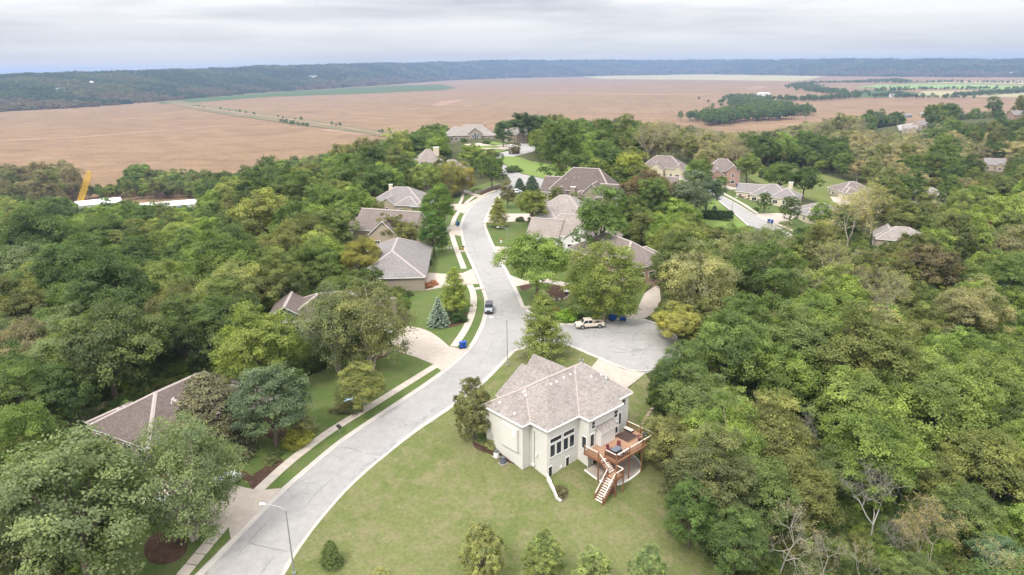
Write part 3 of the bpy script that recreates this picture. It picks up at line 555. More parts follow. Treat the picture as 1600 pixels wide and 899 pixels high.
MT['soil'] = fieldm('dry_bean_field', [(0.198, 0.126, 0.07), (0.222, 0.145, 0.083), (0.163, 0.103, 0.058)], 0.08, R_(8))
MT['fgreen'] = fieldm('green_crop', [(0.048, 0.08, 0.024), (0.06, 0.09, 0.028), (0.07, 0.092, 0.03)])
MT['folive'] = fieldm('olive_stubble', [(0.3, 0.26, 0.14), (0.26, 0.25, 0.13), (0.34, 0.27, 0.17)])
MT['flime'] = fieldm('lime_crop', [(0.17, 0.25, 0.08), (0.2, 0.27, 0.09), (0.15, 0.22, 0.08)])
MT['fditch'] = fieldm('ditch_grass', [(0.15, 0.13, 0.065), (0.1, 0.105, 0.047), (0.19, 0.14, 0.08)])
MT['ftrack'] = fieldm('wheel_track_soil', [(0.185, 0.115, 0.075), (0.205, 0.13, 0.085), (0.23, 0.145, 0.095)])
MT['fdark'] = fieldm('damp_soil', [(0.22, 0.14, 0.1), (0.26, 0.165, 0.115), (0.3, 0.19, 0.13)])
def flat(name, px, m_, dz, sm=0):
    w = np.array([at(u, v, FIELD_Z)[:2] for u, v in px])
    if sm: w = smooth(w, True, sm)
    vs, _, fs, *_ = delaunay_2d_cdt([Vector(p) for p in w], [], [list(range(len(w)))], 1, 1e-3)
    o = MB().add([(v.x, v.y, FIELD_Z + dz) for v in vs], [tuple(f) for f in fs]).build(name, m_, fix=False)
    for p in o.data.polygons:
        if p.normal.z < 0: o.data.flip_normals(); break
    return tag(o, kind='structure')
big = MB().add([(-8000, 300, FIELD_Z), (8000, 300, FIELD_Z), (8000, 9900, FIELD_Z), (-8000, 9900, FIELD_Z)], [(0, 1, 2, 3)]).build('field', MT['soil'], fix=False); tag(big, kind='structure')
flat('crop_field', [(240, 161), (300, 154.5), (420, 145), (520, 139.2), (600, 134.5), (690, 132), (714, 138), (690, 141), (560, 147), (420, 151.5), (300, 161), (255, 162.5)], MT['fgreen'], 0.4)
flat('field_ditch', [(248, 158), (282, 158), (330, 166), (420, 178), (500, 190), (600, 206), (640, 214), (640, 220), (590, 213), (500, 200), (420, 189), (330, 176), (280, 166)], MT['fditch'], 0.7)
flat('field_track', [(262, 161), (284, 164), (340, 172), (430, 183), (520, 196), (620, 213), (620, 214.5), (520, 197.5), (430, 184.6), (340, 173.4), (284, 165)], MT['fdark'], 0.9)
flat('damp_strip', [(560, 205), (590, 209), (610, 213), (560, 212), (520, 206), (490, 203), (520, 201)], MT['fdark'], 0.3, 2)
flat('damp_strip', [(830, 145), (920, 145.5), (1000, 147), (1110, 147), (1110, 148.2), (1000, 148.6), (920, 147), (830, 146)], MT['fdark'], 0.3)
flat('damp_strip', [(668, 164), (700, 157), (722, 156), (725, 158), (705, 161), (690, 167)], MT['fdark'], 0.3, 2)
flat('damp_strip', [(1160, 140), (1185, 134), (1200, 136), (1180, 141)], MT['fdark'], 0.3, 2)
flat('damp_strip', [(0, 219), (120, 214), (240, 205), (400, 193), (400, 194), (240, 206.5), (120, 216), (0, 221.5)], MT['fdark'], 0.3)
flat('stubble_field', [(900, 118.5), (1000, 116), (1150, 114.5), (1290, 119), (1262, 125), (1240, 127), (1080, 125), (940, 124)], MT['folive'], 0.5)
flat('crop_field', [(1335, 137), (1372, 133), (1500, 131.5), (1600, 134), (1600, 141), (1480, 139), (1400, 138.5)], MT['flime'], 0.5)
flat('crop_field', [(1338, 141), (1400, 141.5), (1440, 146), (1420, 152), (1340, 153)], MT['fgreen'], 0.5)
flat('stubble_field', [(1410, 128), (1600, 127), (1600, 132), (1500, 130), (1420, 131)], MT['folive'], 0.45)
flat('stubble_field', [(1440, 143), (1600, 141), (1600, 152), (1430, 152)], MT['folive'], 0.45)
# dark wheel tracks crossing the near field
for k, px in enumerate([[(122, 268), (140, 190), (150, 168)], [(128, 268), (146, 190), (155, 168)], [(193, 268), (172, 205), (163, 166)], [(200, 268), (178, 205), (168, 166)], [(290, 262), (230, 205), (196, 165)], [(298, 262), (237, 205), (202, 165)], [(370, 252), (270, 200), (225, 164)], [(378, 252), (277, 200), (231, 164)], [(440, 236), (330, 195), (255, 166)]]):
    w = np.array([at(u, v, FIELD_Z)[:2] for u, v in px]); w = dense(smooth(w, False, 3), 25, False); d = np.gradient(w, axis=0); d /= np.hypot(d[:, 0], d[:, 1])[:, None]
    V = []
    for p, q in zip(w, d): V += [(p[0] + q[1] * .35, p[1] - q[0] * .35, FIELD_Z + .2), (p[0] - q[1] * .35, p[1] + q[0] * .35, FIELD_Z + .2)]
    o = MB().add(V, [(2 * i, 2 * i + 1, 2 * i + 3, 2 * i + 2) for i in range(len(w) - 1)]).build('wheel_track', MT['ftrack'], fix=False); tag(o, kind='structure')
# ------------------------------------------------------------------ trees
def leaf_quads(rng, cen, nrm, per, size, spread, flat=0.55, asp=1.5, drop=0.0, upb=0.45, tf=None):
    """leaf cards gathered round each tuft centre"""
    n = len(cen); c = np.repeat(cen, per, 0); nn = np.repeat(nrm, per, 0); k = len(c)
    off = rng.normal(size=(k, 3)) * spread; off[:, 2] *= flat; c = c + off
    c[:, 2] -= drop * (off[:, 0] ** 2 + off[:, 1] ** 2) ** .5
    d = nn * 0.85 + np.array([0, 0, upb]) + rng.normal(size=(k, 3)) * 0.4; d /= np.linalg.norm(d, axis=1)[:, None]
    r = rng.normal(size=(k, 3)); a = np.cross(d, r); a /= np.linalg.norm(a, axis=1)[:, None]; b = np.cross(d, a)
    s = size * rng.uniform(.65, 1.35, k)[:, None]; a = a * s * .5; b = b * s * .5 * asp
    V = np.stack([c - a - b * .2, c - b * 1.0, c + a * .9 + b * .1, c + b * 1.0], 1).reshape(-1, 3)
    F = np.arange(4 * k).reshape(k, 4)
    tf = rng.normal(1.0, .15, n) if tf is None else tf
    lv = np.repeat(np.clip(np.repeat(tf, per) * rng.normal(1, .09, k), .5, 1.7), 4)
    return V, F, lv
def sph(n, rng, lo=-0.35, hi=1.0):
    z = lo + (hi - lo) * (np.arange(n) + .5) / n; ph = np.arange(n) * 2.399963 + rng.uniform(0, 6.28); r = np.sqrt(1 - np.clip(z, -1, 1) ** 2)
    return np.stack([r * np.cos(ph), r * np.sin(ph), z], 1)
def crown_round(rng, lobes=34, tufts=9, per=34, leaf=.052, zc=1.5, rz=.95, lo=-.45, gap=0.0, lobr=.31, rough=.26, spread=.07, drop=0.0, shape=0.0):
    d = sph(lobes, rng, lo, 1.0) + rng.normal(size=(lobes, 3)) * .12; d /= np.linalg.norm(d, axis=1)[:, None]
    rad = (.76 + rough * rng.uniform(-1, .75, lobes)); p = d * rad[:, None]
    p[:, :2] *= (1 - shape * (p[:, 2:3] + .2))            # shape > 0: narrower towards the top
    if gap: keep = rng.uniform(size=lobes) > gap; p, d = p[keep], d[keep]
    L = len(p); lr = lobr * rng.uniform(.72, 1.25, L)
    tfl = rng.normal(1, .15, L)
    td = rng.normal(size=(L, tufts, 3)); td[..., 2] = td[..., 2] * .8 + .35; td += d[:, None, :] * .75; td /= np.linalg.norm(td, axis=2)[..., None]
    q = p[:, None, :] + td * lr[:, None, None] * rng.uniform(.75, 1.1, (L, tufts, 1)); q[..., 2] *= rz
    cen = q.reshape(-1, 3); cen[:, 2] += zc; tf = (tfl[:, None] * rng.normal(1, .10, (L, tufts))).ravel()
    V, F, lv = leaf_quads(rng, cen, td.reshape(-1, 3), per, leaf, spread, drop=drop, tf=tf)
    pp = p.copy(); pp[:, 2] = pp[:, 2] * rz + zc
    return V, F, lv, pp
def crown_cone(rng, h=2.6, base=.25, layers=15, tufts=420, per=26, leaf=.05, pw=.8, spread=.055, droop=0.15, jag=.2, irr=.15):
    t = rng.uniform(0, 1, tufts) ** .75
    t = 1 - t; k = np.round(t * layers) / layers; t = t * .5 + k * .5 + rng.normal(size=tufts) * .012; t = np.clip(t, 0, 1)
    ph = rng.uniform(0, 6.283, tufts); lob = 1 + irr * np.sin(ph * 3 + t * 9 + rng.uniform(0, 6)) + irr * .6 * np.sin(ph * 5 - t * 14)
    R = (1 - t) ** pw * rng.uniform(1 - jag, 1, tufts) ** .7 * lob + .03
    rr = R * np.where(rng.uniform(size=tufts) < .75, rng.uniform(.8, 1, tufts), rng.uniform(.3, .8, tufts))
    cen = np.stack([rr * np.cos(ph), rr * np.sin(ph), base + t * h - droop * rr], 1)
    nrm = np.stack([np.cos(ph), np.sin(ph), np.full(tufts, .5)], 1)
    V, F, lv = leaf_quads(rng, cen, nrm, per, leaf, spread, flat=.5)
    return V, F, lv, None
def limb(mb, rng, a, b, r0, r1, seg=3, wob=.05, n=5, mi=0):
    a, b = np.array(a, float), np.array(b, float); P = []; Rr = []
    for i in range(seg + 1):
        t = i / seg; p = a + (b - a) * t; p = p + rng.normal(size=3) * wob * math.sin(math.pi * t); P.append(p); Rr.append(r0 + (r1 - r0) * t)
    mb.tube(P, Rr, n, mi, cap=False); return P
def trunk_round(rng, pp, zc, r=.075, fork=.55, nl=12, stems=1, n=7):
    mb = MB(); fz = zc * fork
    for s in range(stems):
        a = 6.28 * s / stems + rng.uniform(0, 1); lean = 0.0 if stems == 1 else .22
        top = (math.cos(a) * lean, math.sin(a) * lean, fz); foot = (math.cos(a) * .05 * (stems > 1), math.sin(a) * .05 * (stems > 1), -.12)
        mb.tube([foot, (foot[0] * .8, foot[1] * .8, .05), (top[0] * .5, top[1] * .5, fz * .5), top], [r * 1.35 / stems ** .4, r / stems ** .4, r * .85 / stems ** .4, r * .7 / stems ** .4], n, cap=False)
        pick = rng.permutation(len(pp))[:max(4, nl // stems)]
        for i in pick: limb(mb, rng, top, tuple(pp[i] * np.array([.92, .92, 1]) - np.array([0, 0, .04])), r * .5, r * .1, 3, .05, 5)
    return mb
def bare_tree(rng, h=2.4, r=.06, gen=4, spread=.75, up=.55, n=5):
    """limbs that fork again and again"""
    mb = MB(); tips = []
    def grow(p, d, ln, rad, g):
        d = d / np.linalg.norm(d); q = p + d * ln; mid = (p + q) / 2 + rng.normal(size=3) * ln * .05
        mb.tube([p, mid, q], [rad, rad * .85, rad * .68], max(3, n - (gen - g) // 2), cap=False)
        if g == 0: tips.append(q); return
        for _ in range(3 if g > 1 else 2 + rng.integers(0, 2)):
            nd = d * up + rng.normal(size=3) * spread * .5 + np.array([0, 0, .18]); grow(q, nd, ln * rng.uniform(.6, .85), rad * .6, g - 1)
        if g >= 2: tips.append(q)
    grow(np.array([0, 0, -.1]), np.array([rng.normal() * .05, rng.normal() * .05, 1.0]), h * .34, r, gen)
    return mb, np.array(tips)
PROTO = {}
def reg(kind, crown, trunk, bark, leafmat, zc, rzv, htot):
    PROTO.setdefault(kind, []).append(dict(crown=crown, trunk=trunk, zc=zc, rz=rzv, h=htot))
def make_protos():
    for i in range(3):
        g = np.random.default_rng(10 + i); zc = 1.45; V, F, lv, pp = crown_round(g, 42, 13, 48, .034, zc, .92, -.5, rough=(.3, .42, .36)[i], gap=(0, .1, .05)[i])
        reg('oak', np_mesh('crown', V, F, MT['leaf'], lv), trunk_round(g, pp, zc).mesh('trunk', MT['bark'], True), 0, 0, zc, .92, 2.4)
    for i in range(2):
        g = np.random.default_rng(20 + i); zc = 1.75; V, F, lv, pp = crown_round(g, 40, 13, 48, .034, zc, 1.22, -.7, shape=.22, rough=.22)
        reg('maple', np_mesh('crown', V, F, MT['leaf'], lv), trunk_round(g, pp, zc, fork=.4).mesh('trunk', MT['bark'], True), 0, 0, zc, 1.22, 2.9)
    for i in range(2):
        g = np.random.default_rng(30 + i); zc = 1.4; V, F, lv, pp = crown_round(g, 54, 11, 44, .03, zc, 1.08, -.93, rough=.28, lobr=.27, spread=.075, drop=.45)
        reg('birch', np_mesh('crown', V, F, MT['leaf'], lv), trunk_round(g, pp, zc, .07, .5, 18, 3).mesh('trunk', MT['palebark'], True), 0, 0, zc, .98, 2.4)
    for i in range(2):
        g = np.random.default_rng(34 + i); zc = 1.15; V, F, lv, pp = crown_round(g, 56, 12, 42, .034, zc, 1.02, -.92, rough=.22, lobr=.27)
        reg('low', np_mesh('crown', V, F, MT['leaf'], lv), trunk_round(g, pp, zc, .07, .45, 16).mesh('trunk', MT['palebark'], True), 0, 0, zc, 1.02, 2.2)
    for i in range(2):
        g = np.random.default_rng(36 + i); zc = 1.45; V, F, lv, pp = crown_round(g, 64, 12, 34, .036, zc, 1.3, -.85, rough=.16, lobr=.2, spread=.045, shape=.32)
        reg('oval', np_mesh('crown', V, F, MT['leaf'], lv), trunk_round(g, pp, zc, .06, .3, 14).mesh('trunk', MT['bark'], True), 0, 0, zc, 1.3, 2.8)
    for i in range(2):
        g = np.random.default_rng(40 + i); V, F, lv, _ = crown_cone(g, 2.5, .35, 9, 400, 44, .042, .62, irr=.3, droop=-.05, spread=.085, jag=.45)
        tk = MB(); tk.tube([(0, 0, -.1), (0, 0, 1.2), (0, 0, 2.6)], [.07, .05, .015], 7, cap=False)
        for k in range(22): a = 2.4 * k; z = .5 + .085 * k; rr = .8 * (1 - (z - .35) / 2.5) ** .8; limb(tk, g, (0, 0, z), (math.cos(a) * rr, math.sin(a) * rr, z + .25), .02, .006, 2, .02, 4)
        reg('pyramid', np_mesh('crown', V, F, MT['leaf'], lv), tk.mesh('trunk', MT['bark'], True), 0, 0, 1.35, 1.3, 2.85)
    g = np.random.default_rng(50); V, F, lv, _ = crown_cone(g, 2.2, .05, 20, 1100, 32, .03, .55, spread=.05, irr=.1, droop=.1, jag=.3)
    reg('cedar', np_mesh('crown', V, F, MT['needle'], lv), MB().tube([(0, 0, -.1), (0, 0, 2.1)], [.09, .02], 7, cap=False).mesh('trunk', MT['bark'], True), 0, 0, 1.05, 1.1, 2.25)
    g = np.random.default_rng(51)
    # spruce: whorls of boughs in tiers
    Vs, Fs, ls, o = [], [], [], 0; tk = MB().tube([(0, 0, -.1), (0, 0, 2.75)], [.09, .012], 7, cap=False)
    for L in range(14):
        t = L / 13; z = .22 + 2.4 * t; R = (1 - t) ** .85 * 1.0 + .05; nb = max(4, int(15 * (1 - t) + 4))
        for k in range(nb):
            a = 6.283 * k / nb + g.uniform(0, .5) + L; ln = R * g.uniform(.82, 1.05); m_ = max(3, int(9 * ln))
            s = np.linspace(.18, 1, m_)[:, None]; cen = np.concatenate([np.cos(a) * ln * s, np.sin(a) * ln * s, z - .26 * ln * s ** 1.3], 1) + g.normal(size=(m_, 3)) * .015
            V, F, lv = leaf_quads(g, cen, np.tile([0, 0, 1.0], (m_, 1)), 12, .07, .05, .35, 1.6, tf=(.72 + .5 * s[:, 0]) * g.normal(1, .08, m_))
            Vs.append(V); Fs.append(F + o); ls.append(lv); o += len(V)
            limb(tk, g, (0, 0, z), tuple(cen[-1]), .014, .004, 2, .0, 3)
    reg('spruce', np_mesh('crown', np.concatenate(Vs), np.concatenate(Fs), MT['needle'], np.concatenate(ls)), tk.mesh('trunk', MT['bark'], True), 0, 0, 1.2, 1.3, 2.8)
    for i in range(2):   # half-bare trees with pale limbs
        g = np.random.default_rng(60 + i); mb, tips = bare_tree(g, 2.6, .034, 6, 1.0, .68)
        tips = tips[g.uniform(size=len(tips)) < .55]; V, F, lv = leaf_quads(g, tips, np.tile([0, 0, .6], (len(tips), 1)), 10, .036, .06)
        s = 1 / max(.6, np.percentile(np.hypot(tips[:, 0], tips[:, 1]), 92)); tm = mb.mesh('trunk', MT['palebark'], True); tm.transform(Matrix.Diagonal((s, s, 1, 1))); V[:, :2] *= s
        reg('sparse', np_mesh('crown', V, F, MT['leaf'], lv), tm, 0, 0, 1.6, 1.0, 2.7)
    for i in range(2):   # nearly bare, pale twigs with a few dry leaves
        g = np.random.default_rng(65 + i); mb, tips = bare_tree(g, 2.6, .032, 6, 1.05, .72); tm = mb.mesh('trunk', MT['twig'], True)
        tips = tips[g.uniform(size=len(tips)) < .3]; V, F, lv = leaf_quads(g, tips, np.tile([0, 0, .6], (len(tips), 1)), 5, .032, .05)
        s = 1 / max(.6, np.percentile(np.hypot(tips[:, 0], tips[:, 1]), 92)); tm.transform(Matrix.Diagonal((s, s, 1, 1))); V[:, :2] *= s
        reg('twig', np_mesh('crown', V, F, MT['leaf'], lv), tm, 0, 0, 1.5, 1.0, 2.6)
    for i in range(2):
        g = np.random.default_rng(70 + i); mb, tips = bare_tree(g, 2.3, .034, 6, 1.05, .62)
        s = 1 / max(.6, np.percentile(np.hypot(tips[:, 0], tips[:, 1]), 92)); tm = mb.mesh('trunk', MT['deadbark'], True); tm.transform(Matrix.Diagonal((s, s, 1, 1)))
        reg('dead', None, tm, 0, 0, 1.3, .9, 2.3)
    for i in range(2):
        g = np.random.default_rng(80 + i); V, F, lv, pp = crown_round(g, 24, 8, 34, .06, .42, .62, -.55, lobr=.34, spread=.1)
        st = MB()
        for k in range(6): limb(st, g, (0, 0, -.1), tuple(pp[k * 3] * np.array([.8, .8, .9])), .04, .01, 2, .03, 4)
        reg('shrub', np_mesh('foliage', V, F, MT['leaf'], lv), st.mesh('stem', MT['bark'], True), 0, 0, .42, .62, 1.0)
    # lighter crowns for the woods
    for i in range(3):
        g = np.random.default_rng(110 + i); zc = 1.5; V, F, lv, pp = crown_round(g, (34, 26, 40)[i], (9, 11, 8)[i], 34, .052, zc, (.95, .85, 1.05)[i], -.45, rough=(.3, .45, .38)[i], lobr=(.31, .36, .27)[i], spread=.08, gap=(0, .1, .06)[i])
        reg('oakm', np_mesh('crown', V, F, MT['leaf'], lv), trunk_round(g, pp, zc, nl=7, n=5).mesh('trunk', MT['bark'], True), 0, 0, zc, .95, 2.45)
    for i in range(2):
        g = np.random.default_rng(120 + i); zc = 1.8; V, F, lv, pp = crown_round(g, 32, 9, 34, .052, zc, 1.25, -.65, shape=.2, rough=.26, spread=.08)
        reg('maplem', np_mesh('crown', V, F, MT['leaf'], lv), trunk_round(g, pp, zc, nl=7, fork=.4, n=5).mesh('trunk', MT['bark'], True), 0, 0, zc, 1.25, 3.0)
    for i in range(2):
        g = np.random.default_rng(130 + i); zc = 1.55; V, F, lv, pp = crown_round(g, 48, 8, 28, .046, zc, 1.0, -.5, rough=.34, lobr=.22, spread=.07, gap=.12)
        reg('locust', np_mesh('crown', V, F, MT['leaf'], lv), trunk_round(g, pp, zc, nl=10, n=5).mesh('trunk', MT['palebark'], True), 0, 0, zc, 1.0, 2.5)
make_protos()
TREES = []       # dicts: x y z r kind var zs rot tint label cat group name parts
def place(u, v, rpx, kind, clear_h=None):
    """the spot on the terrain whose tree of this kind would show its crown at that pixel and size"""
    pr = PROTO[kind][0]; d = rays((u, v))[0]; ts = np.concatenate([np.arange(40, 300, .5), np.arange(300, 1200, 2.0)])
    P = d[None] * ts[:, None]; depth = P[:, 1] * math.cos(PITCH) - P[:, 2] * math.sin(PITCH); r = rpx * depth / FPX
    g = CAM_H + P[:, 2] - T(P[:, 0], P[:, 1]) - pr['zc'] * r
    i = int(np.argmax(g < 0)) if (g < 0).any() else len(ts) - 1
    return P[i, 0], P[i, 1], r[i]
TRNG = random.Random(5)
def col(c, j=.1):
    k = TRNG.uniform(1 - j, 1 + j); return tuple(x * 1.75 * k * w * TRNG.uniform(.95, 1.05) for x, w in zip(c, (1.07, 1.02, 1.12)))
# leaf colours
DK = (0.047, 0.076, 0.022); MD = (0.066, 0.1, 0.026); OL = (0.085, 0.1, 0.032); LG = (0.1, 0.145, 0.034); YG = (0.122, 0.152, 0.042); SG = (0.088, 0.118, 0.052); BG = (0.07, 0.096, 0.056); YO = (0.19, 0.16, 0.04); BR = (0.082, 0.07, 0.034); PY = (0.13, 0.14, 0.066); GB = (0.12, 0.12, 0.062); COT = (0.168, 0.16, 0.086)
CL = {DK: 'dark green', MD: 'mid green', OL: 'olive green', LG: 'light green', YG: 'yellow-green', SG: 'silvery green', BG: 'blue-green', YO: 'golden', BR: 'russet brown', PY: 'straw-yellow', GB: 'grey-green', COT: 'buff-coloured'}
def tree(u, v, rpx, kind, c, label, cat='tree', name=None, zs=1.0, group=None, j=.08, xy=None, rot=None):
    x, y, r = place(u, v, rpx, kind) if xy is None else xy
    TREES.append(dict(x=x, y=y, r=r, kind=kind, tint=col(c, j), c=c, label=label, cat=cat, name=name, zs=zs, group=group, hand=True, rot=rot))
tree(112, 790, 108, 'oak', SG, 'broad silvery green maple over the driveway of the brown-roofed house', zs=1.0)
tree(8, 850, 75, 'oak', SG, 'silvery green maple cut off at the lower corner beside the broad maple')
tree(45, 715, 62, 'maple', MD, 'mid green maple just behind the broad silvery maple')
tree(286, 748, 84, 'birch', SG, 'river birch with pale leaning trunks rising from a round mulch bed')
tree(327, 645, 76, 'cedar', (0.088, 0.092, 0.046), 'olive-brown cedar standing before the brown-roofed house', zs=.86)
tree(421, 610, 58, 'maple', BG, 'rounded blue-green maple on the lawn right of the cedar', zs=.8)
tree(561, 592, 34, 'maple', (0.12, 0.14, 0.04), 'small bushy yellow-green tree on the lawn below the fan-shaped driveway', zs=.8)
tree(522, 508, 58, 'birch', (0.1, 0.115, 0.052), 'grey-green river birch with its crown over the slate-sided house')
tree(574, 503, 62, 'birch', (0.1, 0.12, 0.048), 'wide river birch leaning toward the white garage and fan-shaped driveway')
tree(710, 455, 25, 'pyramid', (0.125, 0.165, 0.032), 'bright green young maple beside the blue spruce')
tree(685, 490, 18, 'spruce', (0.1, 0.14, 0.112), 'pale blue spruce on the lawn in a mulch bed', 'spruce tree', 'blue_spruce')
tree(568, 402, 34, 'oak', (0.15, 0.15, 0.034), 'yellow-topped maple beside the taupe house with the hip roof')
tree(578, 442, 24, 'oakm', DK, 'dark green tree filling in below the yellow-topped maple')
tree(540, 452, 30, 'oak', MD, 'dense mid green tree left of the taupe house below the yellow-topped maple')
tree(683, 316, 27, 'maple', (0.07, 0.11, 0.025), 'upper of two dark green maples in front of the grey-roofed house', zs=.9)
tree(677, 362, 23, 'maple', (0.05, 0.1, 0.024), 'lower of two dark green maples in front of the grey-roofed house', zs=1.0)
tree(690, 378, 9, 'maple', (0.05, 0.085, 0.045), 'small blue-green tree tucked at the foot of the two dark maples', zs=.9)
tree(612, 358, 22, 'locust', OL, 'loose olive tree before the brown gabled house')
tree(636, 368, 20, 'oakm', OL, 'rounded olive tree at the corner of the brown gabled house')
tree(704, 278, 22, 'birch', (0.115, 0.13, 0.034), 'yellow-green birch with bare white stems above a red planting bed')
tree(722, 276, 20, 'birch', (0.135, 0.14, 0.036), 'golden-green birch next to its twin by the curving road')
tree(768, 268, 21, 'oakm', MD, 'round shade tree by the bend where the road turns')
tree(773, 254, 14, 'oakm', DK, 'dark round tree just behind the shade tree at the bend')
tree(812, 287, 11, 'cedar', (0.028, 0.056, 0.026), 'left of a pair of dense dark evergreens by the intersection', 'evergreen tree', zs=.8)
tree(831, 285, 13, 'cedar', (0.026, 0.055, 0.027), 'right of a pair of dense dark evergreens by the intersection', 'evergreen tree', zs=.8)
tree(778, 334, 17, 'pyramid', (0.115, 0.13, 0.036), 'pointed larch-like tree at the inner kerb of the bend')
tree(793, 303, 13, 'maplem', (0.075, 0.078, 0.035), 'brownish rounded tree behind the pointed tree at the kerb')
tree(832, 321, 24, 'oakm', (0.105, 0.14, 0.036), 'light green maple on the lawn before the tan-roofed houses')
tree(840, 406, 50, 'oak', (0.1, 0.14, 0.034), 'spreading light green maple in a mulch bed beside the road', zs=.95)
tree(945, 441, 57, 'low', (0.105, 0.145, 0.036), 'big drooping light green birch beside the parked pickup', zs=1.0)
tree(818, 196, 19, 'oakm', (0.03, 0.05, 0.022), 'very dark spreading tree on the skyline beyond the far cul-de-sac')
tree(786, 207, 13, 'maplem', (0.035, 0.06, 0.03), 'dark blue-green tree beside the arched window house')
tree(848, 512, 42, 'pyramid', (0.105, 0.14, 0.036), 'open pointed maple at the corner of the cul-de-sac', zs=.95)
tree(740, 643, 36, 'oval', (0.1, 0.108, 0.04), 'pointed russet-tipped oak at the corner of the beige house', zs=1.1)
tree(937, 345, 48, 'oakm', (0.06, 0.1, 0.028), 'tall dark tree with an open forked trunk before the tan-roofed houses')
tree(870, 390, 14, 'sparse', (0.07, 0.06, 0.04), 'thin purplish half-bare tree against the tan roof')
tree(1010, 300, 33, 'oakm', BR, 'large russet-brown oak above the brick house roof')
tree(1038, 310, 26, 'oakm', (0.085, 0.072, 0.036), 'smaller brown oak beside the large russet oak')
tree(983, 266, 27, 'oakm', (0.15, 0.17, 0.035), 'bright yellow-green tree behind the large stone house')
tree(1080, 308, 36, 'oakm', BG, 'blue-green tree beside the hedge along the side street')
tree(1105, 300, 22, 'oakm', (0.05, 0.08, 0.04), 'dark blue-green tree overhanging the top of the side street')
tree(1062, 425, 40, 'maple', (0.07, 0.096, 0.03), 'tall olive tree hiding the side of the brick house', zs=1.1)
tree(1090, 440, 34, 'maple', (0.08, 0.1, 0.032), 'tall loose olive tree behind the brick house drive', zs=1.1)
tree(1062, 497, 34, 'oak', (0.165, 0.175, 0.05), 'yellow-green tree at the far rim of the cul-de-sac', zs=.8)
tree(755, 868, 37, 'oval', (0.135, 0.16, 0.06), 'red-tipped young maple in the row along the lawn', zs=1.15, group='young maples in a row on the lawn')
tree(849, 880, 33, 'oval', (0.135, 0.17, 0.06), 'second young maple in the lawn row with orange tips', zs=1.15, group='young maples in a row on the lawn')
tree(925, 902, 32, 'oval', (0.145, 0.185, 0.075), 'third young maple in the lawn row, palest green', zs=1.15, group='young maples in a row on the lawn')
tree(1010, 905, 34, 'oval', (0.12, 0.165, 0.065), 'last young maple in the lawn row near the woods', zs=1.15, group='young maples in a row on the lawn')
tree(517, 868, 21, 'cedar', (0.05, 0.075, 0.02), 'small dark juniper alone on the lawn by the road', 'juniper', 'juniper_tree', zs=.95)
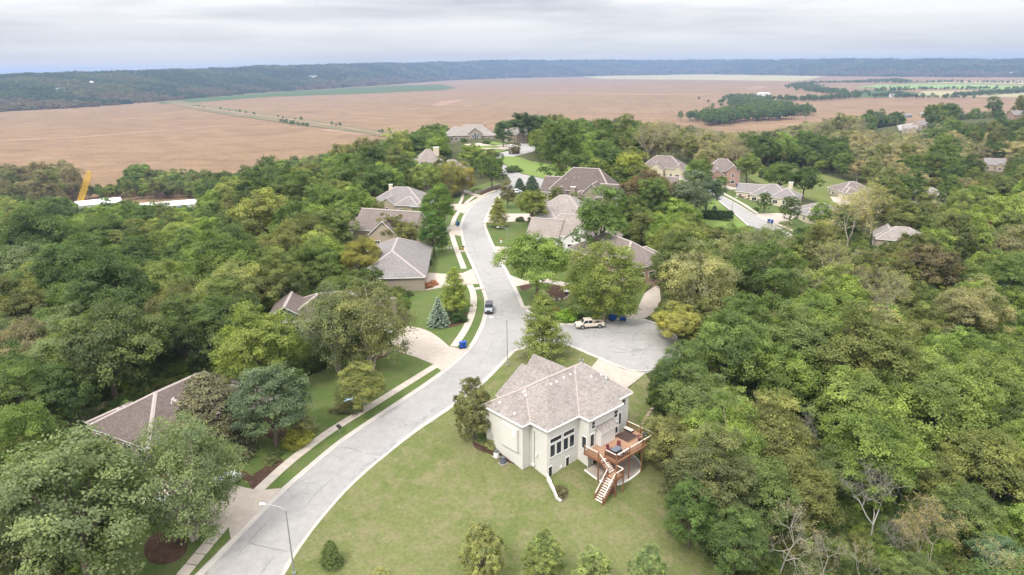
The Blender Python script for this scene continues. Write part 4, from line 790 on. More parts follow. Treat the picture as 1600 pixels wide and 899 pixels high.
# crowns of the right hand woods that can be told apart
for u, v, r, k, c, lb in [
    (1135, 545, 62, 'oak', (0.085, 0.125, 0.035), 'large rounded green tree at the edge of the woods past the cul-de-sac'), (1245, 545, 62, 'oak', (0.08, 0.115, 0.038), 'huge domed tree in the woods behind the rounded edge tree'),
    (1062, 590, 42, 'maple', (0.06, 0.095, 0.03), 'dark tree overhanging the steps beside the cul-de-sac'), (1095, 640, 55, 'oak', (0.085, 0.12, 0.042), 'leafy tree crowding the far end of the wooden deck'),
    (1045, 690, 40, 'oak', (0.12, 0.13, 0.046), 'pale olive tree leaning over the grill on the deck'), (1200, 690, 58, 'maple', (0.115, 0.142, 0.046), 'pale yellow-green tree in the woods beyond the deck'),
    (1110, 745, 62, 'maple', (0.085, 0.105, 0.04), 'tall shaggy tree at the edge of the lot lawn'), (1080, 800, 40, 'maple', (0.06, 0.1, 0.028), 'dark leafy tree hanging over the lawn edge'),
    (1185, 780, 52, 'maple', (0.085, 0.12, 0.036), 'vine-covered tree behind the shaggy edge tree'), (1340, 640, 62, 'oak', (0.115, 0.15, 0.04), 'bright rounded tree in the woods right of the dead grey tree'),
    (1390, 690, 46, 'oak', (0.105, 0.14, 0.038), 'bright green tree below the bright rounded tree'), (1475, 640, 72, 'oak', (0.095, 0.135, 0.036), 'very large spreading tree deep in the woods'),
    (1560, 735, 62, 'oak', (0.11, 0.13, 0.038), 'big olive tree at the right edge of the woods'), (1440, 600, 50, 'locust', (0.1, 0.13, 0.035), 'feathery light tree behind the very large spreading tree'),
    (1560, 600, 58, 'oak', (0.1, 0.138, 0.035), 'broad light tree by the right frame edge above the olive tree'), (1335, 560, 44, 'oak', BR, 'dull brownish tree behind the huge domed tree'),
    (1265, 678, 40, 'dead', GB, 'bare grey dead tree between leafy crowns beyond the deck'), (1372, 790, 60, 'dead', GB, 'wide dead tree with bleached limbs low in the woods'), (1408, 838, 36, 'dead', GB, 'broken dead tree beside the bleached one'),
    (1228, 842, 62, 'twig', COT, 'half-bare pale tree with white limbs at the lower edge'), (1292, 868, 46, 'twig', COT, 'thin half-bare tree next to the pale white-limbed tree'),
    (1458, 848, 50, 'sparse', (0.15, 0.14, 0.065), 'straw-coloured half-bare tree near the bottom of the woods'), (1425, 900, 36, 'oak', (0.085, 0.115, 0.04), 'small dense round tree at the bottom edge below the dead trees'),
    (1568, 880, 40, 'oak', (0.085, 0.135, 0.075), 'bluish green rounded tree in the lower corner of the woods'), (1500, 800, 48, 'oak', (0.08, 0.11, 0.036), 'dark tree between the straw-coloured tree and the olive tree'),
    (1345, 872, 36, 'twig', COT, 'slim twiggy tree between the two white-limbed trees and the dead wood'), (1180, 875, 34, 'twig', COT, 'small whitish twiggy tree at the lawn end of the woods'), (1150, 850, 44, 'maple', (0.06, 0.095, 0.03), 'dark tree on the slope at the end of the lawn'), (1290, 750, 40, 'oak', (0.08, 0.115, 0.04), 'mid green tree above the bleached dead tree'),
    (1160, 510, 26, 'oakm', (0.13, 0.155, 0.05), 'bushy light tree behind the rim of the cul-de-sac'), (1200, 515, 24, 'sparse', PY, 'whitish flowering-looking tree above the rounded edge tree'),
    (1178, 440, 26, 'sparse', (0.1, 0.12, 0.04), 'tall pale-trunked tree at the head of the ravine'), (1213, 445, 28, 'sparse', (0.11, 0.12, 0.04), 'slanting pale-trunked tree beside its neighbour in the ravine'), (1155, 435, 26, 'maplem', MD, 'dense tree left of the pale-trunked trees'),
    (1110, 385, 32, 'oakm', OL, 'olive tree above the brick house toward the side street'), (1165, 396, 28, 'maplem', (0.09, 0.12, 0.032), 'green tree at the bottom end of the side street'), (1222, 402, 28, 'oakm', (0.1, 0.135, 0.034), 'bright tree just below the side street'),
    (1330, 345, 40, 'sparse', (0.16, 0.16, 0.062), 'tall pale half-bare tree below the twin-garage house'), (1365, 320, 34, 'sparse', (0.17, 0.17, 0.06), 'airy yellowish tree right of the twin-garage house'), (1290, 420, 38, 'sparse', (0.15, 0.16, 0.055), 'yellowish half-bare tree in the middle of the right woods'),
    (1236, 326, 15, 'maplem', DK, 'dark street tree on the lawn of the tan house on the side street'), (1195, 315, 11, 'maplem', DK, 'dark green tree by the porch of the tan house'), (1240, 330, 1, 'shrub', DK, None),
    (1168, 262, 20, 'oakm', (0.1, 0.13, 0.036), 'light green tree between the brick house and the meadow'), (1127, 285, 9, 'oakm', (0.07, 0.11, 0.03), 'small lollipop tree on the lawn of the red-brown brick house'), (1283, 335, 16, 'maple', LG, 'tall bright tree beside the low grey roof on the side street'),
    (1143, 245, 1, 'shrub', DK, None), (1116, 330, 7, 'cedar', (0.03, 0.06, 0.035), 'narrow dark spruce on the lawn left of the side street')]:
    if lb: tree(u, v, r, k, c, lb)
# crowns of the left hand woods that can be told apart
for u, v, r, k, c, lb in [
    (165, 545, 74, 'oak', (0.06, 0.085, 0.03), 'very wide dark green oak in the woods behind the brown-roofed house'), (40, 545, 52, 'oak', GB, 'grey-green tree at the left frame edge of the woods'), (30, 630, 50, 'maple', MD, 'dense green tree low at the left frame edge'),
    (100, 620, 42, 'maple', DK, 'dark understorey tree below the wide oak'), (288, 520, 44, 'maple', (0.055, 0.09, 0.028), 'upright dark maple right of the wide oak'), (375, 455, 52, 'oak', (0.14, 0.155, 0.056), 'pale-topped large tree in the left woods'),
    (408, 540, 60, 'oak', (0.11, 0.155, 0.036), 'bright green maple left of the slate-sided house'), (345, 490, 40, 'maple', (0.085, 0.11, 0.034), 'green tree between the pale-topped tree and the dark maple'), (222, 388, 20, 'dead', GB, 'bare grey dead tree among the left woods'),
    (120, 420, 54, 'oak', DK, 'dark spreading oak in the middle of the left woods'), (35, 425, 46, 'oak', SG, 'silvery oak near the left frame edge'), (250, 440, 36, 'oak', (0.12, 0.145, 0.04), 'yellow-green tree below the bare dead tree'),
    (185, 405, 24, 'oak', YG, 'small bright tree left of the bare dead tree'), (60, 375, 50, 'oak', DK, 'broad dark crown high in the left woods'), (170, 370, 36, 'oak', MD, 'mid green crown behind the small bright tree'), (290, 370, 30, 'oak', YG, 'yellow-green crown behind the bare dead tree'), (440, 400, 42, 'oak', OL, 'olive tree behind the taupe house'), (490, 420, 40, 'oak', MD, 'dense tree left of the yellow-topped maple'), (520, 360, 34, 'oakm', (0.08, 0.105, 0.034), 'rounded tree left of the brown gabled house'), (440, 440, 40, 'maple', (0.1, 0.125, 0.04), 'tall tree above the bright green maple')]:
    tree(u, v, r, k, c, lb)
# ------------------------------------------------------------------ houses
_wc = {}
def win_mesh(w, h, kind):
    k = (round(w, 2), round(h, 2), kind)
    if k in _wc: return _wc[k]
    f = MB(); t = .1; d = .1
    if kind != 'garage':
        for c, s in (((0, 0, h / 2 + t / 2), (w + 2 * t, d, t)), ((0, 0, -h / 2 - t / 2), (w + 2 * t, d + .06, t)), ((-w / 2 - t / 2, 0, 0), (t, d - .01, h)), ((w / 2 + t / 2, 0, 0), (t, d - .01, h))): f.box(c, s)
        if kind == 'double': f.box((0, 0.005, 0), (.07, d - .03, h - .01))
        if kind == 'sash': f.box((0, 0.005, 0), (w - .01, d - .03, .06))
    p = MB().box((0, .012, 0), (w - .004, .03, h - .004))
    _wc[k] = (f.mesh('window', MT['trim']) if f.v else None, p.mesh('pane', MT['glass'])); return _wc[k]
def window(parent, pos, ang, w, h, kind='sash'):
    """ang: direction the window faces, in the parent's frame"""
    f, p = win_mesh(w, h, kind); o = link('window', f, parent, pos, (0, 0, ang + math.pi / 2)); link('pane', p, o); return o
_gd = {}
def garage_door(parent, pos, ang, w=4.8, h=2.15, m_='white'):
    k = (w, h, m_)
    if k not in _gd:
        b = MB()
        for r in range(4): b.box((0, .0, -h / 2 + h / 4 * (r + .5)), (w, .06, h / 4 - .035))
        b.box((0, .03, 0), (w, .03, h))
        fr = MB()
        for c, s in (((0, 0, h / 2 + .09), (w + .36, .11, .16)), ((-w / 2 - .09, 0, 0), (.16, .1, h)), ((w / 2 + .09, 0, 0), (.16, .1, h))): fr.box(c, s)
        _gd[k] = (b.mesh('garage_door', MT[m_]), fr.mesh('frame', MT['trim']))
    o = link('garage_door', _gd[k][0], parent, pos, (0, 0, ang + math.pi / 2)); link('frame', _gd[k][1], o); return o
def hip_roof(mb, cap, cx, cy, w, d, z, pitch, oh=.45, th=.2):
    W_, D_ = w / 2 + oh, d / 2 + oh; zt = z + th; hgt = min(W_, D_) * pitch; rl = abs(W_ - D_)
    B = [(cx - W_, cy - D_), (cx + W_, cy - D_), (cx + W_, cy + D_), (cx - W_, cy + D_)]
    lo = [(x, y, z) for x, y in B]; up = [(x, y, zt) for x, y in B]
    R = [(cx - rl, cy, zt + hgt), (cx + rl, cy, zt + hgt)] if W_ >= D_ else [(cx, cy - rl, zt + hgt), (cx, cy + rl, zt + hgt)]
    V = lo + up + R
    F = [(3, 2, 1, 0)]; S = [(0, 1, 5, 4), (1, 2, 6, 5), (2, 3, 7, 6), (3, 0, 4, 7)]
    if rl < .05: V = V[:9]; T_ = [(4, 5, 8), (5, 6, 8), (6, 7, 8), (7, 4, 8)]; e = [(4, 8), (5, 8), (6, 8), (7, 8)]
    elif W_ >= D_: T_ = [(4, 5, 9, 8), (5, 6, 9), (6, 7, 8, 9), (7, 4, 8)]; e = [(4, 8), (5, 9), (6, 9), (7, 8), (8, 9)]
    else: T_ = [(4, 5, 8), (5, 6, 9, 8), (6, 7, 9), (7, 4, 8, 9)]; e = [(4, 8), (5, 8), (6, 9), (7, 9), (8, 9)]
    mb.add(V, F + S, 1); mb.add(V, T_, 0)
    for a, b in e: cap.append((V[a], V[b]))
def gable_roof(mb, cap, cx, cy, w, d, z, pitch, axis, oh=.4, th=.2):
    W_, D_ = w / 2 + oh, d / 2 + oh
    half = D_ if axis == 'x' else W_; hgt = half * pitch; L_ = W_ if axis == 'x' else D_
    def P(s, t, zz): return (cx + s, cy + t, zz) if axis == 'x' else (cx + t, cy + s, zz)
    V = []
    for s in (-L_, L_): V += [P(s, -half, z), P(s, 0, z + hgt), P(s, half, z), P(s, half, z + th), P(s, 0, z + hgt + th), P(s, -half, z + th)]
    mb.add(V, [(5, 4, 10, 11), (4, 3, 9, 10)], 0); mb.add(V, [(0, 1, 4, 5), (1, 2, 3, 4), (6, 11, 10, 7), (7, 10, 9, 8), (0, 6, 7, 1), (1, 7, 8, 2), (0, 5, 11, 6), (2, 8, 9, 3)], 1)
    cap.append((V[4], V[10]))
def caps(pairs, parent, name='ridge_cap', m_='cap', lift=.03, w=.3):
    for a, b in pairs:
        a, b = Vector(a), Vector(b); L = (b - a).length
        if L < .6: continue
        mb = MB(); d = (b - a).normalized(); x = d.cross(Vector((0, 0, 1)))
        if x.length < .1: continue
        x.normalize(); y = x.cross(d); s = -.32 if abs(d.z) > .02 else -.5
        n = 1; P = []
        for p in (a, b):
            P += [p + x * w + y * (s * w + .05), p + y * (lift + .05), p - x * w + y * (s * w + .05), p - x * w + y * (s * w - .02), p + y * (lift - .03), p + x * w + y * (s * w - .02)]
        mb.add(P, [(0, 1, 7, 6), (1, 2, 8, 7), (2, 3, 9, 8), (3, 4, 10, 9), (4, 5, 11, 10), (5, 0, 6, 11), (0, 5, 4, 3, 2, 1), (6, 7, 8, 9, 10, 11)]); mb.build(name, MT[m_], parent)
def house(name, label, uv, rot, wings, wallm, roofm, storeys=1, chim=(), garages=(), capm='cap', base=None, group=None, wins=True, xy=None, pitch=.55, dep=3.5, accent=None, vents=3, winskip=0):
    """wings: (cx, cy, width, depth, eave, type, [pitch], [ridge axis])"""
    x, y = (G([uv])[0][:2]) if xy is None else xy; z = T1(x, y) + .25 if base is None else base
    h = empty(name, (x, y, z), R_(rot), label, 'house', group); wb = MB(); rb = MB(); cp = []
    cl = Vector((0 - x, 0 - y)); ca, sa = math.cos(R_(-rot)), math.sin(R_(-rot)); cl = (cl.x * ca - cl.y * sa, cl.x * sa + cl.y * ca)
    walls = {}
    for k, wg in enumerate(wings):
        cx, cy, w, d, e, ty = wg[:6]; pt = wg[6] if len(wg) > 6 and wg[6] else pitch; ax = wg[7] if len(wg) > 7 else 'y'
        e += k * .013; w += k * .011; mk = wg[8] if len(wg) > 8 else wallm
        b = walls.setdefault(mk, MB())
        b.box((cx, cy, (e + .1 - dep) / 2), (w, d, e + .1 + dep))
        if ty == 'hip': hip_roof(rb, cp, cx, cy, w, d, e, pt)
        else:
            gable_roof(rb, cp, cx, cy, w, d, e, pt, ax); half = (d if ax == 'x' else w) / 2; hg = (half + .4) * pt - .02
            for s in (-1, 1):
                if ax == 'x': b.add([(cx + s * w / 2 - s * .1, cy - half, e + .05), (cx + s * w / 2 - s * .1, cy + half, e + .05), (cx + s * w / 2 - s * .1, cy, e + hg), (cx + s * w / 2, cy - half, e + .05), (cx + s * w / 2, cy + half, e + .05), (cx + s * w / 2, cy, e + hg)], [(0, 1, 2), (3, 4, 5), (0, 1, 4, 3), (1, 2, 5, 4), (2, 0, 3, 5)])
                else: b.add([(cx - half, cy + s * d / 2 - s * .1, e + .05), (cx + half, cy + s * d / 2 - s * .1, e + .05), (cx, cy + s * d / 2 - s * .1, e + hg), (cx - half, cy + s * d / 2, e + .05), (cx + half, cy + s * d / 2, e + .05), (cx, cy + s * d / 2, e + hg)], [(0, 1, 2), (3, 4, 5), (0, 1, 4, 3), (1, 2, 5, 4), (2, 0, 3, 5)])
    for mk, b in walls.items(): b.build('wall', MT[mk], h)
    rb.build('roof', [MT[roofm], MT['trim']], h)
    roof = h.children[-1]; caps(cp, h, m_=capm)
    for c in chim:
        cm = c[4] if len(c) > 4 else 'stone'; mb = MB().box((c[0], c[1], c[2] / 2), (c[3], c[3] * .8, c[2])); o = mb.build('chimney', MT[cm], h)
        MB().box((c[0], c[1], c[2] + .07), (c[3] + .2, c[3] * .8 + .2, .14)).build('chimney_cap', MT['trim'], o); MB().tube([(c[0], c[1], c[2] + .1), (c[0], c[1], c[2] + .5)], .16, 8).build('flue', MT['dark'], o)
    gs = []
    for gpos in garages:
        px, py, ang = gpos[:3]; garage_door(h, (px, py, 1.15), R_(ang), gpos[3] if len(gpos) > 3 else 4.8, m_=gpos[4] if len(gpos) > 4 else 'white'); gs.append((px, py, gpos[3] if len(gpos) > 3 else 4.8))
    if wins:
        rnd = random.Random(name + str(uv)); q = 0
        for k, wg in enumerate(wings):
            cx, cy, w, d, e = wg[:5]
            for sx, sy in ((1, 0), (-1, 0), (0, 1), (0, -1)):
                L_ = d if sx else w; off = (w if sx else d) / 2; cen = (cx + sx * off, cy + sy * off)
                if (cl[0] - cen[0]) * sx + (cl[1] - cen[1]) * sy < 0: continue
                n = max(1, int((L_ - 1) / 3.0))
                for i in range(n):
                    t = (i + .5) / n * L_ - L_ / 2; p = (cen[0] + (0 if sx else t) + sx * .02, cen[1] + (t if sx else 0) + sy * .02)
                    if any(abs(p[0] - sx * .1 - o_[0]) < o_[2] / 2 + .05 and abs(p[1] - sy * .1 - o_[1]) < o_[3] / 2 + .05 for j, o_ in enumerate(wings) if j != k): continue
                    for st in range(max(1, int(e / 2.7))):
                        zc_ = 1.45 + 2.85 * st
                        if zc_ + .8 > e: continue
                        if st == 0 and any(math.hypot(p[0] - g_[0], p[1] - g_[1]) < g_[2] / 2 + .9 for g_ in gs): continue
                        q += 1
                        if winskip and q % winskip == 0: continue
                        window(h, (p[0], p[1], zc_), math.atan2(sy, sx), rnd.choice((.9, 1.3, 1.7)), 1.35, rnd.choice(('sash', 'double')))
    rr = random.Random(label)
    for i in range(vents):
        k = wings[0]; vx = k[0] + rr.uniform(-.3, .3) * k[2]; s = rr.uniform(.25, .6); pt = k[6] if len(k) > 6 and k[6] else pitch
        vy = k[1] - s * (k[3] / 2 + .45); vz = k[4] + .2 + (1 - s) * (k[3] / 2 + .45) * pt
        if k[5] == 'hip' and abs(vx - k[0]) < k[2] / 2 - k[3] / 2 * (1 - s) - .3 and k[2] > k[3]: MB().tube([(vx, vy, vz - .2), (vx, vy, vz + .35)], .09, 6).build('vent_pipe', MT['pvc'], h)
    # keep the woods off the plot
    for wg in wings:
        co, si = math.cos(R_(rot)), math.sin(R_(rot)); P = []
        for a, b in ((-1, -1), (1, -1), (1, 1), (-1, 1)):
            X = wg[0] + a * (wg[2] / 2 + .5); Y = wg[1] + b * (wg[3] / 2 + .5); P.append((x + X * co - Y * si, y + X * si + Y * co))
        CLEAR.append((np.array(P), 3.5))
    return h
house('house', 'brown-roofed house in the trees by the lower left driveway', None, 62, [(0, 0, 20.5, 13.4, 2.9, 'hip', .57), (4, -6, 11, 9, 2.8, 'hip', .6), (-6.0, 5.5, 6.5, 6, 2.6, 'hip', .5), (-2.5, -5.0, 6.5, 6, 2.9, 'gable', .78, 'y')], 'stone', 'rf_brown', xy=(-52.5, 96.9), base=-3.2)
house('house', 'slate-sided house with a white garage behind the wide river birch', None, 8, [(-1.5, 1, 18, 12, 3.1, 'hip', .55), (6, -1.5, 9, 9.5, 2.9, 'gable', .5, 'x', 'white'), (-10.5, 0, 6, 9, 3.9, 'gable', .6, 'y')], 'slate', 'rf_brown', xy=(-34.5, 131), base=.3, garages=[(10.6, -1.5, 0, 5.2)])
house('house', 'taupe house with a long hip roof and a small side window', None, 3, [(0, 0, 15.8, 29, 3.0, 'hip', .52), (-9, 6, 8, 9, 3.0, 'hip', .5)], 'taupe', 'rf_grey', xy=(-28.9, 164.8), base=1.2, wins=False)
house('house', 'brown gabled house with a dark chimney beside the loose olive trees', None, -20, [(0, 0, 19, 12, 3.8, 'gable', .8, 'x'), (3, -5.5, 9, 9, 3.6, 'gable', .85, 'y'), (-9, 1, 9, 8, 3, 'gable', .6, 'x')], 'tan', 'rf_taupe', xy=(-35.5, 199), base=1.4, chim=[(-2.5, .6, 8.8, 1.0, 'dark')])
house('house', 'grey-roofed house behind the two dark green maples', None, -12, [(0, 0, 19, 14, 3.4, 'hip', .6), (5, -6.5, 8, 7, 3.2, 'hip', .6), (-2.5, -6, 6, 6, 3, 'gable', .7, 'y'), (9, -5, 4, 10, 2.9, 'hip', .4)], 'tan', 'rf_grey', xy=(-39, 244), base=1.8, chim=[(-6, 4.5, 8, 1.2, 'cream')])
house('house', 'tan steep-roofed house with a big pale chimney on the wooded bluff', None, 15, [(0, 0, 16, 14, 5.2, 'hip', .95), (-9, 2, 9, 10, 4.6, 'hip', .8), (11, -4, 12, 9, 3.6, 'hip', .7)], 'cream', 'rf_pink', xy=(-41, 344), base=-.5, chim=[(4.5, 2, 13, 2.6, 'cream')])
h = house('house', 'long pale-roofed house with a tall arched window beyond the cul-de-sac', None, 5, [(0, 0, 26, 15, 3.6, 'hip', .78), (-11, 1, 16, 13, 3.3, 'hip', .75), (1, -7, 8, 7, 5.4, 'gable', .75, 'y'), (9.5, -4.5, 10, 9, 3.4, 'hip', .5)], 'stone', 'rf_beige', xy=(-24.5, 462), base=4.6, chim=[(8, 2, 10.5, 1.2, 'brick')])
for k in (-1, 0, 1): window(h, (1 + k * 1.35, -10.56, 2.5 + (.5 if k == 0 else 0)), R_(-90), 1.1, 3.6 + (1.0 if k == 0 else 0), 'sash')
house('house', 'pale house half hidden by the big dark tree beyond the lawn', (806, 222), 10, [(0, 0, 13, 10, 4.6, 'gable', .7, 'x'), (2, -5, 6, 6, 4.2, 'gable', .8, 'y')], 'tan', 'rf_beige')
house('house', 'slate-roofed house with a brick chimney among the ridge trees', (878, 232), -10, [(0, 0, 14, 10, 4.4, 'hip', .6)], 'slate', 'rf_grey', chim=[(4, 1, 10.5, 1.3, 'brick')])
house('house', 'grey-roofed house half hidden by the golden-green birches', (712, 291), 5, [(0, 0, 12, 13, 3.2, 'hip', .6)], 'tan', 'rf_grey')
house('house', 'large two-storey stone house with many gables and a balcony', None, -24, [(0, 0, 23, 13, 6.6, 'hip', 1.05), (-10.5, -1, 9, 12, 5.6, 'gable', .75, 'x'), (5.5, -6.5, 7, 6, 6.2, 'gable', .95, 'y'), (12.5, -7.5, 8.5, 10, 6.0, 'gable', .7, 'x'), (-7, -7, 5, 5, 5.2, 'gable', .9, 'y'), (1, -7, 5, 4, 4.8, 'hip', .8)], 'taupe', 'rf_brown', xy=(27.5, 250), base=.8, chim=[(-2.2, -7.6, 8.2, 1.6, 'stone')], dep=5)
house('house', 'tan-roofed house nearer the large stone house, its roof lightest', None, -22, [(0, 0, 17, 14, 3.6, 'hip', .68), (-4, -6, 8, 8, 3.3, 'hip', .66)], 'tan', 'rf_beige', xy=(17.5, 221), base=1.4, garages=[(-8.6, -1, 180, 4.8, 'tan')])
house('house', 'tan gabled house with pale dormers behind the tall forked tree', None, -20, [(0, 0, 18, 13, 3.6, 'hip', .72), (-6, -2.5, 9, 10, 3.4, 'gable', .75, 'x'), (5, -5, 9, 8, 3.3, 'gable', .8, 'y'), (12, -3, 6, 8, 3.2, 'gable', .6, 'y')], 'white', 'rf_pink', xy=(17, 194), base=.8)
house('house', 'brick house with a plain brown hip roof behind the drooping birches', None, -62, [(0, 0, 24, 13, 3.6, 'hip', .68), (6.5, 3, 10, 12, 3.4, 'hip', .6)], 'brick', 'rf_taupe', xy=(27, 169), base=.3)
house('house', 'cream house with a front gable at the head of the side street', None, -22, [(0, 0, 19, 12, 4.6, 'hip', .75), (-2, -6, 7, 6, 4.2, 'gable', .8, 'y'), (8, -5.5, 5, 6, 4, 'gable', .8, 'y')], 'cream', 'rf_taupe', xy=(73, 328), base=-.4)
house('house', 'taupe hip-roofed house with a row of vents above the russet oak', None, -22, [(0, 0, 19, 12, 3.2, 'hip', .6)], 'tan', 'rf_taupe', xy=(67, 283), base=-1, chim=[(4, -2, 6.8, 1.5, 'cream')])
house('house', 'red-brown brick house with a big upper front window', None, -14, [(0, 0, 15, 11, 5.8, 'hip', .8), (4.5, -5, 6, 6, 6.0, 'gable', .8, 'y'), (-2.5, -6.5, 7.5, 6, 3.4, 'gable', .9, 'y')], 'brick', 'rf_taupe', xy=(98.5, 319), base=-2.2, garages=[(-2.5, -9.6, -90, 4.6, 'taupe')])
house('house', 'cream single-storey house with rambling grey roof and pale chimney', None, -32, [(0, 0, 15, 12, 3.0, 'hip', .62), (-9, 4, 11, 9, 2.9, 'gable', .6, 'x'), (6.5, -3.5, 10, 10, 3.0, 'hip', .66), (-1.5, -5, 5, 6, 2.9, 'gable', .7, 'y')], 'cream', 'rf_grey', xy=(109, 283), base=-4.6, chim=[(6.5, 3.5, 7.8, 1.6, 'cream')], dep=4.5)
house('house', 'cream house with two garage doors facing the camera', None, 3, [(0, 0, 15, 13, 3.2, 'hip', .5), (-4, -6, 7, 7, 3.1, 'hip', .55), (5.2, -5.5, 4.5, 6, 3.1, 'hip', .6)], 'cream', 'rf_taupe', xy=(157, 313), base=-8.6, garages=[(-4, -9.55, -90, 4.8, 'tan'), (-7.6, -1.6, 180, 4.2, 'tan')])
house('house', 'low grey-roofed house beside the tall bright tree on the side street', None, 12, [(0, 0, 15, 12, 2.9, 'hip', .45), (-6, -3, 7, 8, 2.8, 'hip', .45)], 'cream', 'rf_grey', xy=(118, 258), base=-6.6)
house('house', 'grey roof of a house showing alone in the far right woods', None, 25, [(0, 0, 12, 10, 3.6, 'hip', .6), (2.5, 2.5, 6, 8, 3.6, 'gable', .7, 'y')], 'cream', 'rf_beige', xy=(193.5, 313), base=-12)
house('house', 'brown-grey hip roof showing above the pale woods', None, -25, [(0, 0, 15, 11, 4.0, 'hip', .6), (-4, 3, 8, 8, 3.8, 'gable', .7, 'y')], 'tan', 'rf_beige', xy=(132, 225), base=-10.5)
# houses far off on the right hand ridge
for k, (u, v, w, d, rot, wm, rm, lb) in enumerate([(1374, 195, 17, 10, 10, 'tan', 'rf_grey', 'dark-roofed house, lowest on the near side of the far lane'), (1392, 191, 14, 11, -20, 'tan', 'rf_beige', 'tan house with light roof at the foot of the far lane'), (1404, 186, 11, 10, 20, 'tan', 'rf_grey', 'steep-gabled tan house in the middle of the far lane row'), (1418, 184, 12, 9, -15, 'slate', 'rf_grey', 'blue-grey house in the far lane row'), (1440, 182, 10, 9, 5, 'tan', 'rf_beige', 'small tan house at the upper end of the far lane'),
        (1437, 202, 12, 10, 30, 'tan', 'rf_grey', 'grey-roofed house across the far lane with dark shrubs'), (1421, 207, 12, 8, -25, 'tan', 'rf_beige', 'grey-tan house right on the bend of the far lane'), (1452, 215, 11, 9, 10, 'cream', 'rf_grey', 'small grey roof among the trees below the far lane'), (1508, 183, 12, 9, 0, 'white', 'rf_grey', 'white house with an orange end wall on the far ridge'), (1530, 181, 16, 9, -8, 'slate', 'rf_grey', 'long slate-roofed house on the far ridge'), (1549, 183, 15, 10, 5, 'tan', 'rf_pink', 'tan-roofed house on the far ridge'), (1592, 186, 17, 10, 0, 'brick', 'rf_grey', 'brick house on the far ridge at the frame edge'),
        (1549, 252, 16, 10, -10, 'brick', 'rf_brown', 'red-roofed house below the short lane on the right'), (1551, 266, 11, 9, -25, 'tan', 'rf_grey', 'small tan house just below the red-roofed house')]):
    house('house', lb, (u, v), rot, [(0, 0, w, d, 3.6, 'gable', .65, 'x'), (w * .22, -d * .4, w * .4, d * .6, 3.2, 'gable', .75, 'y')], wm, rm, wins=True, vents=0, winskip=2, group='houses along the far right ridge')
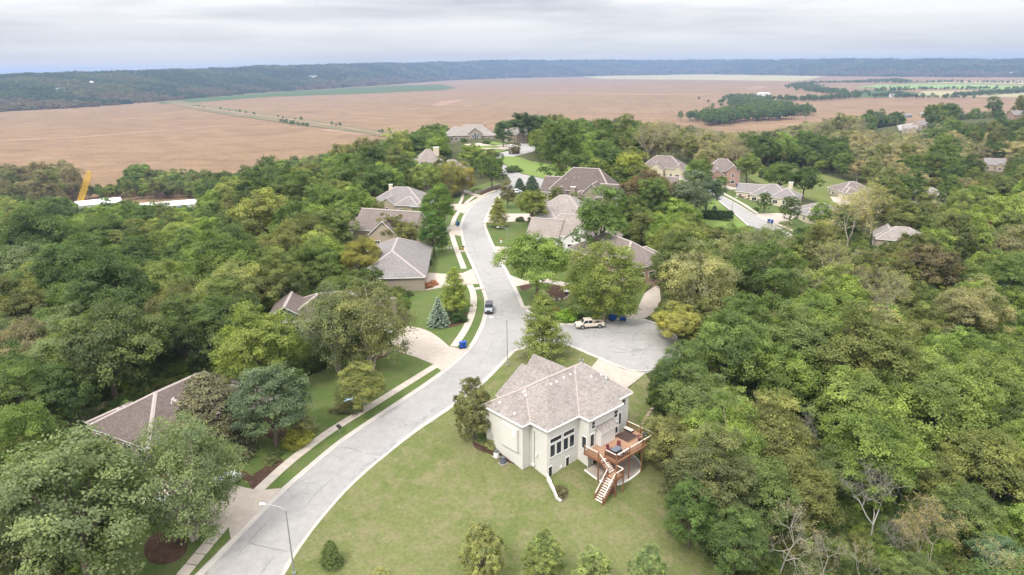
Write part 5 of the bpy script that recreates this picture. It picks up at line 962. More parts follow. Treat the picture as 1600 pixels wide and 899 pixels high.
# ------------------------------------------------------------------ the beige house in front
def beige_house():
    h = empty('house', (HO[0], HO[1], 0), HT, 'large beige house with weathered hip roof and wooden rear deck', 'house')
    foot = [(-1.1, 11.2), (-1.1, 3.6), (.38, 3.6), (.38, .38), (6.45, .38), (6.45, -1.5), (12.9, -1.5), (12.9, -.2), (16.6, -.2), (16.6, 11.2)]
    wb = MB().prism(foot, -6.0, 4.62)
    wb.prism([(2.3, 10.9), (12.1, 10.9), (12.1, 12.1), (2.3, 12.1)], -4, 4.6); wb.prism([(8.2, 10.7), (13.6, 10.7), (13.6, 13.5), (8.2, 13.5)], -4, 4.55)
    for xm, half, yy, zt in ((7.2, 4.9, 12.1, 7.75), (10.9, 2.7, 13.5, 7.75)): wb.add([(xm - half, yy - .1, 4.4), (xm + half, yy - .1, 4.4), (xm, yy - .1, zt), (xm - half, yy, 4.4), (xm + half, yy, 4.4), (xm, yy, zt)], [(0, 1, 2), (3, 4, 5), (0, 1, 4, 3), (1, 2, 5, 4), (2, 0, 3, 5)])
    wb.build('wall', MT['beige'], h)
    E_ = 4.62
    v = dict(e1=(-1.5, 11.6, E_), e2=(-1.5, 3.2, E_), e3=(0, 3.2, E_), e4=(0, 0, E_), e5=(6.1, 0, E_), e6=(6.1, -1.9, E_), e7=(13.3, -1.9, E_), e7b=(13.3, -.6, E_), e8=(17.0, -.6, E_), e9=(17.0, 11.6, E_),
             K=(2.9, 7.3, 7.35), A=(5.9, 5.8, 8.5), Cc=(11.4, 5.8, 8.5), D=(13.0, 5.8, 8.5))
    ks = list(v); ix = {k: i for i, k in enumerate(ks)}; up = [(p[0], p[1], p[2] + (.22 if k[0] == 'e' else .22)) for k, p in v.items()]
    rb = MB(); base = len(up)
    tops = [('e1', 'e2', 'K'), ('e2', 'e3', 'K'), ('e3', 'e4', 'A', 'K'), ('e4', 'e5', 'Cc', 'A'), ('e5', 'e6', 'Cc'), ('e6', 'e7', 'D', 'Cc'), ('e7', 'e7b', 'D'), ('e7b', 'e8', 'D'), ('e8', 'e9', 'D'), ('e9', 'e1', 'K'), ('e9', 'K', 'A'), ('e9', 'A', 'Cc'), ('e9', 'Cc', 'D')]
    F = []
    for t in tops:
        i = [ix[q] for q in t]; F.append(tuple(i[:3]))
        if len(i) == 4: F.append((i[0], i[2], i[3]))
    rb.add(up, F, 0)
    eav = ['e1', 'e2', 'e3', 'e4', 'e5', 'e6', 'e7', 'e7b', 'e8', 'e9']; n = len(eav); P = [up[ix[q]] for q in eav] + [(v[q][0], v[q][1], E_ - .02) for q in eav]
    rb.add(P, [(i, (i + 1) % n, n + (i + 1) % n, n + i) for i in range(n)] + [tuple(n + i for i in range(n))], 1)
    rb.build('roof', [MT['rf_beige'], MT['trim']], h, fix=False)
    cp = []; gb = MB()
    for cx, half, y1, zt in ((7.2, 5.3, 12.55, 7.95), (10.9, 3.1, 13.95, 7.95)):
        pt = (zt - E_) / half; V = []
        for y in (5.5, y1): V += [(cx - half, y, E_), (cx, y, zt), (cx + half, y, E_), (cx + half, y, E_ + .22), (cx, y, zt + .22), (cx - half, y, E_ + .22)]
        gb.add(V, [(5, 4, 10, 11), (4, 3, 9, 10)], 0); gb.add(V, [(6, 11, 10, 7), (7, 10, 9, 8), (0, 6, 7, 1), (1, 7, 8, 2), (0, 5, 11, 6), (2, 8, 9, 3)], 1); E2 = E_
    gb.build('gable_roof', [MT['rf_beige'], MT['trim']], h)
    q = lambda k: up[ix[k]]
    caps([(q('e1'), q('K')), (q('K'), q('A')), (q('A'), q('Cc')), (q('Cc'), q('D')), (q('K'), q('e3')), (q('Cc'), q('e5')), (q('D'), q('e8'))], h, w=.24)
    # gutters along the eaves and downspouts
    for a, b in zip(eav[:-1], eav[1:]):
        a, b = v[a], v[b]; d = Vector((b[0] - a[0], b[1] - a[1], 0)).normalized(); o = Vector((d.y, -d.x, 0)) * .07
        MB().bar((a[0] - o.x * -1, a[1] + o.y, E_ + .06), (b[0] + o.x, b[1] + o.y, E_ + .06), .1, .1).build('gutter', MT['trim'], h)
    for X, Y, z0 in ((.22, 3.42, -2.2), (.3, .1, -3.1), (6.3, -1.62, -3.3), (-1.2, 3.5, -2.0)): MB().tube([(X, Y, z0), (X, Y, E_)], .05, 6).build('downspout', MT['beige'], h)
    # windows
    R90 = -math.pi / 2
    for k in range(4): window(h, (1.35 + k * 1.22 + (.12 if k > 1 else 0), .36, 1.2), R90, .88, 1.75, 'plain')
    for k in range(2): window(h, (1.96 + k * 2.56, .36, 2.72), R90, 2.1, .62, 'plain')
    window(h, (.95, .36, -1.85), R90, .62, 1.5, 'plain'); window(h, (4.3, .36, -1.75), R90, .62, 1.4, 'plain')
    window(h, (6.43, -.75, .85), math.pi, .72, 1.75, 'plain')
    window(h, (7.35, -1.52, 3.5), R90, .62, 1.05, 'sash'); window(h, (12.1, -1.52, 3.45), R90, .7, 1.05, 'sash')
    window(h, (12.35, -1.52, 1.15), R90, .5, 1.7, 'plain'); window(h, (15.4, -.22, 3.5), R90, .9, 1.0, 'sash')
    window(h, (7.9, -1.52, -2.2), R90, .8, 1.9, 'plain'); window(h, (10.2, -1.52, -2.2), R90, 1.7, 2.0, 'double')
    def door(X, Y, zb, w=.85, hh=2.05, ang=R90):
        o = MB().box((0, 0, hh / 2), (w + .2, .09, hh + .12)).build('door', MT['trim'], h, loc=(X, Y, zb), rot=(0, 0, ang + math.pi / 2)); link('pane', MB().box((0, -.04, hh / 2 + .02), (w - .18, .03, hh - .3)).mesh('pane', MT['glass']), o); MB().box((w / 2 - .05, -.07, 1.0), (.05, .05, .14)).build('handle', MT['steel'], o)
    door(7.15, -1.52, .2); door(14.2, -.22, .2, 1.5)
    # bay with its own little roof above the deck
    bay = MB().prism([(8.1, -2.35), (11.1, -2.35), (11.1, -1.45), (8.1, -1.45)], -.2, 2.3).build('bay', MT['beige'], h)
    MB().add([(7.85, -2.6, 2.25), (11.35, -2.6, 2.25), (11.35, -1.45, 2.95), (7.85, -1.45, 2.95), (7.85, -2.6, 2.38), (11.35, -2.6, 2.38), (11.35, -1.45, 3.08), (7.85, -1.45, 3.08)], [(3, 2, 1, 0), (0, 1, 5, 4), (1, 2, 6, 5), (2, 3, 7, 6), (3, 0, 4, 7)], 1).add([(7.85, -2.6, 2.39), (11.35, -2.6, 2.39), (11.35, -1.45, 3.09), (7.85, -1.45, 3.09)], [(0, 1, 2, 3)], 0).build('bay_roof', [MT['rf_beige'], MT['trim']], bay)
    # bump-out on the left wall with a louvre, meters, hose box
    b = MB().box((-1.28, 6.0, 2.0), (.4, 3.4, 3.3)).build('bump_out', MT['beige'], h)
    lv = MB().box((-1.5, 4.9, 2.9), (.06, .62, .95))
    for k in range(7): lv.box((-1.54, 4.9, 2.55 + k * .12), (.04, .5, .05))
    lv.build('louvre', MT['white'], h)
    MB().box((.22, 2.3, .2), (.2, .34, .5)).build('meter_box', MT['white'], h); MB().tube([(.28, 2.75, -1.5), (.28, 2.75, 3.6)], .035, 6).build('conduit', MT['steel'], h); MB().box((3.0, .3, -2.0), (.3, .15, .34)).build('hose_box', MT['white'], h); MB().box((.2, 2.9, -1.6), (.25, .5, .35)).build('meter_box', MT['white'], h)
    MB().box((-1.125, 7.4, -1.2), (.03, 7.6, 1.3)).build('plinth', MT['beige'], h)
    # vents on the roof
    for X, Y in ((-.2, 9.1), (2.0, 6.2), (2.3, 6.9), (5.5, 4.8), (6.6, 4.8), (8.2, 4.9), (9.6, 5.0), (10.6, 4.9), (12.2, 3.3), (14.3, 3.2), (14.7, 2.5), (-.6, 5.6)):
        z = E_ + .22
        if X < 3: z += min(X + 1.5, 5.4) * .62
        elif X < 11: z += max(Y, 0) * .66 if X < 10.8 else (Y + 1.9) * .5
        else: z += (Y + 1.9) * .5 if X < 13.2 else min((17 - X) * .97, (Y + .6) * .6)
        MB().box((X, Y, z + .02), (.34, .3, .22), top=.8).build('roof_vent', MT['white'], h)
    for X, Y, zz in ((12.6, 5.9, 8.8), (13.0, 5.6, 8.75)): MB().tube([(X, Y, zz - .3), (X, Y, zz + .5)], .11, 8).build('flue', MT['steel'], h)
    for X, Y in ((14.6, 2.2), (15.0, 2.6)): MB().tube([(X, Y, 6.2), (X, Y, 7.0)], .1, 8).build('flue', MT['steel'], h)
    CLEAR.append((np.array([hw(*p) for p in foot]), 1.0))
beige_house()
# ------------------------------------------------------------------ deck, stairs, what stands on them
def deck():
    z = .18; d = empty('deck', (HO[0], HO[1], 0), HT, 'stained wooden deck with stairs behind the beige house', 'deck')
    bd = MB(); y = -1.62
    poly = lambda Y: (5.4, 15.0) if Y > -4.3 else (6.65, 15.0)
    k = 0
    while y > -6.3:
        x0, x1 = poly(y - .07); bd.box(((x0 + x1) / 2, y - .07, z - .02 + (k % 3) * .002), (x1 - x0, .132, .04)); y -= .14; k += 1
    tag(bd.build('decking', MT['board'], d), kind='stuff')
    for a, b in (((5.4, -1.6), (5.4, -4.3)), ((5.4, -4.32), (6.65, -4.32)), ((6.65, -4.3), (6.65, -6.32)), ((6.6, -6.34), (15.05, -6.34)), ((15.04, -6.3), (15.04, -1.2))): MB().bar((*a, z - .2), (*b, z - .2), .06, .34).build('rim_joist', MT['cedar'], d)
    for Y in (-2.6, -3.8, -5.0): MB().bar((5.5, Y, z - .18), (14.9, Y, z - .18), .06, .24).build('joist', MT['cedar'], d)
    posts = [(5.45, -4.2, 1), (5.45, -1.75, 1), (6.7, -6.25, 1), (9.4, -6.25, 1), (12.2, -6.25, 1), (14.95, -6.25, 1), (14.95, -1.4, 1), (14.95, -3.8, 1), (6.7, -4.3, 1)]
    for X, Y, rl in posts:
        g = T1(*hw(X, Y)) if Y < -1.8 else z - .3; g = min(g, z - .3) - .1; MB().box((X, Y, (g + z + 1.12) / 2), (.15, .15, z + 1.12 - g)).build('post', MT['cedar'], d)
    def rail(a, b, za=z, zb=z, worn=True):
        MB().bar((*a, za + 1.0), (*b, zb + 1.0), .15, .05).build('handrail', MT['worn'] if worn else MT['cedar'], d)
        MB().bar((*a, za + .12), (*b, zb + .12), .05, .08).build('bottom_rail', MT['cedar'], d)
        n = max(2, int(math.hypot(b[0] - a[0], b[1] - a[1]) / .14)); mb = MB()
        for i in range(1, n):
            t = i / n; X, Y = a[0] + (b[0] - a[0]) * t, a[1] + (b[1] - a[1]) * t; zz = za + (zb - za) * t; mb.box((X, Y, zz + .55), (.03, .03, .86))
        tag(mb.build('baluster', MT['cedar'], d), kind='stuff')
    rail((5.45, -1.75), (5.45, -4.2)); rail((6.7, -4.3), (6.7, -6.25)); rail((6.7, -6.25), (9.4, -6.25)); rail((9.4, -6.25), (12.2, -6.25)); rail((12.2, -6.25), (14.95, -6.25)); rail((14.95, -6.25), (14.95, -3.8)); rail((14.95, -3.8), (14.95, -1.4))
    # upper flight falls to a landing, lower flight turns toward the lawn
    zl = -1.25; n = 7
    for i in range(n): t = (i + .5) / n; MB().box((6.05, -4.4 - 1.65 * t, z - (z - zl) * (i + 1) / (n + 1)), (1.1, .27, .05)).build('tread', MT['worn'], d)
    for X in (5.47, 6.62): MB().bar((X, -4.35, z - .12), (X, -6.1, zl - .05), .06, .3).build('stringer', MT['cedar'], d)
    rail((5.5, -4.3), (5.5, -6.05), z - .1, zl)
    for k in range(9): MB().box((5.85, -6.15 - .155 * k, zl + .0), (1.65, .145, .04)).build('landing_board', MT['board'], d)
    for X, Y in ((5.08, -6.1), (6.65, -7.5), (5.08, -7.5), (6.65, -6.4)):
        g = T1(*hw(X, Y)) - .1; MB().box((X, Y, (g + zl + 1.1) / 2), (.13, .13, zl + 1.1 - g)).build('post', MT['cedar'], d)
    rail((5.1, -7.5), (6.65, -7.5), zl, zl); rail((6.65, -6.4), (6.65, -7.5), zl, zl); MB().box((5.85, -6.8, zl - .14), (1.7, 1.5, .2)).build('landing_frame', MT['cedar'], d)
    zg = T1(*hw(2.7, -6.8)) + .05; n = 10
    for i in range(n): t = (i + .5) / n; MB().box((5.0 - 2.4 * t, -6.8, zl - (zl - zg) * (i + 1) / (n + 1)), (.28, 1.25, .05)).build('tread', MT['worn'], d)
    for Y in (-6.12, -7.48): MB().bar((5.1, Y, zl - .08), (2.65, Y, zg - .05), .06, .3).build('stringer', MT['cedar'], d); rail((5.0, Y), (2.65, Y), zl, zg)
    for Y in (-6.12, -7.48): MB().box((2.65, Y, zg + .5), (.13, .13, 1.3)).build('post', MT['cedar'], d)
    def spot(name, X, Y, rz, lb, cat, zz=z + .01, group=None): p = hw(X, Y); return empty(name, (*p, zz), HT + rz, lb, cat, group)
    for X, Y, w, dd, lb in ((8.3, -4.9, 2.6, 2.3, 'dark brown rug under the patio table on the deck'), (12.9, -3.0, 2.4, 2.6, 'large dark brown rug on the far end of the deck')):
        r = spot('rug', X, Y, 0, lb, 'rug'); MB().box((0, 0, .012), (w, dd, .02)).build('rug_field', MT['rug'], r)
        for s in (-1, 1): MB().box((0, s * (dd / 2 - .12), .024), (w - .1, .08, .008)).build('border', MT['board'], r)
    t = spot('patio_table', 8.3, -4.9, 0, 'rectangular dark patio table on a rug on the deck', 'table'); MB().box((0, 0, .72), (1.5, .95, .04)).build('table_top', MT['slate'], t, bevel=.01)
    for a, b in ((1, 1), (1, -1), (-1, 1), (-1, -1)): MB().tube([(a * .66, b * .4, 0), (a * .62, b * .38, .7)], .03, 6).build('leg', MT['dark'], t)
    def chair(X, Y, rz, lb, cush, pillow=False):
        c = spot('patio_chair', X, Y, rz, lb, 'chair', group='patio chairs round the deck table'); MB().box((0, 0, .42), (.52, .5, .1)).build('seat', MT[cush], c, bevel=.02)
        MB().add([(-.26, .22, .42), (.26, .22, .42), (.26, .36, 1.0), (-.26, .36, 1.0), (-.26, .3, .42), (.26, .3, .42), (.26, .43, 1.0), (-.26, .43, 1.0)], [(3, 2, 1, 0), (4, 5, 6, 7), (0, 1, 5, 4), (1, 2, 6, 5), (2, 3, 7, 6), (3, 0, 4, 7)]).build('backrest', MT[cush], c)
        for a in (-.25, .25):
            MB().bar((a, -.22, 0), (a, -.22, .62), .04, .04).build('leg', MT['dark'], c); MB().bar((a, .28, 0), (a, .3, .62), .04, .04).build('leg', MT['dark'], c); MB().bar((a, -.25, .63), (a, .3, .63), .05, .04).build('armrest', MT['dark'], c)
    chair(7.9, -4.0, 0, 'maroon patio chair beside the house at the deck table', 'maroon'); chair(9.5, -4.3, -.9, 'maroon patio chair at the far end of the deck table', 'maroon'); chair(7.9, -5.8, math.pi, 'pale-cushioned patio chair backed against the corner rail', 'white'); chair(9.0, -5.75, math.pi, 'pale-cushioned patio chair by the long deck rail', 'white')
    s = spot('lounge_bench', 14.3, -2.2, -math.pi / 2, 'low bench with a pale cushion against the far deck rail', 'bench'); MB().box((0, 0, .3), (1.5, .6, .12)).build('cushion', MT['worn'], s, bevel=.03); MB().box((0, 0, .14), (1.5, .62, .2)).build('base', MT['dark'], s)
    g = spot('grill', 14.2, -5.2, .3, 'black barbecue grill near the far corner of the deck', 'grill'); MB().box((0, 0, .62), (.7, .5, .22)).build('firebox', MT['dark'], g, bevel=.03); MB().extrude_y([(-.34, .74), (.34, .74), (.28, .92), (.12, 1.02), (-.12, 1.02), (-.28, .92)], -.25, .25).build('lid', MT['dark'], g)
    for a in (-.3, .3): MB().box((a, 0, .27), (.05, .44, .5)).build('leg', MT['dark'], g)
    MB().box((.56, 0, .7), (.36, .4, .03)).build('side_shelf', MT['steel'], g); MB().tube([(-.28, -.3, .84), (.28, -.3, .84)], .015, 5).build('handle', MT['steel'], g)
    f = spot('fire_pit_chair', 13.4, -5.2, .5, 'dark round lounge chair on the deck beside the grill', 'chair'); MB().dome((0, 0, .1), .52, .3, 12, 4).build('seat', MT['rug'], f); MB().tube([(math.cos(a) * .55, math.sin(a) * .55, .55 + .1 * math.sin(a)) for a in np.linspace(.3, 2.9, 9)], .07, 6).build('backrest', MT['maroon'], f); MB().tube([(0, 0, 0), (0, 0, .14)], .3, 10).build('base', MT['dark'], f)
    pg = G([(930, 752)])[0]
deck()
# ------------------------------------------------------------------ patio, retaining wall, steps beside the beige house
def local_sheet(name, pts, m_, off, sm=0): return sheet(name, [hw(*p) for p in pts], m_, off, None, sm=sm, g=1.0, world=True)
local_sheet('patio', [(5.6, -1.7), (5.6, -4.2), (6.6, -6.2), (9.5, -6.4), (12.2, -6.1), (13.6, -5.0), (13.9, -3.4), (13.2, -1.8)], MT['conc'], 0.17)
ribbon('patio_kerb', [hw(*p) for p in ((5.55, -1.7), (5.55, -4.2), (6.55, -6.3), (9.5, -6.5), (12.3, -6.2), (13.7, -5.05), (14.0, -3.4), (13.3, -1.8))], [(-.08, .1), (-.08, .26), (.1, .26), (.1, .1)], MT['trim'], world=True)
rw = empty('retaining_wall', (*hw(.15, .1), 0), HT, 'white-capped retaining wall running from the corner of the beige house', 'wall')
ps = [(.1, .1), (-.35, -1.0), (-.9, -2.2), (-1.4, -3.2), (-1.25, -3.6)]
for i in range(len(ps) - 1):
    a, b = ps[i], ps[i + 1]; w0, w1 = hw(*a), hw(*b); g = T1(*w1); top = -1.75 + (-1.6) * (i / 4) ** 1.0
    q = lambda p: (p[0] - .15, p[1] - .1)
    MB().bar((*q(a), (top + g - .6) / 2), (*q(b), (top - .35 + g - .6) / 2), .16, top - g + .6).build('wall_block', MT['white'], rw); MB().bar((*q(a), top + .06), (*q(b), top - .3), .16, .07).build('coping', MT['trim'], rw)
steps = empty('stone_steps', tuple(G([(1008, 655)])[0]), 0, 'flight of flat stone steps running down past the deck to the lawn', 'steps')
rr = random.Random(3); sp = dense(G([(1001, 672), (1004, 664), (1009, 655), (1014, 647), (1018, 640)])[:, :2], .85, False)
for p in sp:
    b = MB(); n = 7; pol = [(math.cos(6.283 * i / n) * .5 * rr.uniform(.8, 1.1), math.sin(6.283 * i / n) * .3 * rr.uniform(.8, 1.1)) for i in range(n)]
    b.prism(pol, -.25, .16); b.build('stone', MT['step'], steps, loc=(p[0] - steps.location.x + rr.uniform(-.08, .08), p[1] - steps.location.y, T1(*p) - steps.location.z + .06), rot=(0, 0, .5 + rr.uniform(-.3, .3)))
def on(name, uv, rz=0.0, label=None, cat=None, group=None, dz=.15):
    p = G([uv])[0]; return empty(name, (p[0], p[1], p[2] + dz), rz, label, cat, group)
for (X, Y, mk, w, lb) in ((-2.2, 6.4, 'slate', .82, 'dark grey air conditioner box beside the wall of the beige house'), (-2.0, 8.0, 'white', .7, 'light grey air conditioner box nearer the flowering shrub')):
    p = hw(X, Y); a = empty('air_conditioner', (*p, T1(*p) + .1), HT, lb, 'air conditioner', 'air conditioners beside the beige house')
    MB().box((0, 0, .04), (w + .2, w + .2, .1)).build('pad', MT['conc'], a); MB().tube([(0, 0, .1), (0, 0, .88)], w * .56, 16).build('casing', MT[mk], a); MB().tube([(0, 0, .88), (0, 0, .96)], [w * .57, w * .5], 16).build('top_rim', MT['dark'], a)
    fb = MB()
    for k in range(5): an = 1.256 * k; fb.bar((0, 0, .98), (math.cos(an) * w * .45, math.sin(an) * w * .45, .98), .1, .02)
    fb.build('fan', MT['steel'], a)
# ------------------------------------------------------------------ street lamps
def lamp(uv, rz, label, h=8.6, arm=2.4, group='street lamps'):
    l = on('street_lamp', uv, rz, label, 'street lamp', group); MB().tube([(0, 0, -.3), (0, 0, .25)], .19, 10).build('base', MT['steel'], l); MB().tube([(0, 0, .2), (0, 0, h * .5), (0, 0, h)], [.1, .078, .055], 10).build('pole', MT['steel'], l)
    MB().tube([(0, 0, h - .1), (arm * .3, 0, h + .28), (arm * .75, 0, h + .42), (arm, 0, h + .42)], [.06, .05, .045, .04], 8).build('arm', MT['steel'], l)
    hd = MB().add([(arm - .1, -.1, h + .36), (arm - .1, .1, h + .36), (arm + .62, .17, h + .33), (arm + .62, -.17, h + .33), (arm - .1, -.08, h + .5), (arm - .1, .08, h + .5), (arm + .55, .12, h + .52), (arm + .55, -.12, h + .52)], [(3, 2, 1, 0), (4, 5, 6, 7), (0, 1, 5, 4), (1, 2, 6, 5), (2, 3, 7, 6), (3, 0, 4, 7)]).build('lamp_head', MT['pvc'], l, bevel=.02)
    MB().dome((arm + .28, 0, h + .34), .13, -.09, 10, 3).build('lens', MT['glass'], hd)
lamp((460, 899), R_(168), 'street lamp at the bottom of the road, arm over the kerb', 8.3, 2.4)
lamp((793, 573), R_(172), 'street lamp on the verge below the parked jeep', 8.6, 2.4)
lamp((793, 388), R_(180), 'short street lamp beside the drive above the hydrant', 5.6, 2.4)
lamp((1143, 337), R_(20), 'thin street lamp on the side street verge', 6.2, 1.2)
for k, uv in enumerate(((1248, 295), (1253, 304))):
    l = on('lawn_pole', uv, 0, ('taller white pole with a net hoop behind the cream rambling house', 'shorter white pole beside the taller one on the meadow edge')[k], 'pole'); MB().tube([(0, 0, -.3), (0, 0, 5.6 - k)], .07, 8).build('shaft', MT['pvc'], l); MB().box((.3, 0, 5.2 - k), (.6, .08, .4)).build('crosspiece', MT['pvc'], l)
p = at(1437, 250, -20); up = empty('utility_pole', (p[0], p[1], T1(p[0], p[1])), 0, 'wooden utility pole with a crossarm above the pale woods', 'utility pole'); MB().tube([(0, 0, -.5), (0, 0, 18)], [.2, .13], 8).build('shaft', MT['palebark'], up); MB().box((0, 0, 17), (7, .16, .2)).build('crossarm', MT['palebark'], up)
for k in (-3, -1, 1, 3): MB().tube([(k, 0, 17.1), (k, 0, 17.5)], .08, 6).build('insulator', MT['steel'], up)
# ------------------------------------------------------------------ vehicles
def wheel(parent, x, y, r=.36, w=.24):
    o = MB().tube([(x, y - w / 2, r), (x, y + w / 2, r)], r, 18).build('wheel', MT['rubber'], parent)
    s = 1 if y > 0 else -1; MB().tube([(x, y + s * (w / 2 - .03), r), (x, y + s * (w / 2 + .012), r)], r * .62, 12).build('rim', MT['steel'], o)
def loft(mb, secs, mi=0):
    """secs: rings of equal length"""
    n = len(secs[0]); b = [p for s in secs for p in s]; F = []
    for i in range(len(secs) - 1):
        for k in range(n): F.append((i * n + k, i * n + (k + 1) % n, (i + 1) * n + (k + 1) % n, (i + 1) * n + k))
    F += [tuple(range(n))[::-1], tuple((len(secs) - 1) * n + k for k in range(n))]; return mb.add(b, F, mi)
def car(name, uv, rz, label, paint_, kind='suv', L=4.7, Wd=1.85, group=None, cat='car', dz=.08):
    c = on(name, uv, rz, label, cat, group, dz); P = MT[paint_]; hw_ = Wd / 2
    if kind == 'pickup': belt, roof, x0, x1, cab0, cab1, nose = 1.12, 1.86, -L / 2, L / 2, -.55, 1.45, .98
    elif kind == 'jeep': belt, roof, x0, x1, cab0, cab1, nose = 1.15, 1.85, -L / 2, L / 2, -L / 2 + .1, .65, 1.1
    else: belt, roof, x0, x1, cab0, cab1, nose = 1.02, 1.66, -L / 2, L / 2, -L / 2 + .2, 1.15, .92
    def ring(x, zb, zt, ww): return [(x, -ww * .93, zb), (x, ww * .93, zb), (x, ww, zb + .25), (x, ww * .97, zt - .06), (x, ww * .9, zt), (x, -ww * .9, zt), (x, -ww * .97, zt - .06), (x, -ww, zb + .25)]
    mb = MB()
    if kind == 'pickup':
        loft(mb, [ring(cab0 - .02, .42, belt, hw_), ring(cab1 + .1, .4, belt + .02, hw_), ring(x1 - .35, .42, nose + .1, hw_ * .97), ring(x1, .5, nose, hw_ * .88)])
        body = mb.build('body', P, c, smooth=False)
        bed = MB().box(((x0 + cab0) / 2, 0, .55), (cab0 - x0, Wd - .08, .18))
        for s in (-1, 1): bed.box(((x0 + cab0) / 2, s * (hw_ - .06), .82), (cab0 - x0 - .05, .12, .66))
        bed.box((x0 + .05, 0, .82), (.1, Wd - .06, .62)); bed.build('cargo_bed', P, c, bevel=.02); MB().box(((x0 + cab0) / 2, 0, .65), (cab0 - x0 - .2, Wd - .3, .03)).build('bed_liner', MT['rug'], c)
    else:
        xr = .12 if kind == 'jeep' else .25
        loft(mb, [ring(x0, .5, belt - .1, hw_ * .9), ring(x0 + .2, .36, belt, hw_), ring(cab1 + .15, .36, belt, hw_), ring(x1 - .3, .38, nose + .04, hw_ * .97), ring(x1, .5, nose - .1, hw_ * .88)]); body = mb.build('body', P, c)
    rake_f = .15 if kind == 'jeep' else .62; rake_r = .08 if kind == 'jeep' else (.12 if kind == 'pickup' else .3)
    cb = MB(); wr = hw_ * .8
    loft(cb, [[(cab0, -hw_ * .94, belt - .03), (cab0, hw_ * .94, belt - .03), (cab0 + rake_r, wr, roof - .04), (cab0 + rake_r, -wr, roof - .04)], [(cab1 + .3, -hw_ * .94, belt - .03), (cab1 + .3, hw_ * .94, belt - .03), (cab1 + .3 - rake_f, wr, roof), (cab1 + .3 - rake_f, -wr, roof)]])
    cb.build('cabin', MT['p_black'] if kind == 'jeep' else P, c, bevel=.05)
    # glass set a little proud of the cabin
    def gl(nm, q): MB().add(q + [(a - 0.0, b, z_ - .0) for a, b, z_ in q], []).v; mb2 = MB(); mb2.add(q, [(0, 1, 2, 3)]); o = mb2.build(nm, MT['glass'], c, fix=False); md = o.modifiers.new('t', 'SOLIDIFY'); md.thickness = .03; md.offset = 0
    t0, t1 = .14, .86
    lerp = lambda a, b, t: tuple(a[i] + (b[i] - a[i]) * t for i in range(3))
    A, B_ = (cab1 + .3, -hw_ * .86, belt), (cab1 + .3, hw_ * .86, belt); Cc, D = (cab1 + .3 - rake_f, wr * .92, roof), (cab1 + .3 - rake_f, -wr * .92, roof)
    gl('windscreen', [lerp(A, D, t0), lerp(B_, Cc, t0), lerp(B_, Cc, t1), lerp(A, D, t1)])
    A, B_, Cc, D = (cab0, -hw_ * .84, belt), (cab0, hw_ * .84, belt), (cab0 + rake_r, wr * .9, roof - .04), (cab0 + rake_r, -wr * .9, roof - .04)
    gl('rear_window', [lerp(A, D, t0), lerp(B_, Cc, t0), lerp(B_, Cc, t1), lerp(A, D, t1)])
    for s in (-1, 1):
        for a, b in ((.07, .47), (.53, .93)):
            q = []
            for xx, zz in ((a, t0), (b, t0), (b, t1), (a, t1)):
                lo = cab0 + (cab1 + .3 - cab0) * xx; hi = cab0 + rake_r + (cab1 + .3 - rake_f - cab0 - rake_r) * xx
                q.append((lo + (hi - lo) * zz, s * (hw_ * .94 + (wr - hw_ * .94) * zz + .004), belt - .03 + (roof - belt + .01) * zz))
            gl('side_window', q)
    wb_ = L * .31; r = .40 if kind in ('pickup', 'jeep') else .36
    for sx in (-1, 1):
        for sy in (-1, 1):
            wheel(c, sx * wb_ + (.05 if kind != 'pickup' else -.1), sy * (hw_ - .1), r); MB().tube([(sx * wb_ + (.05 if kind != 'pickup' else -.1), sy * (hw_ - .16), r + .03), (sx * wb_ + (.05 if kind != 'pickup' else -.1), sy * (hw_ + .005), r + .03)], r + .09, 16).build('wheel_arch', MT['dark'], c)
    for s in (-1, 1): MB().box((x1 - .02, s * hw_ * .66, .8), (.08, .3, .17)).build('headlight', MT['pvc'], c); MB().box((x0 + .02, s * hw_ * .8, .85), (.08, .16, .26)).build('tail_light', MT['red'], c); MB().box((cab1 - .05, s * (hw_ + .09), belt + .06), (.14, .16, .14)).build('mirror', MT['dark'], c)
    MB().box((x1 + .02, 0, .52), (.16, Wd * .92, .2)).build('bumper', MT['dark'] if kind == 'jeep' else MT['steel'], c, bevel=.03); MB().box((x0 - .02, 0, .52), (.16, Wd * .9, .2)).build('bumper', MT['dark'] if kind != 'pickup' else MT['steel'], c, bevel=.03); MB().box((x1 + .0, 0, .76), (.06, Wd * .42, .22)).build('grille', MT['dark'], c)
    if kind == 'jeep':
        for s in (-1, 1): MB().box((1.45, s * (hw_ + .02), .9), (1.0, .3, .06)).build('fender', MT['dark'], c)
    return c
car('jeep', (764, 487), R_(-91), 'boxy jeep with a black hard top parked facing the camera', 'p_lgrey', 'jeep', 4.2, 1.8)
car('pickup_truck', (921, 512), R_(188), 'beige crew-cab pickup truck parked in the cul-de-sac', 'p_gold', 'pickup', 5.7, 1.95, cat='pickup')
car('parked_car', (264, 799), R_(150), 'silver hatchback parked under the river birch by the driveway', 'p_silver', dz=.25)
car('parked_car', (350, 763), R_(60), 'silver car with a red tail light half under the birch beside the mulch', 'p_silver', dz=.25)
car('parked_car', (1196, 280), R_(170), 'black car parked on the grass behind the cream rambling house', 'p_black', dz=.2)
car('parked_car', (784, 274), R_(-35), 'pale car parked where the road turns at the bend', 'p_silver'); car('parked_car', (806, 303), R_(20), 'white car beside the dark evergreens at the intersection', 'p_white', dz=.2); car('parked_car', (799, 231), R_(70), 'white car at the kerb of the far cul-de-sac', 'p_white', dz=.2); car('parked_car', (706, 223), R_(-70), 'dark car in the carport of the long pale-roofed house', 'p_black', dz=.2)
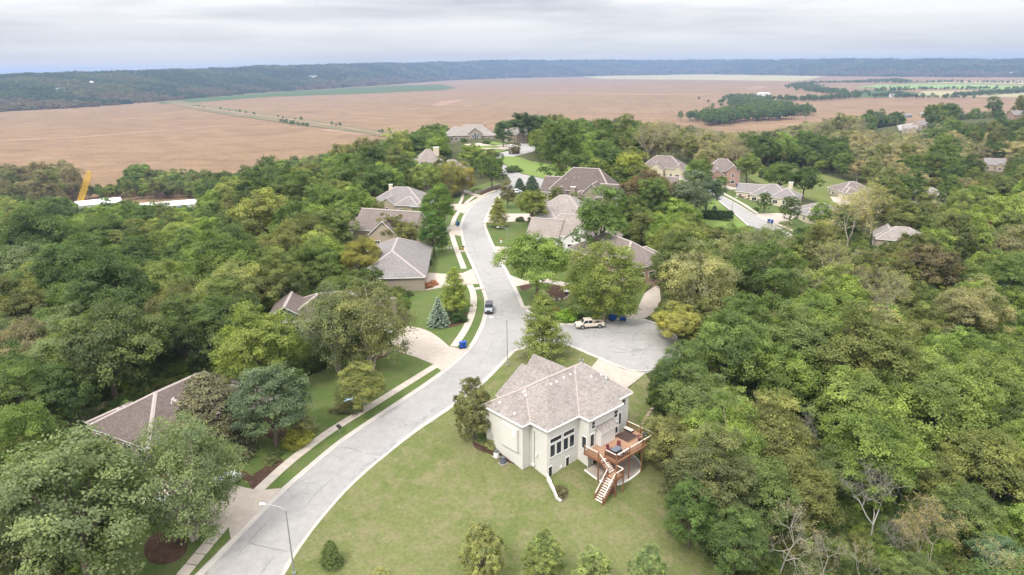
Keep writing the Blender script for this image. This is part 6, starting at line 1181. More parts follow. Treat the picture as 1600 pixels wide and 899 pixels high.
# ------------------------------------------------------------------ bins and small street things
def bin_(uv, rz, label, lying=False, group='blue wheeled bins put out along the kerbs', s=1.0, mk='binblue'):
    b = on('wheeled_bin', uv, rz, label, 'bin', group, .2); b.scale = (s, s, s)
    if lying: b.rotation_euler = (R_(85), 0, rz); b.location.z += .3
    MB().add([(-.24, -.26, .06), (.24, -.26, .06), (.24, .26, .06), (-.24, .26, .06), (-.3, -.36, 1.0), (.3, -.36, 1.0), (.3, .36, 1.0), (-.3, .36, 1.0)], [(3, 2, 1, 0), (4, 5, 6, 7), (0, 1, 5, 4), (1, 2, 6, 5), (2, 3, 7, 6), (3, 0, 4, 7)]).build('body', MT[mk], b, bevel=.02)
    MB().extrude_y([(-.34, 1.0), (.36, 1.0), (.34, 1.06), (0, 1.12), (-.34, 1.07)], -.38, .38).build('lid', MT[mk], b)
    for sy in (-1, 1): MB().tube([(-.26, sy * .3 - .04, .12), (-.26, sy * .3 + .04, .12)], .13, 10).build('wheel', MT['rubber'], b)
    MB().tube([(-.36, -.3, 1.0), (-.36, .3, 1.0)], .025, 6).build('handle', MT['binblue'], b)
bin_((721, 546), .3, 'blue bin at the mouth of the fan-shaped driveway, left one', s=1.15); bin_((726, 545), .2, 'blue bin at the mouth of the fan-shaped driveway, right one', s=1.15)
bin_((715.5, 354), .1, 'blue bin on the short drive beside the basketball hoop', s=1.3); bin_((955, 502), .4, 'blue bin standing beside the drive behind the pickup', s=1.2); bin_((960, 501.5), .2, 'blue bin in the middle of the group behind the pickup', s=1.2); bin_((968, 501), 1.2, 'blue bin tipped over on the cul-de-sac behind the pickup', True, s=1.2)
bin_((1152, 293), .2, 'blue bin by the drive of the red-brown brick house', s=1.2); bin_((1201, 349), .2, 'left blue bin at the kerb of the side street drive', s=1.2); bin_((1206, 350), .2, 'right blue bin at the kerb of the side street drive', s=1.2)
hy = on('fire_hydrant', (783, 380), 0, 'white and red fire hydrant on the striped lawn', 'hydrant'); hy.scale = (1.5, 1.5, 1.5); MB().tube([(0, 0, 0), (0, 0, .08), (0, 0, .09), (0, 0, .55)], [.19, .19, .13, .13], 10).build('barrel', MT['pvc'], hy); MB().dome((0, 0, .55), .16, .2, 10, 4).build('bonnet', MT['red'], hy)
for a in (0, 2.1, 4.2): MB().tube([(math.cos(a) * .1, math.sin(a) * .1, .4), (math.cos(a) * .24, math.sin(a) * .24, .4)], .065, 8).build('nozzle', MT['pvc'], hy)
mbx = on('mailbox', (531, 680), R_(35), 'black twin mailbox on a green post on the grass verge', 'mailbox'); MB().box((0, 0, .55), (.12, .12, 1.15)).build('post', MT['green'], mbx); MB().box((0, 0, 1.1), (.1, .9, .1)).build('crossbar', MT['dark'], mbx)
for s in (-1, 1):
    o = MB().extrude_y([(-.28, 1.15), (.28, 1.15), (.28, 1.35), (.2, 1.45), (-.2, 1.45), (-.28, 1.35)], s * .28 - .13, s * .28 + .13).build('mailbox_body', MT['dark'], mbx); MB().box((.1, s * .28 + s * .15, 1.38), (.03, .02, .16)).build('flag', MT['red'], o)
mp_ = on('mailbox', (724.5, 393.5), 0, 'dark mailbox with an orange newspaper tube on a concrete pad', 'mailbox'); MB().box((0, 0, .03), (2.0, 1.6, .12)).build('pad', MT['walk'], mp_); MB().box((0, 0, .6), (.16, .16, 1.1)).build('post', MT['orange'], mp_); MB().extrude_y([(-.3, 1.15), (.3, 1.15), (.3, 1.4), (.2, 1.52), (-.2, 1.52), (-.3, 1.4)], -.16, .16).build('mailbox_body', MT['dark'], mp_); MB().box((-.55, 0, .9), (.5, .25, .25)).build('newspaper_tube', MT['orange'], mp_)
for uv, mk, lb, s in (((569, 634), 'green', 'pale green utility cabinet beside the sidewalk', (1.0, .8, .75)), ((545, 630), 'bluegrey', 'flat blue-grey utility cabinet under the shrubs', (1.4, 1.0, .6))):
    b = on('utility_box', uv, .6, lb, 'utility box'); MB().box((0, 0, s[2] / 2), s).build('casing', MT[mk], b, bevel=.04); MB().box((0, 0, .02), (s[0] + .25, s[1] + .25, .1)).build('pad', MT['conc'], b); MB().box((0, -.02, s[2] + .02), (s[0] + .06, s[1] + .06, .05)).build('lid', MT[mk], b)
hp = on('basketball_hoop', (695, 356), R_(15), 'basketball hoop with a white backboard beside the short drive', 'basketball hoop'); MB().tube([(0, 0, -.1), (0, 0, 3.0)], .07, 8).build('pole', MT['dark'], hp); MB().bar((0, 0, 3.0), (.5, 0, 3.3), .08, .08).build('arm', MT['dark'], hp); MB().box((.55, 0, 3.4), (.05, 1.8, 1.1)).build('backboard', MT['pvc'], hp); MB().tube([(.62 + .25 + .23 * math.cos(a), .23 * math.sin(a), 3.05) for a in np.linspace(0, 6.283, 13)], .02, 5).build('rim', MT['orange'], hp); MB().box((0, 0, .12), (.9, .7, .24)).build('base', MT['dark'], hp)
for k, u in enumerate((700, 705)):
    s = on('yard_sign', (u, 391), .1, ('left', 'right')[k] + ' one of two small white signs on the lawn by the sidewalk', 'yard sign'); MB().box((0, 0, .5), (.7, .04, .5)).build('panel', MT['pvc'], s)
    for a in (-.25, .25): MB().box((a, 0, .13), (.03, .03, .3)).build('stake', MT['steel'], s)
for uv, lb in (((824, 482), 'concrete storm drain hood at the corner of the cul-de-sac'), ((748, 452.5), 'pale storm drain hood on the verge beside the road')):
    s = on('storm_drain', uv, .3, lb, 'storm drain'); MB().box((0, 0, .06), (2.0, 1.4, .2)).build('hood', MT['walk'], s); MB().tube([(0, 0, .16), (0, 0, .2)], .3, 12).build('cover', MT['steel'], s)
# garden seats in the rock bed
gt = on('garden_table', (886, 460), 0, 'round white table in the rock-edged garden bed', 'table'); MB().tube([(0, 0, .7), (0, 0, .76)], .75, 16).build('table_top', MT['pvc'], gt); MB().tube([(0, 0, 0), (0, 0, .7)], .08, 8).build('leg', MT['dark'], gt)
for k, uv in enumerate(((888, 453), (897, 460))):
    c = on('garden_chair', uv, (2.8, 1.2)[k], ('red garden chair behind the round white table', 'red garden chair right of the round white table')[k], 'chair'); MB().box((0, 0, .4), (.6, .6, .06)).build('seat', MT['red'], c); MB().add([(-.3, .28, .4), (.3, .28, .4), (.3, .5, 1.1), (-.3, .5, 1.1), (-.3, .33, .4), (.3, .33, .4), (.3, .55, 1.1), (-.3, .55, 1.1)], [(3, 2, 1, 0), (4, 5, 6, 7), (0, 1, 5, 4), (1, 2, 6, 5), (2, 3, 7, 6), (3, 0, 4, 7)]).build('backrest', MT['red'], c)
    for a in (-.25, .25): MB().box((a, -.25, .2), (.06, .06, .4)).build('leg', MT['red'], c); MB().box((a, .25, .2), (.06, .06, .4)).build('leg', MT['red'], c)
rbd = empty('rock_border', tuple(G([(868, 462)])[0]), 0, 'ring of grey boulders edging the garden bed under the birches', 'rock border')
for p in dense(G([(849, 455), (853, 464), (866, 470), (882, 469), (892, 462)])[:, :2], .9, False):
    b = MB().dome((0, 0, -.1), rr.uniform(.35, .6), rr.uniform(.4, .6), 7, 2).build('boulder', MT['palebark'], rbd, loc=(p[0] - rbd.location.x, p[1] - rbd.location.y, T1(*p) - rbd.location.z + .15), rot=(0, 0, rr.uniform(0, 6)))
gw = empty('garden_wall', tuple(G([(752, 303)])[0]), 0, 'low brown stone garden wall along the bed at the bend', 'wall')
for p, q in zip(*(lambda d: (d[:-1], d[1:]))(dense(G([(741, 303.5), (756, 300), (772, 294), (781, 291)])[:, :2], 2.5, False))):
    z0 = T1(*p) - gw.location.z; MB().bar((p[0] - gw.location.x, p[1] - gw.location.y, z0 + .5), (q[0] - gw.location.x, q[1] - gw.location.y, T1(*q) - gw.location.z + .5), .5, 1.1).build('stone_course', MT['stone'], gw)
# ------------------------------------------------------------------ below the bluff: crane and sheds
cp_ = at(124, 330, -45); cr = empty('crawler_crane', (cp_[0], cp_[1], FIELD_Z), 0, 'yellow lattice crane boom rising above the trees by the field', 'crane'); e_ = aty = None
d = rays((140, 268))[0]; t = cp_[1] / d[1]; tip = Vector((d[0] * t - cp_[0], 0, CAM_H + d[2] * t - FIELD_Z)); foot = Vector((0, 0, 3)); ax = (tip - foot).normalized(); sx = ax.cross(Vector((0, 1, 0))).normalized(); sy = Vector((0, 1, 0))
cor = [(1, 1), (1, -1), (-1, -1), (-1, 1)]
def bp(t_, k, w): a, b = cor[k]; return foot + (tip - foot) * t_ + (sx * a + sy * b) * w
for k in range(4): MB().tube([bp(0, k, .5), bp(.12, k, 1.35), bp(.88, k, 1.35), bp(1, k, .5)], .27, 6).build('chord', MT['yellow'], cr)
lb_ = MB(); n = 14
for i in range(n):
    for k in range(4): lb_.bar(bp(.1 + .8 * i / n, k, 1.35), bp(.1 + .8 * (i + 1) / n, (k + 1) % 4, 1.35), .12, .12); lb_.bar(bp(.1 + .8 * i / n, k, 1.35), bp(.1 + .8 * i / n, (k + 1) % 4, 1.35), .1, .1)
lb_.build('lattice', MT['yellow'], cr); MB().box((0, 0, 2.2), (5, 3.4, 2.6)).build('cab', MT['yellow'], cr, bevel=.2); MB().box((-2.6, 0, 2.2), (1.8, 3.4, 2.2)).build('counterweight', MT['dark'], cr)
for s in (-1, 1): MB().box((0, s * 2, .5), (6.5, .9, 1.0)).build('track', MT['rubber'], cr, bevel=.2)
def shed(uvl, uvr, dep_, h_, label, mk='white', split=None):
    a, b = np.array(at(*uvl, -38)), np.array(at(*uvr, -38)); dv = b - a; L_ = np.hypot(dv[0], dv[1]); o = empty('warehouse', (a[0], a[1], FIELD_Z), math.atan2(dv[1], dv[0]), label, 'warehouse')
    MB().box((L_ / 2, dep_ / 2, 3.4), (L_, dep_, 6.8)).build('wall', MT[mk], o); MB().add([(-.4, -.4, 6.82), (L_ + .4, -.4, 6.82), (L_ + .4, dep_ / 2, 8.6), (-.4, dep_ / 2, 8.6), (-.4, dep_ + .4, 6.82), (L_ + .4, dep_ + .4, 6.82)], [(0, 1, 2, 3), (3, 2, 5, 4), (0, 3, 4), (1, 5, 2)]).build('roof', MT['pvc'], o)
    for k in range(3): MB().box((L_ * (k + .7) / 4, -.06, 2.2), (4, .1, 4.4)).build('shutter_door', MT['steel'], o)
    return o
shed((119, 322), (190, 315), 22, 7, 'long white warehouse roof beside the yellow crane'); shed((218, 325), (308, 318), 18, 7, 'second white warehouse, partly behind the light trees')
for k, (uv, mk, lb) in enumerate((((262, 323), 'bluegrey', 'teal container standing before the second warehouse'), ((275, 325), 'orange', 'orange container between two others before the second warehouse'), ((289, 322), 'binblue', 'blue container at the bright end of the second warehouse'))):
    p = at(*uv, -40); c = empty('container', (p[0], p[1] - 6, -44.5), .1, lb, 'container', 'containers before the warehouse'); MB().box((0, 0, 2.6), (5.5, 2.4, 5.2)).build('box', MT[mk], c); MB().box((2.0, -1.22, 2.4), (.08, .06, 4.4)).build('door_bar', MT['steel'], c)
# ------------------------------------------------------------------ hedges and shrubs
def shrub(u, v, rpx, c, label, name='shrub', cat='shrub', zs=1.0, kind='shrub', group=None): tree(u, v, rpx, kind, c, label, cat, name, zs, group)
shrub(466, 690, 22, (0.15, 0.175, 0.03), 'bright yellow-green rounded shrub beside the sidewalk', zs=1.0); shrub(472, 668, 20, (0.13, 0.145, 0.07), 'pale grey-green shrub behind the yellow one'); shrub(424, 722, 11, (0.1, 0.13, 0.05), 'leafy low shrub at the lower end of the mulch bed'); shrub(430, 712, 10, (0.09, 0.12, 0.05), 'leafy low shrub at the upper end of the mulch bed')
shrub(717, 499, 13, (0.03, 0.06, 0.018), 'dark clipped round shrub at the foot of the young maple'); shrub(702, 492, 7, (0.03, 0.055, 0.018), 'small dark shrub between the spruce and the young maple')
shrub(668, 447, 8, (0.26, 0.14, 0.075), 'salmon-coloured shrub on the drive edge, left one'); shrub(676, 444, 8, (0.24, 0.12, 0.07), 'salmon-coloured shrub on the drive edge, right one'); shrub(666, 412, 9, DK, 'dark rounded shrub at the corner of the taupe house'); shrub(660, 420, 7, MD, 'smaller green shrub beside the taupe house wall')
shrub(770, 692, 13, (0.16, 0.19, 0.085), 'white-flowering shrub against the beige house', zs=.9); shrub(758, 688, 11, (0.1, 0.14, 0.05), 'green shrub under the russet-tipped oak'); shrub(885, 492, 18, (0.12, 0.2, 0.03), 'bright green spreading shrub behind the pickup', zs=.7); shrub(905, 495, 7, (0.05, 0.065, 0.03), 'dark shrub just behind the pickup cab'); shrub(868, 488, 9, (0.17, 0.12, 0.055), 'tawny shrub beside the bright green one')
shrub(832, 345, 8, DK, 'dark round shrub under the light green maple'); shrub(812, 344, 7, DK, 'dark clipped shrub by the drive of the tan-roofed house'); shrub(838, 358, 12, (0.04, 0.06, 0.025), 'large dark shrub before the pale dormers'); shrub(876, 772, 11, (0.1, 0.1, 0.05), 'dry ornamental grass clump below the retaining wall', 'ornamental_grass', 'grass clump'); shrub(594, 903, 14, (0.22, 0.24, 0.1), 'pale yellow bush alone at the bottom of the lawn', zs=1.2)
shrub(536, 637, 16, (0.085, 0.09, 0.045), 'brownish shrub beside the utility cabinets', zs=.7); shrub(552, 640, 12, (0.09, 0.11, 0.05), 'low green shrub touching the green cabinet', zs=.7); shrub(390, 655, 20, (0.06, 0.085, 0.03), 'dark shrub between the cedar and the blue-green maple')
for k, (u, v, r, c) in enumerate(((1157, 300, 4, DK), (1161, 303, 4, DK), (1170, 305, 4, (0.2, 0.06, 0.04)), (1176, 306, 4, (0.16, 0.07, 0.045)), (1184, 307, 3, DK), (1137, 336, 6, (0.26, 0.15, 0.075)), (1182, 327, 5, MD))): shrub(u, v, r, c, ('dark shrub at the outer end of the curved bed', 'dark shrub second along the curved bed', 'red-leaved shrub in the curved bed', 'rusty shrub at the inner end of the curved bed', 'small dark shrub by the porch of the cream rambling house', 'tawny spreading shrub beside the narrow dark spruce', 'pale green shrub at the kerb end of the cream house lawn')[k])
shrub(805, 238, 8, (0.07, 0.065, 0.035), 'reddish-brown tree-shaped shrub beside the far cul-de-sac', zs=1.3); shrub(801, 263, 14, (0.055, 0.085, 0.03), 'low dark spreading tree at the edge of the far lawn', zs=.6); shrub(745, 299, 6, LG, 'light green bush before the golden-green birches'); shrub(760, 222, 7, DK, 'clipped dark hedge beside the arched window house', zs=.6); shrub(725, 220, 5, DK, 'dark bush at the front of the arched window house')
shrub(1000, 750, 1, DK, None) if False else None
hg = on('hedge', (1102, 342), R_(-8), 'clipped dark green hedge along the lawn left of the side street', 'hedge')
g = np.random.default_rng(9); w_ = 19.0; cen = np.column_stack([g.uniform(-w_ / 2, w_ / 2, 900), g.uniform(-.9, .9, 900), g.uniform(.1, 2.6, 900)]); k = g.integers(0, 3, 900); cen[k == 0, 2] = 2.6; cen[k == 1, 1] = -.9; nr = np.zeros((900, 3)); nr[k == 0, 2] = 1; nr[k == 1, 1] = -1; nr[k == 2, 1] = 1
V, F, lv = leaf_quads(g, cen, nr, 14, .32, .2, .9); hf = link('foliage', np_mesh('foliage', V, F, MT['leaf'], lv), hg); hf['tint'] = (0.035, 0.07, 0.02); MB().box((0, 0, 1.2), (w_, 1.5, 2.3)).build('stem_core', MT['bark'], hg)
for k, (uv0, uv1, lb) in enumerate((((783, 262), (806, 274), 'row of clipped orange-tinged bushes on the median by the bend'),)):
    pass
# ------------------------------------------------------------------ the woods: trees that fill the ground left over
KEEP = [((145, 596, 275, 690), 99), ((60, 640, 205, 690), 100), ((457, 478, 485, 520), 124), ((625, 478, 640, 515), 128), ((597, 385, 662, 462), 148), ((556, 330, 650, 372), 190), ((600, 298, 656, 328), 236), ((650, 224, 712, 252), 335), ((703, 200, 772, 226), 445), ((795, 206, 818, 222), 440), ((690, 268, 727, 300), 262), ((850, 262, 965, 318), 235), ((845, 296, 905, 368), 190), ((958, 368, 1034, 450), 158),
        ((1008, 236, 1070, 272), 318), ((1036, 264, 1088, 284), 274), ((1110, 243, 1152, 282), 300), ((1160, 279, 1242, 326), 270), ((1292, 283, 1356, 320), 298), ((1228, 316, 1300, 344), 248), ((1434, 301, 1468, 316), 298), ((1378, 358, 1412, 366), 214), ((118, 305, 305, 323), 530), ((112, 262, 148, 318), 530), ((1372, 184, 1448, 210), 780), ((1498, 178, 1600, 191), 800), ((1536, 244, 1562, 270), 420), ((1535, 232, 1588, 246), 420),
        ((640, 650, 1020, 899), 200), ((1000, 780, 1075, 899), 90), ((885, 500, 1045, 585), 200), ((1120, 298, 1215, 352), 232), ((1160, 265, 1290, 300), 262), ((1110, 318, 1168, 364), 236), ((782, 250, 830, 264), 275), ((815, 260, 882, 282), 262), ((980, 452, 1030, 500), 139), ((640, 330, 830, 640), 300), ((740, 225, 800, 268), 262), ((1040, 800, 1125, 899), 95), ((225, 815, 470, 985), 100), ((470, 830, 1115, 985), 100), ((1075, 860, 1140, 960), 70), ((1170, 785, 1330, 935), 75), ((1320, 750, 1430, 860), 84), ((1315, 850, 1375, 935), 72), ((1425, 810, 1490, 920), 74), ((1240, 655, 1290, 705), 92), ((1305, 315, 1395, 375), 230), ((1160, 415, 1235, 470), 140), ((440, 590, 740, 899), 300), ((360, 690, 500, 770), 300)]
SKY = np.array([(-50, 262), (60, 262), (108, 263), (128, 290), (190, 287), (206, 258), (226, 256), (240, 270), (300, 270), (360, 268), (420, 252), (480, 244), (560, 226), (625, 214), (655, 203), (690, 196), (702, 203), (706, 222), (770, 224), (776, 196), (800, 186), (830, 182), (880, 187), (950, 190), (1000, 194), (1090, 197), (1130, 207), (1200, 206), (1250, 196), (1290, 187), (1340, 179), (1370, 173), (1420, 171), (1470, 166), (1530, 151), (1580, 147), (1660, 145)], float)
wr = np.random.default_rng(77)
nC = 108000; cx_ = np.concatenate([wr.uniform(-160, 230, 28000), wr.uniform(-460, 720, 80000)]); cy_ = np.concatenate([wr.uniform(42, 250, 28000), wr.uniform(42, 1020, 80000)]); cr_ = np.clip(wr.normal(5.3, 1.5, nC), 2.8, 8.8)
cz_ = T(cx_, cy_); pj = proj(np.column_stack([cx_, cy_, cz_ + cr_ * 1.5])); pr_ = cr_ * FPX / pj[:, 2]
top = proj(np.column_stack([cx_, cy_, cz_ + cr_ * 2.25]))
ok = (pj[:, 2] > 30) & (pj[:, 0] > -80) & (pj[:, 0] < 1680) & (pj[:, 1] < 960 + pr_) & (pj[:, 1] > 130)
ok &= top[:, 1] > np.interp(top[:, 0], SKY[:, 0], SKY[:, 1]) + wr.uniform(0, 6, nC)
pts_ = np.column_stack([cx_, cy_])
for poly, marg in CLEAR:
    if marg is None: continue
    lo, hi = poly.min(0) - 9, poly.max(0) + 9; s = ok & (cx_ > lo[0]) & (cx_ < hi[0]) & (cy_ > lo[1]) & (cy_ < hi[1]); ii = np.nonzero(s)[0]
    if not len(ii): continue
    bad = inside(poly, pts_[ii]); dd = dense(poly, 2.0)
    dist = np.sqrt(((pts_[ii][:, None] - dd[None]) ** 2).sum(2)).min(1); bad |= dist < (cr_[ii] * .55 + marg); ok[ii[bad]] = False
ok_ground = ok.copy()
for (u0, v0, u1, v1), dist in KEEP:
    qx = np.clip(pj[:, 0], u0, u1); qy = np.clip(pj[:, 1], v0, v1); ok &= ~((np.hypot(pj[:, 0] - qx, pj[:, 1] - qy) < pr_ * .95) & (cy_ < dist))
hx = np.array([t['x'] for t in TREES]); hy_ = np.array([t['y'] for t in TREES]); hr = np.array([t['r'] if t['kind'] not in ('shrub', 'dead', 'sparse', 'twig') else (.5 if t['kind'] == 'shrub' else t['r'] * .6) for t in TREES])
cell = 9.0; grid = {}
def put(x, y, r): grid.setdefault((int(x // cell), int(y // cell)), []).append((x, y, r))
for a in zip(hx, hy_, hr): put(*a)
acc = []
for i in np.nonzero(ok)[0]:
    x, y, r = cx_[i], cy_[i], cr_[i]; gx_, gy_ = int(x // cell), int(y // cell); good = True
    for a in range(gx_ - 2, gx_ + 3):
        for b in range(gy_ - 2, gy_ + 3):
            for (X, Y, R) in grid.get((a, b), ()):
                if (X - x) ** 2 + (Y - y) ** 2 < (.72 * (R + r)) ** 2: good = False; break
            if not good: break
        if not good: break
    if good: put(x, y, r); acc.append(i)
def pick(u, v, rnd):
    """leaf colour and kind by stand: the two wooded sides, the pale cottonwoods by the field, the far ridge"""
    q = rnd.random()
    if u < 115 and v < 318: return ((0.115, 0.11, 0.06) if q < .7 else OL), 'maplem'
    if u < 640:
        if v < 345: P = [(DK, .15), (MD, .25), (OL, .2), (YG, .22), (LG, .18)]
        elif v < 470: P = [(DK, .25), (MD, .27), (OL, .18), (LG, .18), (YG, .12)]
        else: P = [(DK, .3), (MD, .35), (SG, .2), (OL, .15)]
    elif u < 1010 and v < 330: P = [(DK, .3), (MD, .35), (OL, .15), (LG, .15), (YG, .05)]
    elif v < 212 and u > 1350: P = [(DK, .35), (MD, .25), (OL, .25), (BG, .15)]
    elif v < 268 and 985 < u < 1440 and not (1160 < u < 1330 and v > 228): P = [(COT, .55), (GB, .25), (OL, .2)]
    elif v < 300 and u >= 1330: P = [(COT, .28), (DK, .2), (MD, .2), (OL, .22), (GB, .1)]
    elif v < 290: P = [(DK, .35), (MD, .35), (LG, .12), (OL, .18)]
    elif v < 470: P = [(MD, .25), (LG, .15), (OL, .25), (YG, .17), (PY, .14), (BR, .025)]
    else: P = [(MD, .22), (LG, .35), (OL, .2), (YG, .13), (DK, .04), (PY, .06)]
    s = 0
    for c, w in P:
        s += w
        if q < s: break
    k = rnd.random()
    kind = ('sparse' if c in (PY, GB, COT) and k < .4 else 'locust' if c in (PY, GB, COT, YG, LG) and k < .55 else 'maplem' if k < .3 else 'oakm')
    return c, kind
rnd = random.Random(31); AUTO = []
for i in acc:
    c, kind = pick(pj[i, 0], pj[i, 1], rnd); AUTO.append(dict(x=cx_[i], y=cy_[i], r=cr_[i], kind=kind, tint=col(c, .14), c=c, rpx=pr_[i], u=pj[i, 0], v=pj[i, 1], zs=rnd.uniform(.92, 1.15), hand=False, rot=None))
# tree belts on the flood plain
LINES = [([(1160, 158), (1185, 168), (1215, 176), (1240, 181)], 40), ([(1088, 190), (1130, 186), (1180, 178), (1235, 180)], 26), ([(1110, 196), (1160, 190), (1200, 186), (1240, 186)], 24), ([(1155, 155), (1172, 162), (1195, 170), (1225, 176)], 20), ([(1150, 153), (1190, 157), (1250, 158), (1335, 153)], 16), ([(1250, 133), (1262, 140), (1300, 146), (1338, 148)], 30), ([(1255, 131), (1330, 130), (1400, 126), (1412, 130)], 18), ([(1362, 153), (1385, 152)], 12), ([(1392, 148), (1398, 153), (1440, 154), (1505, 155)], 14), ([(1330, 130), (1420, 131), (1480, 129.5), (1600, 131)], 9), ([(1370, 144), (1450, 141), (1520, 141), (1600, 140)], 8), ([(1500, 151), (1570, 147), (1600, 145)], 16), ([(1350, 139), (1420, 137.5)], 6), ([(440, 192), (462, 196), (480, 199)], 7), ([(300, 166), (420, 182), (520, 196.5), (612, 211)], 5)]
BELT = []
for px, wd in LINES:
    w = dense(np.array([at(u, v, FIELD_Z)[:2] for u, v in px]), 9.0, False)
    for p in w:
        if wd == 5 and rnd.random() < .82: continue
        for _ in range(4 if wd > 15 and p[1] < 2700 else 2 if wd > 9 else 1):
            x, y = p + wr.normal(size=2) * wd * (.5 if p[1] < 1500 else .9); c, k = (DK, 'oakm') if rnd.random() < .55 else (MD, 'maplem'); r = (wr.uniform(4.5, 8.0) if p[1] < 1500 else wr.uniform(3.0, 5.5)) if wd > 7.5 else wr.uniform(1.5, 3.2); BELT.append(dict(x=x, y=y, r=r, kind=k, tint=col(c, .15), zs=1.0, z=FIELD_Z - .3))
# things: the ones that show largest, up to three hundred; the rest is one wood
hand_px = [1e9] * len(TREES); AUTO.sort(key=lambda t: -t['rpx'])
n_tree = sum(1 for t in TREES if t['kind'] != 'shrub'); inframe = [t for t in AUTO if -t['rpx'] * .5 < t['u'] < 1600 + t['rpx'] * .5 and t['v'] < 899 + t['rpx'] * 1.5]
chosen = inframe[:max(0, 298 - n_tree)]; cs = set(id(t) for t in chosen); REST = [t for t in AUTO if id(t) not in cs] + BELT
ORD = ['first', 'second', 'third', 'fourth', 'fifth', 'sixth', 'seventh', 'eighth', 'ninth', 'tenth', 'eleventh', 'twelfth', 'thirteenth', 'fourteenth', 'fifteenth', 'sixteenth', 'seventeenth', 'eighteenth']
def zone(u, v):
    if u < 640: return 'woods beside brown-roofed house' if v > 540 else 'woods left of taupe house' if v > 400 else 'woods below yellow crane'
    if u < 1000: return 'woods behind large stone house' if v < 320 else 'yards beside curving road'
    if v < 290: return 'woods beyond side street'
    if v < 420: return 'woods below side street'
    if v < 620: return 'woods past the cul-de-sac'
    return 'woods right of deck'
zs_ = {}
for t in chosen: zs_.setdefault(zone(t['u'], t['v']), []).append(t)
KW = {'oakm': 'round tree', 'maplem': 'oval tree', 'locust': 'feathery tree', 'sparse': 'half-bare tree'}
for zn, L in zs_.items():
    L.sort(key=lambda t: t['v']); R = max(4, min(8, int(len(L) ** .5 + .9)))
    for r0 in range(0, len(L), R):
        row = sorted(L[r0:r0 + R], key=lambda t: t['u'])
        for k, t in enumerate(row): t['label'] = f"{CL.get(t['c'], 'dull brownish')} {KW[t['kind']]}, {ORD[k]} from left in {ORD[min(r0 // R, 17)]} row of {zn}"; t.update(cat='tree', name=None, group='trees of the ' + zn)
seen_names = {}
def put_tree(t):
    pr = PROTO[t['kind']]; p = pr[rnd.randrange(len(pr))]; z = T1(t['x'], t['y']) - .05
    nm = t['name'] or {'sparse': 'half_bare_tree', 'dead': 'dead_tree', 'twig': 'half_bare_tree', 'cedar': 'cedar_tree', 'spruce': 'blue_spruce', 'birch': 'birch_tree', 'low': 'birch_tree', 'pyramid': 'young_tree', 'oval': 'young_maple', 'shrub': 'shrub', 'oak': 'broadleaf_tree', 'oakm': 'broadleaf_tree', 'maple': 'oval_tree', 'maplem': 'oval_tree', 'locust': 'feathery_tree'}[t['kind']]
    o = empty(nm, (t['x'], t['y'], z), rnd.uniform(0, 6.283) if t['rot'] is None else t['rot'], t['label'], t['cat'], t.get('group')); s = t['r']; o.scale = (s * rnd.uniform(.88, 1.12), s * rnd.uniform(.88, 1.12), s * t['zs'])
    if p['crown'] is not None: c = link('foliage' if t['kind'] == 'shrub' else 'crown', p['crown'], o); c['tint'] = t['tint']
    link('stem' if t['kind'] == 'shrub' else 'trunk', p['trunk'], o)
for t in TREES:
    if t['label'] is None: continue
    put_tree(t)
for t in chosen:
    if t['rpx'] > 38 and t['kind'] in ('oakm', 'maplem'): t['kind'] = t['kind'][:-1]
    if t['rpx'] > 45 and t['kind'] == 'locust': t['kind'] = 'birch'
    put_tree(t)
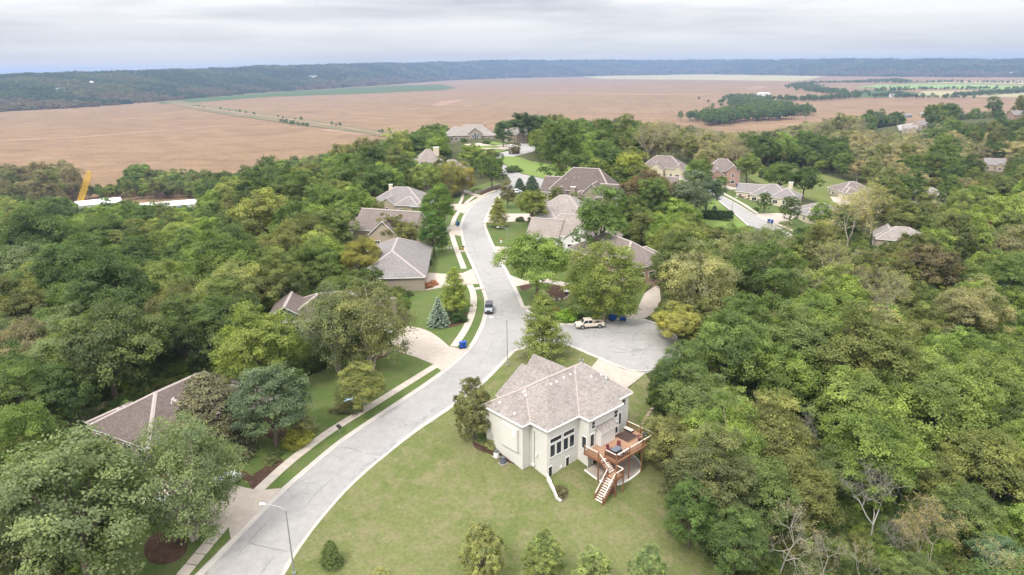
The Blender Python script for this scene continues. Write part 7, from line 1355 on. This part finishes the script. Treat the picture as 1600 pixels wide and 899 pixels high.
# ------------------------------------------------------------------ instanced masses
def scatter(name, items, cols, kind='stuff'):
    """items: x y z scale zs rot tint idx; cols: lists of prototype meshes picked by idx"""
    me = bpy.data.meshes.new(name); n = len(items); me.vertices.add(n); me.vertices.foreach_set('co', np.array([(i[0], i[1], i[2]) for i in items], np.float32).ravel())
    def A(nm, ty, arr, key='value'): a = me.attributes.new(nm, ty, 'POINT'); a.data.foreach_set(key, arr)
    A('scl', 'FLOAT_VECTOR', np.array([(i[3], i[3], i[3] * i[4]) for i in items], np.float32).ravel(), 'vector'); A('rot', 'FLOAT_VECTOR', np.array([(0, 0, i[5]) for i in items], np.float32).ravel(), 'vector')
    A('tint', 'FLOAT_COLOR', np.array([(*i[6], 1) for i in items], np.float32).ravel(), 'color'); A('idx', 'INT', np.array([i[7] for i in items], np.int32))
    o = link(name, me); tag(o, kind=kind); ng = bpy.data.node_groups.new(name + '_nodes', 'GeometryNodeTree'); ng.interface.new_socket('Geometry', in_out='INPUT', socket_type='NodeSocketGeometry'); ng.interface.new_socket('Geometry', in_out='OUTPUT', socket_type='NodeSocketGeometry')
    gi, go = ng.nodes.new('NodeGroupInput'), ng.nodes.new('NodeGroupOutput'); mp2_ = ng.nodes.new('GeometryNodeMeshToPoints'); ng.links.new(gi.outputs[0], mp2_.inputs['Mesh']); jn = ng.nodes.new('GeometryNodeJoinGeometry')
    def attr(nm, ty): a = ng.nodes.new('GeometryNodeInputNamedAttribute'); a.data_type = ty; a.inputs['Name'].default_value = nm; return a.outputs[0]
    for q, meshes in enumerate(cols):
        cl_ = bpy.data.collections.new(f'{name}_kinds_{q}')
        for k, m_ in enumerate(meshes): ob = bpy.data.objects.new(f'{name}_{"abcdefgh"[q]}_{k:02d}', m_); cl_.objects.link(ob)
        ci = ng.nodes.new('GeometryNodeCollectionInfo'); ci.inputs['Collection'].default_value = cl_; ci.inputs['Separate Children'].default_value = True; ci.inputs['Reset Children'].default_value = True
        ip = ng.nodes.new('GeometryNodeInstanceOnPoints'); ng.links.new(mp2_.outputs[0], ip.inputs['Points']); ng.links.new(ci.outputs[0], ip.inputs['Instance']); ip.inputs['Pick Instance'].default_value = True
        ng.links.new(attr('idx', 'INT'), ip.inputs['Instance Index']); er = ng.nodes.new('FunctionNodeEulerToRotation'); ng.links.new(attr('rot', 'FLOAT_VECTOR'), er.inputs[0]); ng.links.new(er.outputs[0], ip.inputs['Rotation']); ng.links.new(attr('scl', 'FLOAT_VECTOR'), ip.inputs['Scale']); ng.links.new(ip.outputs[0], jn.inputs[0])
    ng.links.new(jn.outputs[0], go.inputs[0]); md = o.modifiers.new('scatter', 'NODES'); md.node_group = ng; return o
kinds = [('oakm', 3), ('maplem', 2), ('locust', 2), ('sparse', 2)]; crowns = []; trunks = []; ofs = {}
for k, n_ in kinds:
    ofs[k] = (len(crowns), n_)
    for p in PROTO[k][:n_]: crowns.append(p['crown']); trunks.append(p['trunk'])
its = []
for t in REST:
    o_, n_ = ofs[t['kind']]; z = t.get('z'); its.append((t['x'], t['y'], (T1(t['x'], t['y']) if z is None else z) - .05, t['r'], t['zs'], rnd.uniform(0, 6.28), t['tint'], o_ + rnd.randrange(n_)))
scatter('forest', its, [crowns, trunks])
# undergrowth between the trunks and along the wood's edge
nW = 52000; ux = np.concatenate([wr.uniform(-170, 230, 40000), wr.uniform(-260, 330, 12000)]); uy = np.concatenate([wr.uniform(43, 240, 40000), wr.uniform(240, 480, 12000)]); ur = np.where(uy < 240, wr.uniform(.9, 2.2, nW), wr.uniform(1.6, 3.2, nW))
uok = np.ones(nW, bool); up_ = proj(np.column_stack([ux, uy, T(ux, uy)])); uok &= (up_[:, 0] > -60) & (up_[:, 0] < 1660) & (up_[:, 1] < 960); upt = np.column_stack([ux, uy])
for poly, marg in CLEAR:
    if marg is None: continue
    lo, hi = poly.min(0) - 4, poly.max(0) + 4; ii = np.nonzero(uok & (ux > lo[0]) & (ux < hi[0]) & (uy > lo[1]) & (uy < hi[1]))[0]
    if not len(ii): continue
    bad = inside(poly, upt[ii]); dd = dense(poly, 2.0); bad |= np.sqrt(((upt[ii][:, None] - dd[None]) ** 2).sum(2)).min(1) < ur[ii] * .8 + min(marg, .6); uok[ii[bad]] = False
ui = np.nonzero(uok)[0]; uz = T(ux[ui], uy[ui]); ui, uz = ui[:15000], uz[:15000]
und = [(ux[i], uy[i], z - .15, ur[i], wr.uniform(.8, 1.6), wr.uniform(0, 6.28), col((DK, MD, LG, OL)[rnd.randrange(4)], .2), rnd.randrange(2)) for i, z in zip(ui, uz)]
scatter('undergrowth', und, [[p['crown'] for p in PROTO['shrub']]])
# ------------------------------------------------------------------ wooded hills beyond the plain
hu = np.array([-200, 0, 100, 200, 300, 420, 520, 620, 700, 800, 950, 1100, 1300, 1500, 1800], float)
hbase = np.array([185, 175, 170, 163.5, 154.5, 144.5, 138.7, 132, 126, 122.5, 119, 116.5, 119.5, 121, 121], float)     # pixel row of the hills' foot
hcrest = np.array([120, 118, 117.5, 114, 111, 106.5, 103, 100.5, 98.5, 98, 97, 96.5, 96.6, 96, 95], float)
nU, nD = 260, 46; us = np.linspace(-190, 1790, nU); fb = np.interp(us, hu, hbase); fc = np.interp(us, hu, hcrest) + np.sin(us * .013) * .5 + np.sin(us * .037 + 1) * .5 + np.sin(us * .09) * .3; HV = np.zeros((nU, nD, 3)); hr_ = np.random.default_rng(4)
def vnoise(a, b, seed):
    g_ = np.random.default_rng(seed).uniform(-1, 1, (64, 64)); a = np.mod(a, 63); b = np.mod(b, 63); i, j = a.astype(int), b.astype(int); fa, fb_ = a - i, b - j; fa = fa * fa * (3 - 2 * fa); fb_ = fb_ * fb_ * (3 - 2 * fb_); i2, j2 = (i + 1) % 64, (j + 1) % 64
    return (g_[i, j] * (1 - fa) + g_[i2, j] * fa) * (1 - fb_) + (g_[i, j2] * (1 - fa) + g_[i2, j2] * fa) * fb_
for i, u in enumerate(us):
    d0 = rays((u, fb[i]))[0]; t0 = (FIELD_Z - CAM_H) / d0[2]; D0 = math.hypot(d0[0], d0[1]) * t0; az = math.atan2(d0[0], d0[1]); D1 = D0 + 1500 + .22 * D0
    dc = rays((u, fc[i]))[0]; sl = dc[2] / math.hypot(dc[0], dc[1])
    for j in range(nD):
        s = j / (nD - 1); Dj = D0 + (D1 - D0) * s * 1.0 if s < .8 else D0 + (D1 - D0) * (.8 + (s - .8) * 1.5)
        zc_ = CAM_H + sl * (D0 + (D1 - D0) * .62) - 9; k = min(1, s / .62); k = k * k * (3 - 2 * k)
        x, y = math.sin(az) * Dj, math.cos(az) * Dj
        zz = FIELD_Z - 1 + (zc_ - FIELD_Z) * k
        HV[i, j] = (x, y, zz)
nz_ = vnoise(HV[..., 0] / 330 + 7, HV[..., 1] / 330 + 3, 1) * 11 + vnoise(HV[..., 0] / 130, HV[..., 1] / 130, 2) * 5; env = np.clip(np.linspace(0, 1, nD) / .25, 0, 1)[None] * np.where(np.linspace(0, 1, nD) > .55, .55, 1)[None]
HV[..., 2] += nz_ * env; HV[:, -9:, 2] -= np.linspace(0, 60, 9)[None]
ih = np.arange(nU * nD).reshape(nU, nD); Fh = np.stack([ih[:-1, :-1], ih[1:, :-1], ih[1:, 1:], ih[:-1, 1:]], -1).reshape(-1, 4)
MT['hill'] = groundm('wooded_hillside', [(0.04, 0.055, 0.022), (0.06, 0.07, 0.028), (0.09, 0.085, 0.045)], (0.004, 0.02, 0.08))
hills = link('hills', np_mesh('hills', HV.reshape(-1, 3), Fh, MT['hill'], smooth=True)); tag(hills, kind='structure')
low = []
for i in range(4):
    g = np.random.default_rng(200 + i); V, F, lv, pp = crown_round(g, 14, 4, 6, .34, .75, .8, -.4, lobr=.36, spread=.14, rough=.3); low.append(np_mesh('clump', V, F, MT['leaf'], lv))
wood = []; hr_ = np.random.default_rng(8)
while len(wood) < 34000:
    i = hr_.uniform(0, nU - 1.01); s = hr_.uniform(0, 1) ** .8 * .74; j = s * (nD - 1); a, b = int(i), int(j); fa, fb_ = i - a, j - b
    P = (HV[a, b] * (1 - fa) + HV[a + 1, b] * fa) * (1 - fb_) + (HV[a, b + 1] * (1 - fa) + HV[a + 1, b + 1] * fa) * fb_; D = math.hypot(P[0], P[1])
    if hr_.uniform() > 1.4 * 2300 / D + .12: continue
    sc = hr_.uniform(5.5, 9.5) * max(1, D / 3200) ** .75; n_ = vnoise(np.array([P[0] / 160]), np.array([P[1] / 160]), 5)[0]
    c = (0.085, 0.075, 0.045) if (s < .16 and n_ > -.35) or hr_.uniform() < .05 else ((0.034, 0.055, 0.02) if n_ < .1 else (0.05, 0.075, 0.024) if n_ < .45 else (0.07, 0.08, 0.032))
    wood.append((P[0], P[1], P[2] - 2, sc, hr_.uniform(.8, 1.25), hr_.uniform(0, 6.28), col(c, .22), hr_.integers(0, 4)))
scatter('far_woodland', wood, [low])
# buildings that can be told apart on and before the hills
def far_spot(u, v): 
    d = rays((u, v))[0]; ts = np.geomspace(900, 9000, 700); P = d[None] * ts[:, None]; best = None
    i0 = int(np.argmin(abs(us - u))); prof = HV[i0]; Dp = np.hypot(prof[:, 0], prof[:, 1]); D = np.hypot(P[:, 0], P[:, 1]); zt = np.interp(D, Dp, prof[:, 2], left=FIELD_Z); z = CAM_H + P[:, 2]; k = int(np.argmax(z < zt + 6)); return P[k, 0], P[k, 1], zt[k]
for u, v, w, h_, lb, dome in ((148, 131, 15, 11, 'white domed tank on the wooded hillside', True), (101, 139, 30, 4, 'long white shed at the foot of the hills', False), (503, 107.5, 20, 8, 'pale house on the crest of the hills', False), (490, 121, 50, 7, 'low tan building on the hillside slope', False), (1190, 150, 38, 7, 'white shed at the tip of the field tree belt', False), (1388, 152, 16, 9, 'small white farmhouse by the far tree line', False), (1578, 116, 34, 9, 'pale green barn on the far plain', False)):
    if v > 148 and u > 1000: p = at(u, v, FIELD_Z)
    else: p = far_spot(u, v)
    o = empty('storage_tank' if dome else 'far_building', (p[0], p[1] - 20, p[2] + (4 if v < 145 else 0)), 0, lb, 'tank' if dome else 'building')
    if dome: MB().tube([(0, 0, -3), (0, 0, h_ * .55)], w / 2, 18).build('drum', MT['pvc'], o); MB().dome((0, 0, h_ * .55), w / 2, h_ * .5, 18, 5).build('dome', MT['pvc'], o)
    else: MB().box((0, 0, h_ / 2 - 2), (w, w * .4, h_ + 4)).build('wall', MT['white'], o); MB().extrude_y([(-w / 2 - .5, h_), (w / 2 + .5, h_), (w / 2 - w * .12, h_ + 4), (-w / 2 + w * .12, h_ + 4)], -w * .22, w * .22).build('roof', MT['pvc'] if w > 30 else MT['rf_grey'], o)
# ------------------------------------------------------------------ haze
hz_ = bpy.data.materials.new('haze_air'); hz_.use_nodes = True; t_ = hz_.node_tree; t_.nodes.clear(); pv = N(t_, 'ShaderNodeVolumePrincipled', i_Density=HAZE, i_Anisotropy=0.25, i_Color=(0.4, 0.55, 0.86, 1)); oo = N(t_, 'ShaderNodeOutputMaterial'); Lk(t_, pv.outputs[0], oo.inputs['Volume'])
hb = MB().box((0, 0, 33), (21500, 21500, 162)).build('haze', hz_); tag(hb, kind='stuff'); hb.display_type = 'WIRE'
